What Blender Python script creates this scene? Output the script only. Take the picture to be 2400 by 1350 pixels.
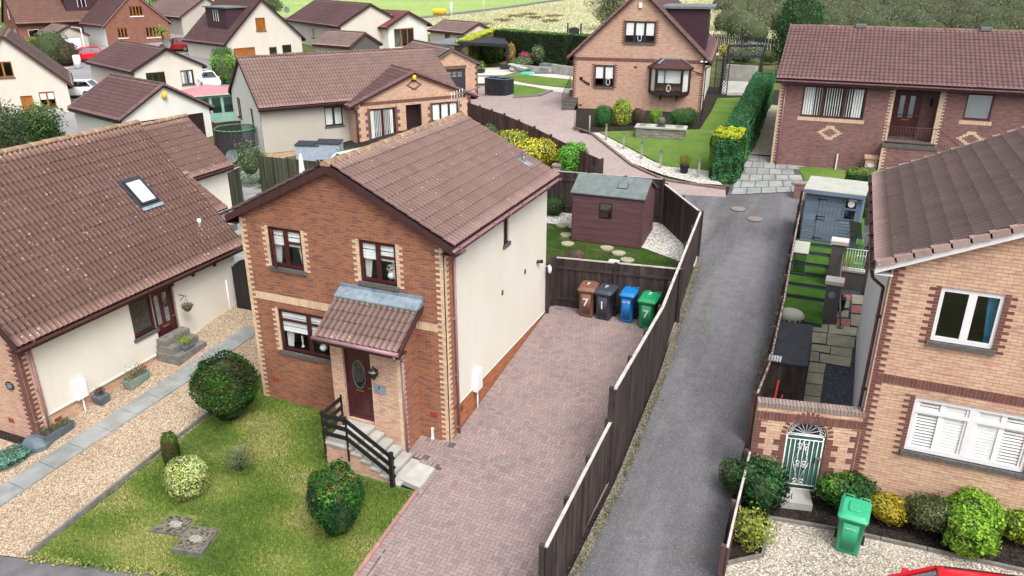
import bpy, math, random
import numpy as np
from mathutils import Matrix, Vector
random.seed(7); RNG=np.random.default_rng(7)
SC=bpy.context.scene; COL=SC.collection
for _o in list(bpy.data.objects): bpy.data.objects.remove(_o)
# ---------------------------------------------------------------- camera, sky, sun
FPX=1810.5; YAW=-0.400; PITCH=0.394; CAM=np.array([8.328,-15.422,11.722])
cd=bpy.data.cameras.new('camera'); cam=bpy.data.objects.new('camera',cd); COL.objects.link(cam)
cd.sensor_width=36; cd.lens=FPX/2400*36; cd.clip_end=3000; cd.clip_start=.1
cam.location=CAM; cam.rotation_euler=(math.pi/2-PITCH,0,-YAW); SC.camera=cam
SUN_EL=math.radians(56); SUN_AZ=math.radians(132)   # azimuth from +Y towards +X
w=bpy.data.worlds.new('World'); SC.world=w; w.use_nodes=True; nt=w.node_tree
bg=nt.nodes['Background']; sky=nt.nodes.new('ShaderNodeTexSky'); sky.sky_type='NISHITA'; sky.sun_disc=False
sky.sun_elevation=SUN_EL; sky.sun_rotation=SUN_AZ; sky.dust_density=6; sky.air_density=1.0; sky.ozone_density=1
hs=nt.nodes.new('ShaderNodeHueSaturation'); hs.inputs['Saturation'].default_value=.30
nt.links.new(sky.outputs[0],hs.inputs['Color']); nt.links.new(hs.outputs[0],bg.inputs[0]); bg.inputs[1].default_value=.15
sd=bpy.data.lights.new('sun','SUN'); sun=bpy.data.objects.new('sun',sd); COL.objects.link(sun)
sd.energy=.8; sd.angle=math.radians(24); sd.color=(1,.965,.91)
_d=Vector((math.sin(SUN_AZ)*math.cos(SUN_EL),math.cos(SUN_AZ)*math.cos(SUN_EL),math.sin(SUN_EL)))
sun.rotation_euler=_d.to_track_quat('Z','Y').to_euler()
SC.view_settings.view_transform='Standard'; SC.view_settings.look='None'; SC.view_settings.gamma=1
SC.view_settings.exposure=.92
# ---------------------------------------------------------------- terrain and pixel helpers
_fw=np.array([math.sin(YAW)*math.cos(PITCH),math.cos(YAW)*math.cos(PITCH),-math.sin(PITCH)])
_r=np.array([math.cos(YAW),-math.sin(YAW),0]); _u=np.cross(_r,_fw)
def ray(x,y): return _fw+_r*(x-1200)/FPX-_u*(y-675)/FPX
def sm(a,b,x):
    t=np.clip((x-a)/(b-a),0,1); return t*t*(3-2*t)
def T(x,y):
    z=np.interp(y,[-60,-8,-4,0,7,15,22,28,35,60,100,200,500,1500],[-6,-.75,-.35,0,.8,1.5,2.1,2.9,3.3,3.4,3.6,4.4,8,12])
    d=np.minimum(2.4,np.maximum(0,-x-8)*.1)
    return z-d*sm(3,26,y)*(1-.7*sm(38,62,y))
def at(x,y,dz=0):
    d=ray(x,y); t=1.0
    g=lambda t:(CAM+d*t)[2]-T(*(CAM+d*t)[:2])-dz
    while g(t)>0 and t<900: t*=1.03
    lo,hi=t/1.03,t
    for _ in range(30):
        m=(lo+hi)/2
        if g(m)>0: lo=m
        else: hi=m
    return CAM+d*lo
def G(x,y,z):
    d=ray(x,y); return CAM+d*((z-CAM[2])/d[2])
def topz(p,x,y):
    d=ray(x,y); return CAM[2]+math.hypot(p[0]-CAM[0],p[1]-CAM[1])*d[2]/math.hypot(d[0],d[1])
# ---------------------------------------------------------------- materials
def lin(c):
    return tuple((v/255/12.92 if v/255<=.04045 else ((v/255+.055)/1.055)**2.4) for v in c)
def S(r,g,b,k=1.0): return tuple(min(1,v*k) for v in lin((r,g,b)))
MATS={}
def newmat(name):
    m=bpy.data.materials.new(name); m.use_nodes=True; n=m.node_tree; b=n.nodes['Principled BSDF']; MATS[name]=m
    return m,n,b
def N(n,t,**k):
    o=n.nodes.new(t)
    for a,v in k.items():
        if a.startswith('_'): setattr(o,a[1:],v)
        else: o.inputs[a.replace('_',' ')].default_value=v
    return o
def coltint(n,src,b):
    a=N(n,'ShaderNodeAttribute',_attribute_name='Col'); mx=N(n,'ShaderNodeMix',_data_type='RGBA',_blend_type='MULTIPLY')
    mx.inputs[0].default_value=1; n.links.new(src,mx.inputs[6]); n.links.new(a.outputs['Color'],mx.inputs[7]); n.links.new(mx.outputs[2],b.inputs['Base Color'])
def c4(c): return (*c[:3],1)
def mixc(n,f,a,b):
    m=N(n,'ShaderNodeMix',_data_type='RGBA')
    if isinstance(f,(int,float)): m.inputs[0].default_value=f
    else: n.links.new(f,m.inputs[0])
    for i,x in ((6,a),(7,b)):
        if isinstance(x,tuple): m.inputs[i].default_value=c4(x)
        else: n.links.new(x,m.inputs[i])
    return m.outputs[2]
def ramp(n,src,pts):
    r=N(n,'ShaderNodeValToRGB'); e=r.color_ramp.elements
    while len(e)<len(pts): e.new(.5)
    for q,(p,c) in zip(e,pts):
        q.position=p; q.color=c4(c) if isinstance(c,tuple) else (c,c,c,1)
    n.links.new(src,r.inputs[0]); return r.outputs[0]
def noise(n,scale,detail=4,vec='Object',rough=.6,stretch=None):
    tc=N(n,'ShaderNodeTexCoord'); t=N(n,'ShaderNodeTexNoise',Scale=scale,Detail=detail,Roughness=rough)
    src=tc.outputs[vec]
    if stretch:
        mp=N(n,'ShaderNodeMapping'); mp.inputs['Scale'].default_value=stretch; n.links.new(src,mp.inputs[0]); src=mp.outputs[0]
    n.links.new(src,t.inputs['Vector']); return t.outputs['Fac']
def bump(n,b,src,dist=.01,strength=1):
    p=N(n,'ShaderNodeBump',Strength=strength,Distance=dist); n.links.new(src,p.inputs['Height']); n.links.new(p.outputs[0],b.inputs['Normal'])
def mat(name,col,col2=None,scale=4,rough=.8,bd=0,bs=60,metal=0,spec=.3,lo=.35,hi=.65,stretch=None,detail=5):
    m,n,b=newmat(name); b.inputs['Roughness'].default_value=rough; b.inputs['Metallic'].default_value=metal
    b.inputs['Specular IOR Level'].default_value=spec
    c2=col2 or tuple(v*.8 for v in col)
    f=ramp(n,noise(n,scale,detail,stretch=stretch),[(lo,0.0),(hi,1.0)])
    coltint(n,mixc(n,f,col,c2),b)
    if bd: bump(n,b,noise(n,bs,3),bd)
    return m
def brick(name,c1,c2,mortar,c3=None,pscale=.9,bw=.225,bh=.075,ms=.005,stain=None,off=.5,hv=.5):
    m,n,b=newmat(name); b.inputs['Roughness'].default_value=.9; b.inputs['Specular IOR Level'].default_value=.2
    tc=N(n,'ShaderNodeTexCoord'); br=N(n,'ShaderNodeTexBrick'); br.offset=off
    br.inputs['Scale'].default_value=1; br.inputs['Brick Width'].default_value=bw; br.inputs['Row Height'].default_value=bh
    br.inputs['Mortar Size'].default_value=ms; br.inputs['Mortar Smooth'].default_value=.2; br.inputs['Bias'].default_value=0
    n.links.new(tc.outputs['UV'],br.inputs['Vector'])
    # per-brick random third colour: noise sampled on a brick-stretched grid
    mp=N(n,'ShaderNodeMapping'); mp.inputs['Scale'].default_value=(1/bw*.7,1/bh*.9,1); n.links.new(tc.outputs['UV'],mp.inputs[0])
    nz=N(n,'ShaderNodeTexNoise',Scale=1.0,Detail=1); n.links.new(mp.outputs[0],nz.inputs[0])
    f=ramp(n,nz.outputs['Fac'],[(.5,0.0),(.62,1.0)])
    c3=c3 or tuple(v*.75 for v in c1)
    a=mixc(n,f,c1,c3); bb=mixc(n,f,c2,tuple((x+y)/2 for x,y in zip(c2,c3)))
    n.links.new(a,br.inputs['Color1']); n.links.new(bb,br.inputs['Color2']); br.inputs['Mortar'].default_value=c4(mortar)
    src=br.outputs['Color']
    f2=ramp(n,noise(n,pscale,5),[(.3,0.0),(.75,1.0)])
    mm=N(n,'ShaderNodeMix',_data_type='RGBA',_blend_type='MULTIPLY'); n.links.new(f2,mm.inputs[0]); n.links.new(src,mm.inputs[6])
    mm.inputs[7].default_value=c4(stain or (.82,.78,.78)); coltint(n,mm.outputs[2],b)
    inv=N(n,'ShaderNodeMath',_operation='SUBTRACT'); inv.inputs[0].default_value=1; n.links.new(br.outputs['Fac'],inv.inputs[1])
    bump(n,b,inv.outputs[0],.006,.7); return m
def render_wall(name,c,k=.86):
    m,n,b=newmat(name); b.inputs['Roughness'].default_value=.95; b.inputs['Specular IOR Level'].default_value=.1
    f=ramp(n,noise(n,45,3,rough=.8),[(.35,0.0),(.62,1.0)]); a=mixc(n,f,tuple(v*k for v in c),c)
    f2=ramp(n,noise(n,.7,6,stretch=(1,1,.35)),[(.35,0.0),(.8,1.0)]); a=mixc(n,f2,a,tuple(v*q for v,q in zip(c,(.86,.84,.80))))
    f3=ramp(n,noise(n,2.2,6,rough=.7,stretch=(1,1,.22)),[(.58,0.0),(.78,.28)]); a=mixc(n,f3,a,tuple(v*q for v,q in zip(c,(.72,.70,.64))))
    coltint(n,a,b); bump(n,b,noise(n,70,2,rough=.8),.012,.6); return m
def tiles(name,c1,c2,lich=.5,moss=.3,lc=None):
    m,n,b=newmat(name); b.inputs['Roughness'].default_value=.85; b.inputs['Specular IOR Level'].default_value=.25
    f=ramp(n,noise(n,1.1,6),[(.3,0.0),(.7,1.0)]); a=mixc(n,f,c1,c2)
    f=ramp(n,noise(n,22,4),[(.35,0.0),(.75,1.0)]); a=mixc(n,f,a,tuple(v*.84 for v in c1))
    tc=N(n,'ShaderNodeTexCoord'); v=N(n,'ShaderNodeTexVoronoi',Scale=7.0); v.inputs['Randomness'].default_value=1
    n.links.new(tc.outputs['Object'],v.inputs['Vector'])
    s=N(n,'ShaderNodeMath',_operation='MULTIPLY_ADD'); n.links.new(noise(n,1.3,3),s.inputs[0]); s.inputs[1].default_value=.20*lich/.5; s.inputs[2].default_value=.045-.03/lich*.5
    lt=N(n,'ShaderNodeMath',_operation='LESS_THAN'); n.links.new(v.outputs['Distance'],lt.inputs[0]); n.links.new(s.outputs[0],lt.inputs[1])
    sp=N(n,'ShaderNodeSeparateColor'); n.links.new(v.outputs['Color'],sp.inputs[0]); g=N(n,'ShaderNodeMath',_operation='GREATER_THAN'); n.links.new(sp.outputs[0],g.inputs[0]); g.inputs[1].default_value=.5
    q=N(n,'ShaderNodeMath',_operation='MULTIPLY'); n.links.new(lt.outputs[0],q.inputs[0]); n.links.new(g.outputs[0],q.inputs[1])
    a=mixc(n,q.outputs[0],a,lc or S(214,196,190,.8))
    f=ramp(n,noise(n,3.0,7,rough=.7),[(.60,0.0),(.72,moss)]); a=mixc(n,f,a,S(70,62,48))
    coltint(n,a,b); bump(n,b,noise(n,90,3),.004,.5); return m
def gravel(name,cols,scale=34,bd=.012):
    m,n,b=newmat(name); b.inputs['Roughness'].default_value=.9; b.inputs['Specular IOR Level'].default_value=.2
    tc=N(n,'ShaderNodeTexCoord'); v=N(n,'ShaderNodeTexVoronoi',Scale=scale); n.links.new(tc.outputs['Object'],v.inputs['Vector'])
    sp=N(n,'ShaderNodeSeparateColor'); n.links.new(v.outputs['Color'],sp.inputs[0])
    k=len(cols); a=ramp(n,sp.outputs[0],[(i/(k-1)*.96+.02,c) for i,c in enumerate(cols)])
    d=ramp(n,v.outputs['Distance'],[(.35,1.0),(.75,.35)])
    mm=N(n,'ShaderNodeMix',_data_type='RGBA',_blend_type='MULTIPLY'); mm.inputs[0].default_value=1; n.links.new(a,mm.inputs[6]); n.links.new(d,mm.inputs[7])
    f=ramp(n,noise(n,.8,5),[(.35,0.0),(.7,.35)]); a=mixc(n,f,mm.outputs[2],tuple(v*.7 for v in cols[len(cols)//2]))
    coltint(n,a,b)
    inv=N(n,'ShaderNodeMath',_operation='SUBTRACT'); inv.inputs[0].default_value=1; n.links.new(v.outputs['Distance'],inv.inputs[1]); bump(n,b,inv.outputs[0],bd); return m
def grass(name,c1,c2,c3,s=1.0):
    m,n,b=newmat(name); b.inputs['Roughness'].default_value=.9; b.inputs['Specular IOR Level'].default_value=.1
    a=mixc(n,ramp(n,noise(n,.9*s,6,rough=.65),[(.38,0.0),(.62,1.0)]),c1,c2)
    a=mixc(n,ramp(n,noise(n,.55*s,7,rough=.7,stretch=(1,1.7,1)),[(.52,0.0),(.68,.85)]),a,c3)
    g=ramp(n,noise(n,38*s,3,rough=.8),[(.3,.55),(.7,1.3)])
    mm=N(n,'ShaderNodeMix',_data_type='RGBA',_blend_type='MULTIPLY'); mm.inputs[0].default_value=1; n.links.new(a,mm.inputs[6]); n.links.new(g,mm.inputs[7])
    coltint(n,mm.outputs[2],b); bump(n,b,noise(n,60*s,3),.03,.8); return m
def glassmat(name,tint=(.72,.80,.82),refl=.10):
    m,n,b=newmat(name); n.nodes.remove(b); out=n.nodes['Material Output']
    t=N(n,'ShaderNodeBsdfTransparent'); t.inputs[0].default_value=c4(tint); g=N(n,'ShaderNodeBsdfGlossy',Roughness=.03); g.inputs[0].default_value=(.95,.97,1,1)
    fr=N(n,'ShaderNodeLayerWeight',Blend=.5); pw=N(n,'ShaderNodeMath',_operation='POWER'); n.links.new(fr.outputs['Facing'],pw.inputs[0]); pw.inputs[1].default_value=4; ad=N(n,'ShaderNodeMath',_operation='MULTIPLY_ADD'); n.links.new(pw.outputs[0],ad.inputs[0]); ad.inputs[1].default_value=.8; ad.inputs[2].default_value=refl+.03
    mx=N(n,'ShaderNodeMixShader'); n.links.new(ad.outputs[0],mx.inputs[0]); n.links.new(t.outputs[0],mx.inputs[1]); n.links.new(g.outputs[0],mx.inputs[2]); n.links.new(mx.outputs[0],out.inputs[0]); return m
def leafmat(name,tr=.3):
    m,n,b=newmat(name); out=n.nodes['Material Output']; b.inputs['Roughness'].default_value=.6; b.inputs['Specular IOR Level'].default_value=.25
    a=N(n,'ShaderNodeAttribute',_attribute_name='Col'); n.links.new(a.outputs[0],b.inputs['Base Color'])
    t=N(n,'ShaderNodeBsdfTranslucent'); n.links.new(a.outputs[0],t.inputs[0]); mx=N(n,'ShaderNodeMixShader'); mx.inputs[0].default_value=tr
    n.links.new(b.outputs[0],mx.inputs[1]); n.links.new(t.outputs[0],mx.inputs[2]); n.links.new(mx.outputs[0],out.inputs[0]); return m
leafmat('leaf')
mat('bark',S(110,92,75),S(70,58,48),8)
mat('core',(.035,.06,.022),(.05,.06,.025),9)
# ---------------------------------------------------------------- mesh building
W1=(1,1,1)
class MB:
    def grp(s,n): s.groups.append((n,len(s.f),len(s.v)))
    def __init__(s): s.v=[];s.f=[];s.m=[];s.c=[];s.sm=[];s.groups=[]
    def face(s,pts,m=0,c=W1,smooth=False):
        i=len(s.v); s.v+= [tuple(p) for p in pts]; s.f.append(tuple(range(i,i+len(pts)))); s.m.append(m); s.c.append(c); s.sm.append(smooth)
    def obox(s,o,a,b,c,m=0,col=W1):
        o,a,b,c=map(np.array,(o,a,b,c))
        if np.dot(np.cross(a,b),c)<0: a,b=b,a
        i=len(s.v); P=[o,o+a,o+a+b,o+b]; P+= [p+c for p in P]; s.v+=[tuple(p) for p in P]
        for q in ((3,2,1,0),(4,5,6,7),(0,1,5,4),(1,2,6,5),(2,3,7,6),(3,0,4,7)):
            s.f.append(tuple(i+k for k in q)); s.m.append(m); s.c.append(col); s.sm.append(False)
    def box(s,a,b,m=0,col=W1):
        a=np.array(a,float); d=np.array(b,float)-a; s.obox(a,(d[0],0,0),(0,d[1],0),(0,0,d[2]),m,col)
    def cbox(s,x,y,z,w,d,h,m=0,col=W1): s.box((x-w/2,y-d/2,z),(x+w/2,y+d/2,z+h),m,col)
    def bar(s,p,q,w,h,m=0,col=W1,up=(0,0,1)):
        p,q=np.array(p,float),np.array(q,float); d=q-p; n=np.cross(d,up); n/=np.linalg.norm(n)+1e-9; k=np.cross(n,d); k/=np.linalg.norm(k)+1e-9
        s.obox(p-n*w/2-k*h/2,d,n*w,k*h,m,col)
    def tube(s,p,q,r,n=8,r2=None,m=0,col=W1,cap=True):
        r2=r if r2 is None else r2; p,q=np.array(p,float),np.array(q,float); d=q-p; d=d/(np.linalg.norm(d)+1e-9)
        a=np.cross(d,(0,0,1)) if abs(d[2])<.9 else np.cross(d,(1,0,0)); a/=np.linalg.norm(a); b=np.cross(d,a)
        A=[np.cos(t)*a+np.sin(t)*b for t in np.linspace(0,2*math.pi,n,endpoint=False)]
        i=len(s.v); s.v+=[tuple(p+k*r) for k in A]+[tuple(q+k*r2) for k in A]
        for j in range(n):
            k=(j+1)%n; s.f.append((i+j,i+k,i+n+k,i+n+j)); s.m.append(m); s.c.append(col); s.sm.append(True)
        if cap:
            s.f.append(tuple(i+j for j in reversed(range(n)))); s.f.append(tuple(i+n+j for j in range(n))); s.m+=[m,m]; s.c+=[col,col]; s.sm+=[False]*2
    def path(s,pts,r,n=6,m=0,col=W1):
        for p,q in zip(pts[:-1],pts[1:]): s.tube(p,q,r,n,None,m,col)
    def lathe(s,prof,c=(0,0,0),n=16,m=0,col=W1,smooth=True,sx=1,sy=1):
        i=len(s.v)
        for r,z in prof:
            for k in range(n):
                t=2*math.pi*k/n; s.v.append((c[0]+r*sx*math.cos(t),c[1]+r*sy*math.sin(t),c[2]+z))
        for j in range(len(prof)-1):
            for k in range(n):
                l=(k+1)%n; s.f.append((i+j*n+k,i+j*n+l,i+(j+1)*n+l,i+(j+1)*n+k)); s.m.append(m); s.c.append(col); s.sm.append(smooth)
        s.f.append(tuple(i+k for k in reversed(range(n)))); e=i+(len(prof)-1)*n; s.f.append(tuple(e+k for k in range(n))); s.m+=[m,m]; s.c+=[col,col]; s.sm+=[False]*2
    def loft(s,secs,m=0,col=W1,smooth=True,caps=True):
        n=len(secs[0]); i=len(s.v)
        for q in secs: s.v+=[tuple(p) for p in q]
        for j in range(len(secs)-1):
            for k in range(n):
                l=(k+1)%n; s.f.append((i+j*n+k,i+j*n+l,i+(j+1)*n+l,i+(j+1)*n+k)); s.m.append(m); s.c.append(col); s.sm.append(smooth)
        if caps:
            s.f.append(tuple(i+k for k in reversed(range(n)))); e=i+(len(secs)-1)*n; s.f.append(tuple(e+k for k in range(n))); s.m+=[m,m]; s.c+=[col,col]; s.sm+=[False]*2
    def prism(s,poly,vec,m=0,col=W1):
        vec=np.array(vec,float); P=[np.array(p,float) for p in poly]; s.face(P[::-1],m,col); s.face([p+vec for p in P],m,col)
        for a,b in zip(P,P[1:]+P[:1]): s.face([a,b,b+vec,a+vec],m,col)
    def build(s,name,mats,parent=None,xf=None):
        if len(s.groups)>1:
            out=[]
            if s.groups[0][1]>0: s.groups.insert(0,(name,0,0))
            for k,(gn,f0,v0) in enumerate(s.groups):
                f1,v1=(s.groups[k+1][1:] if k+1<len(s.groups) else (len(s.f),len(s.v)))
                if f1>f0: out.append(meshobj(gn,s.v[v0:v1],[tuple(i-v0 for i in q) for q in s.f[f0:f1]],s.m[f0:f1],s.c[f0:f1],mats,parent,xf,s.sm[f0:f1]))
            return out[0]
        return meshobj(name,s.v,s.f,s.m,s.c,mats,parent,xf,s.sm)
def meshobj(name,v,f,mi,cols,mats,parent=None,xf=None,smooth=None):
    me=bpy.data.meshes.new(name); me.from_pydata([tuple(map(float,p)) for p in v],[],f)
    if isinstance(mats,str): mats=[mats]
    for k in mats: me.materials.append(MATS[k])
    nf=len(me.polygons)
    if nf!=len(f): mi=[0]*nf; cols=[W1]*nf; smooth=None
    me.polygons.foreach_set('material_index',np.array(mi,dtype=np.int32))
    if smooth is not None: me.polygons.foreach_set('use_smooth',np.array(smooth,dtype=bool))
    ca=me.attributes.new('Col','FLOAT_COLOR','FACE'); a=np.ones((nf,4),np.float32); a[:,:3]=np.array(cols,dtype=np.float32).reshape(nf,3); ca.data.foreach_set('color',a.ravel())
    # box-projected UVs in metres
    uv=me.uv_layers.new(name='UVMap'); nl=len(me.loops); li=np.empty(nl,np.int32); me.loops.foreach_get('vertex_index',li)
    co=np.empty(len(me.vertices)*3,np.float32); me.vertices.foreach_get('co',co); co=co.reshape(-1,3)
    nn=np.empty(nf*3,np.float32); me.polygons.foreach_get('normal',nn); nn=nn.reshape(-1,3); lt=np.empty(nf,np.int32); me.polygons.foreach_get('loop_total',lt)
    L=np.repeat(nn,lt,axis=0); P=co[li]; t=np.stack([-L[:,1],L[:,0]],1); t/=np.linalg.norm(t,axis=1,keepdims=True)+1e-9
    wall=np.abs(L[:,2])<.7; U=np.where(wall[:,None],np.stack([P[:,0]*t[:,0]+P[:,1]*t[:,1],P[:,2]],1),P[:,:2])
    uv.data.foreach_set('uv',U.astype(np.float32).ravel())
    o=bpy.data.objects.new(name,me); COL.objects.link(o)
    if parent is not None: o.parent=parent
    if xf is not None: o.matrix_local=xf
    return o
def tag(o,label,cat,group=None,kind=None):
    o['label']=label
    if cat: o['category']=cat
    if group: o['group']=group
    if kind: o['kind']=kind
    return o
def thing(name,label,cat,loc=(0,0,0),rz=0,group=None):
    o=bpy.data.objects.new(name,None); COL.objects.link(o); o.location=loc; o.rotation_euler=(0,0,rz); o.empty_display_size=.3
    return tag(o,label,cat,group)
def struct(o): o['kind']='structure'; return o
def copy_tree(o,parent=None):
    c=o.copy(); COL.objects.link(c)
    if parent is not None: c.parent=parent
    for ch in [q for q in bpy.data.objects if q.parent==o]: copy_tree(ch,c)
    return c
def textmesh(name,s,size,matn,parent,M,thick=.004):
    cu=bpy.data.curves.new(name,'FONT'); cu.body=s; cu.size=size; cu.extrude=thick; cu.align_x='CENTER'; cu.offset=size*.012
    t=bpy.data.objects.new('tmp',cu); COL.objects.link(t); dg=bpy.context.evaluated_depsgraph_get(); me=bpy.data.meshes.new_from_object(t.evaluated_get(dg))
    bpy.data.objects.remove(t); me.materials.clear(); me.materials.append(MATS[matn])
    ca=me.attributes.new('Col','FLOAT_COLOR','FACE'); ca.data.foreach_set('color',np.ones(len(me.polygons)*4,np.float32))
    o=bpy.data.objects.new(name,me); COL.objects.link(o); o.parent=parent; o.matrix_local=M; return o
# polygon clipping
def clip(poly,a,b,c):
    out=[]
    for i in range(len(poly)):
        p,q=poly[i],poly[(i+1)%len(poly)]; dp=a*p[0]+b*p[1]-c; dq=a*q[0]+b*q[1]-c
        if dp<=0: out.append(p)
        if (dp<0<dq) or (dq<0<dp):
            t=dp/(dp-dq); out.append((p[0]+(q[0]-p[0])*t,p[1]+(q[1]-p[1])*t))
    return out
def inside(x,y,poly):
    c=False; j=len(poly)-1
    for i in range(len(poly)):
        xi,yi=poly[i][:2]; xj,yj=poly[j][:2]
        if (yi>y)!=(yj>y) and x<(xj-xi)*(y-yi)/(yj-yi)+xi: c=not c
        j=i
    return c
def sheet(name,poly,dz,matn,res=.5,kind='structure',thick=0,label=None,cat=None,smooth=True):
    """polygon draped on the terrain, dz above it; thick > 0 adds a skirt"""
    poly=[tuple(p[:2]) for p in poly]; xs=[p[0] for p in poly]; ys=[p[1] for p in poly]; mb=MB()
    x0,x1,y0,y1=min(xs),max(xs),min(ys),max(ys)
    X=np.arange(math.floor(x0/res)*res,x1+res,res); Y=np.arange(math.floor(y0/res)*res,y1+res,res)
    for y in Y[:-1]:
        row=clip(clip(poly,0,-1,-y),0,1,y+res)
        if len(row)<3: continue
        for x in X[:-1]:
            c=clip(clip(row,-1,0,-x),1,0,x+res)
            if len(c)<3: continue
            ar=sum(c[i][0]*c[(i+1)%len(c)][1]-c[(i+1)%len(c)][0]*c[i][1] for i in range(len(c)))
            if abs(ar)<1e-6: continue
            if ar<0: c=c[::-1]
            mb.face([(p[0],p[1],float(T(*p))+dz) for p in c],0,W1,smooth)
    if thick:
        for i in range(len(poly)):
            p,q=np.array(poly[i]),np.array(poly[(i+1)%len(poly)]); n=max(1,int(np.linalg.norm(q-p)/res)); 
            for k in range(n):
                a=p+(q-p)*k/n; b=p+(q-p)*(k+1)/n; za=float(T(*a))+dz; zb=float(T(*b))+dz; mb.face([(a[0],a[1],za-thick),(b[0],b[1],zb-thick),(b[0],b[1],zb),(a[0],a[1],za)])
    o=mb.build(name,matn)
    if label: tag(o,label,cat)
    if kind: o['kind']=kind
    return o
def strip(mb,pts,w,h,base=-.1,m=0,dzt=0.0,res=.6,gap=0):
    """kerb-like strip following the terrain along pts"""
    for p,q in zip(pts[:-1],pts[1:]):
        p,q=np.array(p[:2],float),np.array(q[:2],float); L=np.linalg.norm(q-p); n=max(1,int(L/res)); d=(q-p)/L; k=np.array([-d[1],d[0]])*w/2
        for i in range(n):
            a=p+(q-p)*i/n; b=p+(q-p)*((i+1)/n-gap/L); za=float(T(*a)); zb=float(T(*b)); v=random.uniform(.88,1.06); c=(v,v,v)
            P=[(*(a-k),za+base),(*(b-k),zb+base),(*(b+k),zb+base),(*(a+k),za+base)]; Q=[(*(a-k),za+h),(*(b-k),zb+h),(*(b+k),zb+h),(*(a+k),za+h)]
            mb.face(Q,m,c)
            for u,w2 in ((0,1),(1,2),(2,3),(3,0)): mb.face([P[u],P[w2],Q[w2],Q[u]],m,c)
# ---------------------------------------------------------------- foliage
def pnoise(P,s,seed=0):
    r=np.random.default_rng(seed); o=np.zeros(len(P))
    for k in range(5):
        d=r.normal(size=3); d/=np.linalg.norm(d); o+=np.sin((P@d)*s*(1+k*.6)+r.uniform(0,6.28))/(1+k*.5)
    return o/2.2
def leaves(name,P,Nn,size,pal,parent,seed=0,asp=.55,tilt=.7,cn=3.0,jit=.18,matn='leaf'):
    """one mesh of leaf quads at P facing roughly Nn; pal = list of linear colours picked by clump noise"""
    r=np.random.default_rng(seed+11); n=len(P); d=Nn+r.normal(size=(n,3))*tilt; d/=np.linalg.norm(d,axis=1,keepdims=True)+1e-9
    a=np.cross(d,r.normal(size=(n,3))); a/=np.linalg.norm(a,axis=1,keepdims=True)+1e-9; b=np.cross(d,a)
    s=(size*r.uniform(.6,1.35,n))[:,None]
    V=np.stack([P-a*s*.5,P-b*s*asp*.5+d*s*.06,P+a*s*.5,P+b*s*asp*.5+d*s*.06],1).reshape(-1,3)
    me=bpy.data.meshes.new(name); me.vertices.add(4*n); me.vertices.foreach_set('co',V.astype(np.float32).ravel())
    me.loops.add(4*n); me.loops.foreach_set('vertex_index',np.arange(4*n,dtype=np.int32)); me.polygons.add(n); me.polygons.foreach_set('loop_start',np.arange(0,4*n,4,dtype=np.int32))
    me.update(); me.materials.append(MATS[matn])
    k=np.clip((pnoise(P,cn,seed)*.5+.5)*len(pal)+r.normal(size=n)*.55,0,len(pal)-1e-3).astype(int)
    C=np.array(pal)[k]*(1+r.normal(size=(n,1))*jit); C=np.clip(C,.004,1)
    A=np.ones((n,4),np.float32); A[:,:3]=C; ca=me.attributes.new('Col','FLOAT_COLOR','FACE'); ca.data.foreach_set('color',A.ravel())
    o=bpy.data.objects.new(name,me); COL.objects.link(o)
    if parent is not None: o.parent=parent
    return o
def ell_pts(n,rx,ry,rz,ex=1.0,amp=.08,fr=3.0,seed=0,depth=.15,zmin=-1.0):
    r=np.random.default_rng(seed); d=r.normal(size=(int(n*1.6)+10,3)); d/=np.linalg.norm(d,axis=1,keepdims=True); d=d[d[:,2]>zmin][:n]
    q=np.sign(d)*np.abs(d)**ex; R=np.array([rx,ry,rz]); f=1+amp*pnoise(d*2,fr,seed)-depth*r.random(len(d))**2+(r.random(len(d))<.10)*r.random(len(d))*.13
    return q*R*f[:,None], d/ R
def blob(mb,rx,ry,rz,c=(0,0,0),ex=1.0,m=0,n=14):
    prof=[]
    for i in range(n+1):
        t=-math.pi/2+math.pi*i/n; prof.append((max(.001,abs(math.cos(t))**ex),math.copysign(abs(math.sin(t))**ex,math.sin(t))*rz))
    mb.lathe(prof,c,16,m,sx=rx,sy=ry)
def pal(*cs): return [S(*c) for c in cs]
GREEN=pal((38,62,30),(52,84,34),(72,108,40),(92,128,44))
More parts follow.
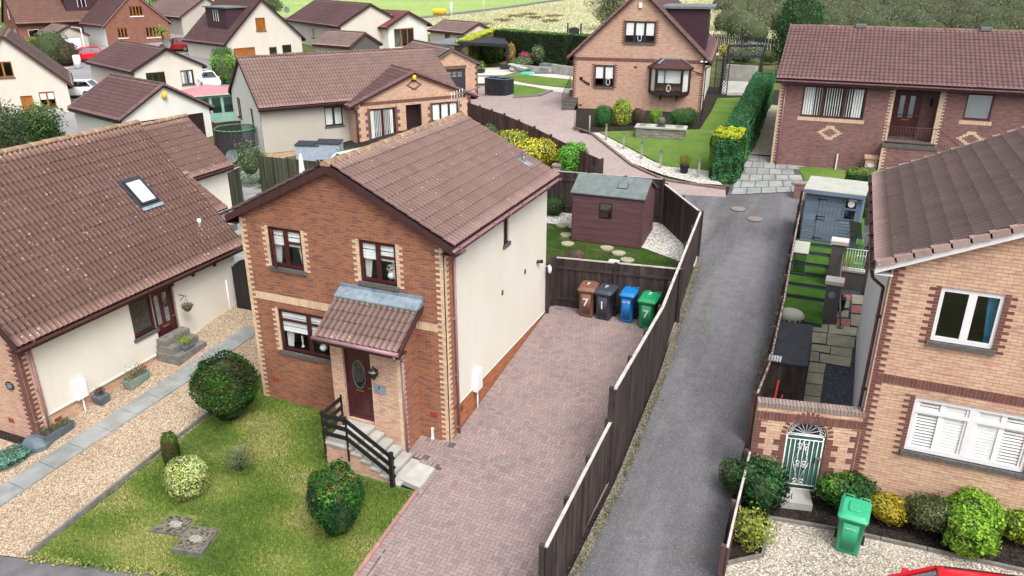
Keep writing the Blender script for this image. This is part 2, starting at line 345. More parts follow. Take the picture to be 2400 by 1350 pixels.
def bush(name,label,p,rx,ry,rz,palette,n=2500,size=.06,ex=1.0,amp=.12,cat='shrub',group=None,lift=0,seed=None,fr=3.5,stem=True,tilt=.7,asp=.55,cn=3.0,taper=0,depth=.18,corek=.86,lobes=None):
    seed=seed if seed is not None else random.randint(0,9999); z=float(T(p[0],p[1])) if len(p)<3 else p[2]
    t=thing(name,label,cat,(p[0],p[1],z),random.uniform(0,6),group)
    if lobes is None: lobes=0 if ('clip' in label or 'round' in label or ex<.86 or cat!='shrub' or corek<.6) else 6
    if lobes:
        r_=np.random.default_rng(seed); PP=[];NN=[]; mb=MB()
        for i in range(lobes):
            a=6.283*i/lobes+r_.uniform(-.4,.4); q=r_.uniform(.25,.5); k=r_.uniform(.58,.80); c=np.array([math.cos(a)*rx*q*1.1,math.sin(a)*ry*q*1.1,rz*(k+r_.uniform(.1,1.15-k)*1.1)]) ; P,Nn=ell_pts(int(n*1.9/lobes),rx*k,ry*k,rz*k*1.05,1,.2,4.5,seed*7+i,.35); PP.append(P+c); NN.append(Nn); blob(mb,rx*k*.72,ry*k*.72,rz*k*.78,c)
            for j in range(3): d_=r_.normal(size=3); d_[2]=abs(d_[2])+.3; d_/=np.linalg.norm(d_); mb.tube(c,c+d_*np.array([rx,ry,rz])*k*1.12,.008,4,.004,1)
        P=np.concatenate(PP); P[:,2]=np.maximum(P[:,2]+lift,.01); sz_=size; leaves('foliage',P,np.concatenate(NN),sz_,palette,t,seed,asp,tilt+.15,cn); mb.build('inner_branches',['core','bark'],t); return t
    P,Nn=ell_pts(n,rx,ry,rz,ex,amp,fr,seed,depth)
    if taper: k=1-taper*np.clip(-P[:,2]/rz,0,1); P[:,0]*=k; P[:,1]*=k
    P[:,2]+=rz+lift; P[:,2]=np.maximum(P[:,2],.01); leaves('foliage',P,Nn,size,palette,t,seed,asp,tilt,cn)
    mb=MB(); blob(mb,rx*corek*(1-taper*.3),ry*corek*(1-taper*.3),rz*corek,(0,0,rz+lift),ex); mb.build('inner_branches','core',t)
    if stem and lift>.05:
        mb=MB(); mb.tube((0,0,-.1),(0,0,rz*.6+lift),.05,7,.03); mb.build('trunk','bark',t)
    return t
def hedge(name,label,pts,w,h,palette,dens=900,size=.06,cat='hedge',hs=None,amp=.05,toppal=None,seed=1,round_=.0,base=0):
    """clipped hedge following pts"""
    p0=pts[0]; t=thing(name,label,cat,(p0[0],p0[1],float(T(p0[0],p0[1]))+base)); z0=float(T(p0[0],p0[1]))+base; r=np.random.default_rng(seed); PP=[];NN=[];top=[]; mb=MB()
    for i,(p,q) in enumerate(zip(pts[:-1],pts[1:])):
        p,q=np.array(p[:2],float),np.array(q[:2],float); L=np.linalg.norm(q-p); d=(q-p)/L; k=np.array([-d[1],d[0]])
        ha,hb=(hs[i],hs[i+1]) if hs else (h,h)
        def add(s,o,zf,nrm,isTop):
            xy=p+d*s[:,None]+k*o[:,None]; hh=ha+(hb-ha)*s/L; g=T(xy[:,0],xy[:,1]); z=g+hh*zf
            P=np.column_stack([xy-np.array(p0[:2]),z-z0]); PP.append(P+nrm*(amp*pnoise(P*2,4,seed)[:,None]-.04*r.random(len(s))[:,None])); NN.append(np.repeat(nrm[None] if nrm.ndim==1 else nrm,len(s),0)); top.append(np.full(len(s),isTop))
        n=int(L*h*dens)
        for sg in (1,-1): add(r.random(n)*L,np.full(n,sg*w/2),r.random(n),np.array([*(k*sg),0.0]),0)
        n=int(L*w*dens); add(r.random(n)*L,(r.random(n)-.5)*w,np.ones(n),np.array([0,0,1.0]),1)
        for e,sg in ((0,-1),(L,1)):
            n=int(w*h*dens); add(np.full(n,float(e)),(r.random(n)-.5)*w,r.random(n),np.array([*(d*sg),0.0]),0)
        m=max(1,int(L/1.5))
        for j in range(m):
            a=p+d*(L*j/m+(.07+amp if j==0 else 0)); b=p+d*(L*(j+1)/m-(.07+amp if j==m-1 else 0)); kk=k*(w/2-.07-amp); za,zb=float(T(*a))-z0,float(T(*b))-z0; h1=ha+(hb-ha)*j/m-.06-amp; h2=ha+(hb-ha)*(j+1)/m-.06-amp
            a=a-np.array(p0[:2]); b=b-np.array(p0[:2]); P=[(*(a-kk),za-.1),(*(b-kk),zb-.1),(*(b+kk),zb-.1),(*(a+kk),za-.1)]; Q=[(*(a-kk),za+h1),(*(b-kk),zb+h2),(*(b+kk),zb+h2),(*(a+kk),za+h1)]
            mb.face(Q)
            for u,v in ((0,1),(1,2),(2,3),(3,0)): mb.face([P[u],P[v],Q[v],Q[u]])
    P=np.concatenate(PP);Nn=np.concatenate(NN);tp=np.concatenate(top)
    if toppal:
        leaves('foliage',P[tp==0],Nn[tp==0],size,palette,t,seed); leaves('clipped_top',P[tp==1],Nn[tp==1],size,toppal,t,seed+3)
    else: leaves('foliage',P,Nn,size,palette,t,seed)
    mb.build('inner_branches','core',t); return t
def tree(name,label,p,h,cr,palette,n=6000,size=.12,blobs=9,trunk=.3,cat='tree',group=None,seed=0,squash=.8,clear=.25):
    z=float(T(p[0],p[1])); t=thing(name,label,cat,(p[0],p[1],z),0,group); r=np.random.default_rng(seed); PP=[];NN=[]; mb=MB()
    top=h*clear; mb.tube((0,0,-.2),(0,0,h*.55),.035*h*trunk/.3,8,.015*h)
    for i in range(blobs):
        a=r.uniform(0,6.28); q=r.random()**.6; zz=top+(h-top)*(.25+.62*r.random()); rr=cr*(.40+.25*r.random()); c=np.array([math.cos(a)*q*cr*.62,math.sin(a)*q*cr*.62,zz]); 
        P,Nn=ell_pts(n//blobs,rr,rr,rr*squash,1,.25,4,seed*31+i,.5); PP.append(P+c); NN.append(Nn); mb.tube((0,0,h*.3),c,.012*h,5,.005*h)
    leaves('crown',np.concatenate(PP),np.concatenate(NN),size,palette,t,seed,cn=1.2,tilt=1.0); mb.build('trunk','bark',t); return t
# ---------------------------------------------------------------- shared materials
brick('brick_red',S(178,120,86,.84),S(160,106,80,.84),S(186,158,138,.7),S(122,88,84,.84),stain=(.74,.66,.72))
brick('brick_buff',S(220,190,160,.88),S(212,176,150,.88),S(156,136,124,.8),S(198,152,134,.88))
brick('brick_tan',S(214,184,158,.84),S(204,168,144,.84),S(160,140,128,.8),S(190,152,134,.84),stain=(.9,.8,.84))
brick('brick_plum',S(154,116,106,.88),S(136,102,98,.88),S(160,140,134,.75),S(116,90,92,.88),stain=(.8,.72,.78))
brick('brick_far',S(168,118,100,.8),S(152,104,90,.8),S(150,120,100,.6),S(132,84,72,.8))
brick('brick_stone',S(170,166,158,.7),S(150,146,138,.7),S(120,116,110,.6),S(130,128,122,.7),bw=.4,bh=.15,ms=.01)
brick('brick_plinth',S(206,140,98,.8),S(190,122,84,.8),S(120,88,70,.7),S(176,104,72,.8))
mat('quoin_cream',S(228,202,172,.84),S(212,182,152,.84),9,.9); mat('quoin_brown',S(124,84,76,.85),S(104,70,66,.85),9,.9)
render_wall('render_cream',S(234,229,218,.88)); render_wall('render_white',S(232,231,228,.90)); render_wall('render_grey',S(196,190,180,.82))
render_wall('render_warm',S(228,221,210,.80)); render_wall('harling_dark',S(120,116,114,.7),.6)
tiles('tile_pink',S(166,138,131,.76),S(150,124,118,.76),.5,.22); tiles('tile_red',S(168,134,124,.78),S(150,118,110,.78),.8,.18)
tiles('tile_brown',S(168,144,137,.92),S(150,128,123,.92),.45,.3); tiles('tile_plum',S(146,114,114,.78),S(126,98,100,.78),.3,.3); tiles('tile_rose',S(168,110,106,.8),S(150,96,94,.8),.1,.1)
tiles('tile_terracotta',S(164,126,114,.74),S(148,112,104,.74),.2,.2)
tiles('ridge_mossy',S(190,160,130,.8),S(168,140,112,.8),.6,.95,S(226,206,160,.8)); tiles('ridge_brown',S(130,104,96,.8),S(112,90,84,.8),.5,.6)
mat('timber_brown',S(74,46,44),S(62,38,38),6,.6,stretch=(1,1,.3)); mat('timber_maroon',S(84,40,44),S(70,34,38),6,.45,spec=.5); mat('maroon',S(74,32,38),S(62,26,32),3,.35,spec=.5)
mat('timber_white',S(232,232,234,.85),S(220,220,224,.85),5,.5,spec=.5); mat('upvc_white',S(240,240,242,.85),S(232,232,236,.85),4,.35,spec=.5)
mat('dark_brown',S(52,32,34),S(44,26,30),4,.45,spec=.5); mat('oak',S(178,112,44,.8),S(150,88,34,.8),8,.5,stretch=(1,1,.2)); mat('gutter_mauve',S(160,124,130,.8),S(142,106,112,.8),3,.45,spec=.5)
mat('gutter_brown',S(88,56,54),S(72,46,46),4,.5); mat('lead',S(160,176,188,.8),S(128,144,156,.8),5,.5,metal=.3,bd=.004,bs=8); mat('sill_grey',S(112,108,104,.8),S(84,82,80,.8),14,.9,bd=.003)
mat('blind_white',S(244,246,244,.92),S(236,240,238,.88),2,.9); mat('curtain',S(226,226,222,.85),S(200,202,202,.8),7,.95,stretch=(6,6,.3)); mat('blue_curtain',S(70,150,180),S(50,120,150),5,.9)
mat('black_paint',S(34,33,34),S(24,23,25),6,.5,spec=.4); mat('charcoal',S(58,60,66),S(44,46,52),6,.7); mat('airbrick',S(176,84,60,.8),S(150,68,50,.8),30,.9)
mat('soffit',S(60,42,42),None,4,.8); mat('felt_grey',S(128,136,136,.75),S(108,116,116,.75),5,.95,bd=.003); mat('floor_dark',S(60,54,50),S(46,42,40),3,.9)
mat('cladding_plum',S(72,48,56),S(58,40,48),6,.7,stretch=(.4,.4,6)); mat('metal_grey',S(140,142,144,.8),S(120,122,126,.8),6,.45,metal=.5); mat('brass',S(214,180,80),None,3,.3,metal=.9); mat('alarm_yellow',S(244,206,60,.85),S(236,190,50,.85),3,.5)
glassmat('glass',(.99,1,1),.04); glassmat('glass_dark',(.5,.56,.58),.13); glassmat('glass_sky',(.9,.95,.98),.45); mat('gloss_white',S(238,242,244,.9),S(206,216,222,.85),2.5,.08,spec=.8); glassmat('glass_pale',(1,1,1),.25)
mat('lamp_glass',S(220,222,220,.8),None,3,.2)
Z=np.array([0,0,1.0])
def frames(W,L):
    return {'F':(np.array([0,0,0.]),np.array([1.,0,0]),np.array([0,-1.,0]),W),'R':(np.array([W,0,0.]),np.array([0,1.,0]),np.array([1.,0,0]),L),
            'B':(np.array([W,L,0.]),np.array([-1.,0,0]),np.array([0,1.,0]),W),'L':(np.array([0,L,0.]),np.array([0,-1.,0]),np.array([-1.,0,0]),L)}
def P3(fr,u,z,d=0): return fr[0]+fr[1]*u+Z*z+fr[2]*d
def wall(mb,fr,outline,holes,m=0,off=0,reveal=.10):
    us=sorted({p[0] for p in outline}|{h[0] for h in holes}|{h[0]+h[2] for h in holes}); zs=sorted({p[1] for p in outline}|{h[1] for h in holes}|{h[1]+h[3] for h in holes})
    umin,umax=min(p[0] for p in outline),max(p[0] for p in outline)
    us=[u for u in us if umin-1e-6<=u<=umax+1e-6]
    for a,b in zip(us[:-1],us[1:]):
        for c,d in zip(zs[:-1],zs[1:]):
            if b-a<1e-6 or d-c<1e-6: continue
            mu,mz=(a+b)/2,(c+d)/2
            if any(h[0]<mu<h[0]+h[2] and h[1]<mz<h[1]+h[3] for h in holes): continue
            q=[(a,c),(b,c),(b,d),(a,d)]
            for i in range(len(outline)):
                p,r=outline[i],outline[(i+1)%len(outline)]; nx,ny=(r[1]-p[1]),-(r[0]-p[0]); q=clip(q,nx,ny,nx*p[0]+ny*p[1])
                if len(q)<3: break
            if len(q)>=3: mb.face([P3(fr,u,z,off) for u,z in q],m)
    for h in holes:
        u,z,w_,h_=h[:4]; c=[(u,z),(u+w_,z),(u+w_,z+h_),(u,z+h_)]
        zmin=min(p[1] for p in outline); zmax=max(p[1] for p in outline)
        if z>zmax or z+h_<zmin: continue
        for i in range(4):
            p,q=c[i],c[(i+1)%4]; mb.face([P3(fr,*p,off),P3(fr,*p,-reveal),P3(fr,*q,-reveal),P3(fr,*q,off)],m)
def fbox(mb,fr,u,z,d,w_,h_,t,m=0,col=W1): mb.obox(P3(fr,u,z,d),fr[1]*w_,Z*h_,fr[2]*t,m,col)
def window(root,fr,u,z,w_,h_,fm='dark_brown',cols=(.5,),tr=None,blind=None,sill='sill_grey',depth=.065,bw=.065,glass='glass',name='window',trs=None,open_=None,blindm='blind_white'):
    mb=MB(); d0=-depth; t=.055
    fbox(mb,fr,u,z,d0-t/2,w_,bw,t); fbox(mb,fr,u,z+h_-bw,d0-t/2,w_,bw,t); fbox(mb,fr,u,z+bw,d0-t/2,bw,h_-2*bw,t); fbox(mb,fr,u+w_-bw,z+bw,d0-t/2,bw,h_-2*bw,t)
    xs=[0]+list(cols)+[1]
    for c in cols: fbox(mb,fr,u+w_*c-bw*.6,z+bw,d0-t/2+.003,bw*1.2,h_-2*bw,t)
    if tr:
        for i in range(len(xs)-1):
            if trs is None or i in trs: fbox(mb,fr,u+w_*xs[i]+bw*.6,z+h_*(1-tr)-bw/2,d0-t/2+.006,w_*(xs[i+1]-xs[i])-bw*1.2,bw,t)
    # casement beads
    for i in range(len(xs)-1):
        a,b=u+w_*xs[i]+bw*.6,u+w_*xs[i+1]-bw*.6
        for zz in (z+bw,z+h_-bw-.03): fbox(mb,fr,a,zz,d0+t/2-.02,b-a,.03,.022)
        for aa in (a,b-.03): fbox(mb,fr,aa,z+bw+.03,d0+t/2-.02,.03,h_-2*bw-.06,.022)
    win=mb.build(name,fm,root)
    mb=MB(); mb.face([P3(fr,u+bw*.9,z+bw*.9,d0),P3(fr,u+w_-bw*.9,z+bw*.9,d0),P3(fr,u+w_-bw*.9,z+h_-bw*.9,d0),P3(fr,u+bw*.9,z+h_-bw*.9,d0)]); mb.build('pane',glass,win)
    if sill:
        mb=MB(); fbox(mb,fr,u-.06,z-.11,-.10,w_+.12,.11,.16); mb.build('sill',sill,win)
    db=d0-.028
    if blind:
        kind,fr_=blind if isinstance(blind,tuple) else (blind,.6)
        mb=MB()
        if kind=='roller': fbox(mb,fr,u+bw,z+h_*(1-fr_),db,w_-2*bw,h_*fr_-bw,.01)
        if kind=='stripe':
            k=int(h_*fr_/.09)
            for i in range(k): fbox(mb,fr,u+bw,z+h_-bw-.09*(i+1),db,w_-2*bw,.062 if i%3==2 else .085,.01)
        if kind=='slats':
            k=int((h_-2*bw)/.05)
            for i in range(k): o=P3(fr,u+bw,z+bw+.05*i,db); mb.obox(o,fr[1]*(w_-2*bw),Z*.032-fr[2]*.018,fr[2]*.004)
        if kind=='vertical':
            k=int((w_-2*bw)/.11)
            for i in range(k):
                x=(i+.5)/k
                if fr_<1 and abs(x-.5)<.5-fr_/2 and i%1==0: wd=.035
                else: wd=.085
                fbox(mb,fr,u+bw+.11*i,z+bw,db,wd,h_-2*bw,.008)
        if kind=='shutter':
            k=len(xs)-1
            for i in range(k):
                a,b=u+w_*xs[i]+bw,u+w_*xs[i+1]-bw
                for q in range(2):
                    aa=a+(b-a)*q/2; bb=a+(b-a)*(q+1)/2
                    for s_ in (aa,bb-.05): fbox(mb,fr,s_,z+bw,db,.05,h_-2*bw,.03)
                    kk=int((h_-2*bw)/.075)
                    for j in range(kk):
                        o=P3(fr,aa+.05,z+bw+.075*j,db); tl=.045 if (i+q)%2==0 else .068
                        mb.obox(o,fr[1]*(bb-aa-.1),Z*tl-fr[2]*.02,fr[2]*.006)
        if mb.f: mb.build('blind',blindm,win)
    mb=MB() 
    fbox(mb,fr,u-.3,z-.3,-1.6,w_+.6,.02,1.4)
    mb.build('room_floor','floor_dark',win); return win
def curtains(win,fr,u,z,w_,h_,wd=.25,depth=.17,matn='curtain',sides=(0,1),slant=.5):
    mb=MB()
    for s_ in sides:
        n=9
        for i in range(n):
            a=i/n; b=(i+1)/n; dd=.02*(i%2)
            def X(t,zz):
                wz=wd*(1-slant*(1-zz)); return u+w_*.04+t*wz if s_==0 else u+w_*.96-t*wz
            p=[P3(fr,X(a,1),z+h_*.93,-depth-dd),P3(fr,X(b,1),z+h_*.93,-depth-.02+dd),P3(fr,X(b,0),z+.06,-depth-.02+dd),P3(fr,X(a,0),z+.06,-depth-dd)]; mb.face(p if s_ else p[::-1])
    mb.build('curtain',matn,win)
def door(root,fr,u,z,w_,h_,fm='maroon',depth=.12,style='panel',glass='glass_dark',frame=None):
    mb=MB(); bw=.06; d0=-depth
    fbox(mb,fr,u,z,d0,bw,h_,.06); fbox(mb,fr,u+w_-bw,z,d0,bw,h_,.06); fbox(mb,fr,u+bw,z+h_-bw,d0,w_-2*bw,bw,.06); fbox(mb,fr,u+bw,z+.02,d0-.01,w_-2*bw,h_-bw-.02,.045)
    pw=w_-2*bw
    if style in('panel','oval'):
        for (a,b,c,d) in ((.14,.08,.32,.28),(.54,.08,.32,.28)): fbox(mb,fr,u+bw+pw*a,z+h_*b,d0+.035,pw*c,h_*d,.012)
        fbox(mb,fr,u+bw,z+.02,d0+.035,pw,.1,.02)
    o=mb.build('door',fm,root); mb=MB()
    if style=='oval':
        c=P3(fr,u+w_/2,z+h_*.64,d0+.05); n=20; P=[c+fr[1]*.17*math.cos(t)+Z*.38*math.sin(t) for t in np.linspace(0,2*math.pi,n,endpoint=False)]; mb.face(P); mb.build('glass_panel','glass_sky' if 0 else 'glass_dark',o)
        mb=MB(); P2=[c+fr[1]*.19*math.cos(t)+Z*.41*math.sin(t)+fr[2]*.01 for t in np.linspace(0,2*math.pi,n,endpoint=False)]
        for a,b in zip(P2,P2[1:]+P2[:1]): mb.bar(a,b,.02,.02)
        for k in range(-3,4):
            for sg in (1,-1):
                x0=k*.09; hh=.36*math.sqrt(max(.05,1-(x0/.3)**2)); mb.bar(c+fr[1]*(x0*.5)-Z*hh*.7+fr[2]*.008,c+fr[1]*(max(-.15,min(.15,x0*.5+sg*.14)))+Z*hh*.7+fr[2]*.008,.006,.006)
        mb.build('leaded_oval','metal_grey',o)
    elif style=='twin':
        for a in (.16,.58): mb=MB(); fbox(mb,fr,u+bw+pw*a,z+h_*.42,d0+.036,pw*.2,h_*.48,.006); mb.build('glass_panel','glass_sky',o)
        for a in (.16,.58):
            mb=MB()
            for q in range(4): mb.bar(P3(fr,u+bw+pw*a,z+h_*(.42+.12*q),d0+.046),P3(fr,u+bw+pw*(a+.2),z+h_*(.54+.12*q),d0+.046),.004,.004); mb.bar(P3(fr,u+bw+pw*(a+.2),z+h_*(.42+.12*q),d0+.046),P3(fr,u+bw+pw*a,z+h_*(.54+.12*q),d0+.046),.004,.004)
            mb.build('leading','metal_grey',o)
    elif style=='garage':
        for i in range(int(h_/.12)): fbox(mb,fr,u+bw,z+.12*i+.02,d0+.035,pw,.1,.012)
        mb.build('door_slats',fm,o)
    elif style=='boards':
        for i in range(int(pw/.12)): fbox(mb,fr,u+bw+.12*i,z+.03,d0+.035,.105,h_-.12,.012)
        mb.build('door_boards',fm,o)
    elif style=='glazed':
        fbox(mb,fr,u+bw+.06,z+.12,d0+.036,pw-.12,h_-.3,.006); mb.build('glass_panel','glass_dark',o)
    if style in('panel','oval','twin'):
        mb=MB(); fbox(mb,fr,u+w_*.36,z+h_*(.36 if style!='oval' else .40),d0+.05,w_*.28,.05,.012); mb.build('letterbox','brass',o); mb=MB(); fbox(mb,fr,u+w_-.17,z+h_*.47,d0+.06,.11,.025,.03); mb.build('door_handle','brass',o)
    return o
def quoins(mb,fr,uedge,sgn,z0,z1,long_=.215,short=.1,grp=1,m=0,d=.004,H=.075,start=0):
    mb.grp('quoins'); i=start; z=z0
    while z<z1-.02:
        hh=min(H*grp,z1-z); wd=long_ if i%2==0 else short; u=uedge if sgn>0 else uedge-wd
        k=max(1,round(hh/H))
        for q in range(k):
            v=random.uniform(.86,1.08); fbox(mb,fr,u,z+q*H,-.02,wd,min(H,hh)-.008,.02+d,m,(v,v,v))
        z+=hh; i+=1
def soldier(mb,fr,u0,u1,z,h_=.215,m=0,d=.006,bw=.075):
    mb.grp('soldier_course'); n=int(round((u1-u0)/bw))
    for i in range(n):
        v=random.uniform(.86,1.08); fbox(mb,fr,u0+(u1-u0)*i/n,z,-.02,(u1-u0)/n-.009,h_,.02+d,m,(v,v,v))
def diamond(mb,fr,u,z,m=0,n=4,d=.006,bl=.225,bh=.075):
    mb.grp('brick_diamond')
    for j in range(-n,n+1):
        w_=(n-abs(j))*bl*.5
        for s_ in ((-1,1) if abs(j)<n else (0,)):
            v=random.uniform(.9,1.06); ww=bl*(1.0 if s_ else 1.6); fbox(mb,fr,u+s_*w_-ww/2,z+j*bh,-.02,ww,bh-.008,.02+d,m,(v,v,v))
def slope(mb,O,U,Sd,length,wid,roll=.15,gauge=.345,seg=4,amp=.03,m=0,under=1,jit=.005,prof='roll',step=.020):
    """tiled slope: O eave start, U along eave, Sd up slope"""
    O,U,Sd=[np.array(q,float) for q in (O,U,Sd)]; Nn=np.cross(Sd,U); Nn/=np.linalg.norm(Nn)
    if Nn[2]<0: Nn=-Nn
    nr=max(1,round(length/gauge)); g=length/nr; nc=max(2,int(round(wid/roll)))*seg; us=np.linspace(0,wid,nc+1); ph=us/roll*2*math.pi
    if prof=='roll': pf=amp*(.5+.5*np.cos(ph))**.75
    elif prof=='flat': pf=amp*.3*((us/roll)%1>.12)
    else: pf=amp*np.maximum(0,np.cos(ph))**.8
    tl=(us/(roll*2)).astype(int); rg=np.random.default_rng(int(abs(O.sum()*97))%9999)
    rows=[];ct=rg.uniform(.92,1.06,size=(nr,tl.max()+2)); jt=rg.normal(size=(nr,tl.max()+2))*jit
    for j in range(nr):
        jj=jt[j][tl]; sg=rg.normal()*.002
        rows.append((j*g-.012,pf+step+np.maximum(0,jj)+sg)); rows.append(((j+1)*g-.012,pf+jj*0))
    base=len(mb.v); V=[]
    for s_,h_ in rows: V.append(O+U*us[:,None]+Sd*s_+Nn*(h_[:,None]+.02))
    V=np.concatenate(V); mb.v+=[tuple(p) for p in V]; n=nc+1; flip=np.dot(np.cross(U,Sd),Nn)<0
    for j in range(len(rows)-1):
        a=base+j*n
        for i in range(nc):
            q=(a+i,a+i+1,a+n+i+1,a+n+i); mb.f.append(q[::-1] if flip else q)
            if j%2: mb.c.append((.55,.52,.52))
            else: v=float(ct[j//2][tl[i]])*(.42+.58*min(1,float(pf[i]+pf[i+1])/(2*amp+1e-9))); mb.c.append((v,v*(.99),v*.98))  # valleys between rolls darkened in the colour: channel dirt plus painted-in roll shading
            mb.m.append(m); mb.sm.append(j%2==0)
    p=[O-Nn*.03,O+U*wid-Nn*.03,O+U*wid+Sd*length-Nn*.03,O+Sd*length-Nn*.03]
    p=[q-Sd*0.0 for q in p]; mb.prism(p if not flip else p[::-1],Nn*.045,under)
def ridge(mb,p,q,r=.12,m=0,seg=.45,ang=.95):
    p,q=np.array(p,float),np.array(q,float); L=np.linalg.norm(q-p); d=(q-p)/L; s_=np.cross(d,Z); s_/=np.linalg.norm(s_); up=np.cross(s_,d); n=max(1,round(L/seg)); k=8
    for i in range(n):
        a=p+d*L*i/n; b=p+d*(L*(i+1)/n+.015); h0=random.uniform(-.008,.012); v=random.uniform(.86,1.1); secs=[]
        for t,rr in ((0,r*1.04),(.12,r*1.04),(.14,r*.96),(1,r*.96)):
            c=a+(b-a)*t+up*(h0-.06); secs.append([c+s_*rr*1.15*math.cos(x)+up*rr*math.sin(x) for x in np.linspace(-.12,math.pi+.12,k)])
        mb.loft(secs,m,(v,v,v),True,True)
def downpipe(root,fr,u,z0,z1,matn='gutter_mauve',d=.09,r=.034,swan=.3):
    mb=MB(); top=P3(fr,u,z1,d+swan); mb.path([top,P3(fr,u,z1-.08,d+swan),P3(fr,u,z1-.28,d),P3(fr,u,z0,d)],r,8)
    for z in np.arange(z0+.3,z1-.3,1.6): fbox(mb,fr,u-.05,z,.0,.10,.04,d+.02)
    return mb.build('downpipe',matn,root)
def house(name,label,cat,X,Y,zb,th,W_,L_,he,hr,o=.35,og=.15,wm=None,roofm='tile_brown',ridgem='ridge_brown',trim='timber_brown',gut='gutter_brown',ops=(),plinth=None,roll=.15,seg=4,amp=.03,group=None,base=-1.2,root=None,xf=None,prof='roll',skip='',verge='tile',gauge=.345,rL=None,fasc=True,tw=.17):
    wm=wm or {}; fr=frames(W_,L_); sl=(hr-he)/(W_/2); et=he-sl*o
    if root is None: root=thing(name,label,cat,(X,Y,zb),th,group)
    res={'root':root,'fr':fr,'sl':sl,'et':et}
    for s in 'FBLR':
        if s in skip: continue
        f=fr[s]; m=wm.get(s,wm.get('*','render_cream')); holes=[q[1:5] for q in ops if q[0]==s]; w0=f[3]; tp=-.06
        if s in 'FB': out=[(0,base),(w0,base),(w0,he+tp),(w0/2,hr+tp),(0,he+tp)]
        else: out=[(0,base),(w0,base),(w0,he+tp),(0,he+tp)]
        mb=MB(); z0=base
        if plinth and s in plinth[0]:
            hp,pm=plinth[1],plinth[2]; mp=MB(); wall(mp,f,[(0,base),(w0,base),(w0,hp),(0,hp)],holes); pl=mp.build('plinth',pm,root,xf)
            out=[(u,max(z,hp)) for u,z in out]; wall(mb,f,out,holes,off=.018)
            fbox(mb,f,0,hp-.03,.0,w0,.03,.03)
        else: wall(mb,f,out,holes)
        res['wall'+s]=mb.build('wall',m,root,xf)
    ln=math.hypot(W_/2+o,hr-et); c,sn=(W_/2+o)/ln,(hr-et)/ln; wd=(rL or L_+2*og); mb=MB()
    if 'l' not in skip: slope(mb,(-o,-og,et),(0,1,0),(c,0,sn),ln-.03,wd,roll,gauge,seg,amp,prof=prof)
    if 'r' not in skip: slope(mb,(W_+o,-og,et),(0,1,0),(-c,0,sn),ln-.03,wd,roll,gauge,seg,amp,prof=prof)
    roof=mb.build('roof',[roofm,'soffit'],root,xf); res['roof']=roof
    mb=MB(); ridge(mb,(W_/2,-og-.02,hr+.05),(W_/2,-og+wd+.02,hr+.05)); mb.build('ridge_tiles',ridgem,roof)
    if verge=='cap':   # dry-verge units
        for yy in (-og,-og+wd):
            mb=MB()
            for sx in (-1,1):
                n=int(ln/.34)
                for i in range(n):
                    a=np.array((W_/2+sx*(W_/2+o)*(1-i/n),yy,et+(hr-et)*i/n)); b=np.array((W_/2+sx*(W_/2+o)*(1-(i+1)/n-.01),yy,et+(hr-et)*(i+1)/n)); v=random.uniform(.9,1.1); mb.bar(a+Z*(.03+.012),b+Z*(.03-.004),.13,.13,0,(v,v,v))
            mb.build('verge_tiles',roofm,roof)
    for yy,sk in ((-og,'F'),(-og+wd,'B')):
        if sk in skip: continue
        mb=MB(); y0=yy-.012 if sk=='F' else yy-.018
        for sx in (-1,1):
            a=(W_/2+sx*(W_/2+o),y0,et-.02); b=(W_/2,y0,hr-.02); mb.prism([a,b,(b[0],y0,b[2]-tw*1.05),(a[0],y0,a[2]-tw*.95)],(0,.03,0))
        mb.build('bargeboard',trim,root,xf)
    if fasc:
        for sx,s in ((-1,'L'),(1,'R')):
            if s in skip or s.lower() in skip: continue
            x=-o if sx<0 else W_+o; mb=MB(); mb.box((x-.012 if sx<0 else x-.02,-og+.02,et-.2),(x+.02 if sx<0 else x+.012,-og+wd-.02,et-.03)); 
            xi=0 if sx<0 else W_; mb.box((min(x,xi),-og+.02,et-.215),(max(x,xi),-og+wd-.02,et-.2)); mb.build('fascia',trim,root,xf)
            mb=MB(); n=8; xc=x+sx*.065
            P=[(xc+.06*math.cos(t),z_) for t,z_ in [(math.pi+math.pi*i/n,et-.05+.06*math.sin(math.pi+math.pi*i/n)) for i in range(n+1)]]
            Q=[(xc+.048*math.cos(math.pi+math.pi*i/n),et-.05+.048*math.sin(math.pi+math.pi*i/n)) for i in range(n,-1,-1)]
            sec=[[(a,y_,b) for a,b in P+Q] for y_ in (-og-.01,-og+wd+.01)]; mb.loft(sec,0,W1,False)
            for y_ in np.arange(.3,wd,1.0): mb.box((xc-.066,y_-og,et-.118),(xc+.066,y_-og+.03,et-.045))
            mb.build('gutter',gut,root,xf)
    for q in ops:
        s,u,z,w_,h_=q[:5]; k=dict(q[5]); kind=k.pop('k','win'); cur=k.pop('cur',None)
        if kind=='win':
            wo=window(root,fr[s],u,z,w_,h_,**k)
            if cur: curtains(wo,fr[s],u,z,w_,h_,**cur)
        elif kind=='door': wo=door(root,fr[s],u,z,w_,h_,**k)
        else: continue
        if xf is not None: wo.matrix_local=xf
    return res
R_=math.radians
def win(s,u,z,w_,h_,**k): return (s,u,z,w_,h_,dict(k='win',**k))
def dor(s,u,z,w_,h_,**k): return (s,u,z,w_,h_,dict(k='door',**k))
def part(name,mb,m,root,xf=None): return mb.build(name,m,root,xf)
def airbricks(root,fr,pts,m='airbrick'):
    for u,z in pts:
        mb=MB(); fbox(mb,fr,u,z,0,.215,.14,.008)
        for i in range(5): fbox(mb,fr,u+.01,z+.015+i*.025,.008,.195,.008,.006)
        mb.build('air_brick',m,root)
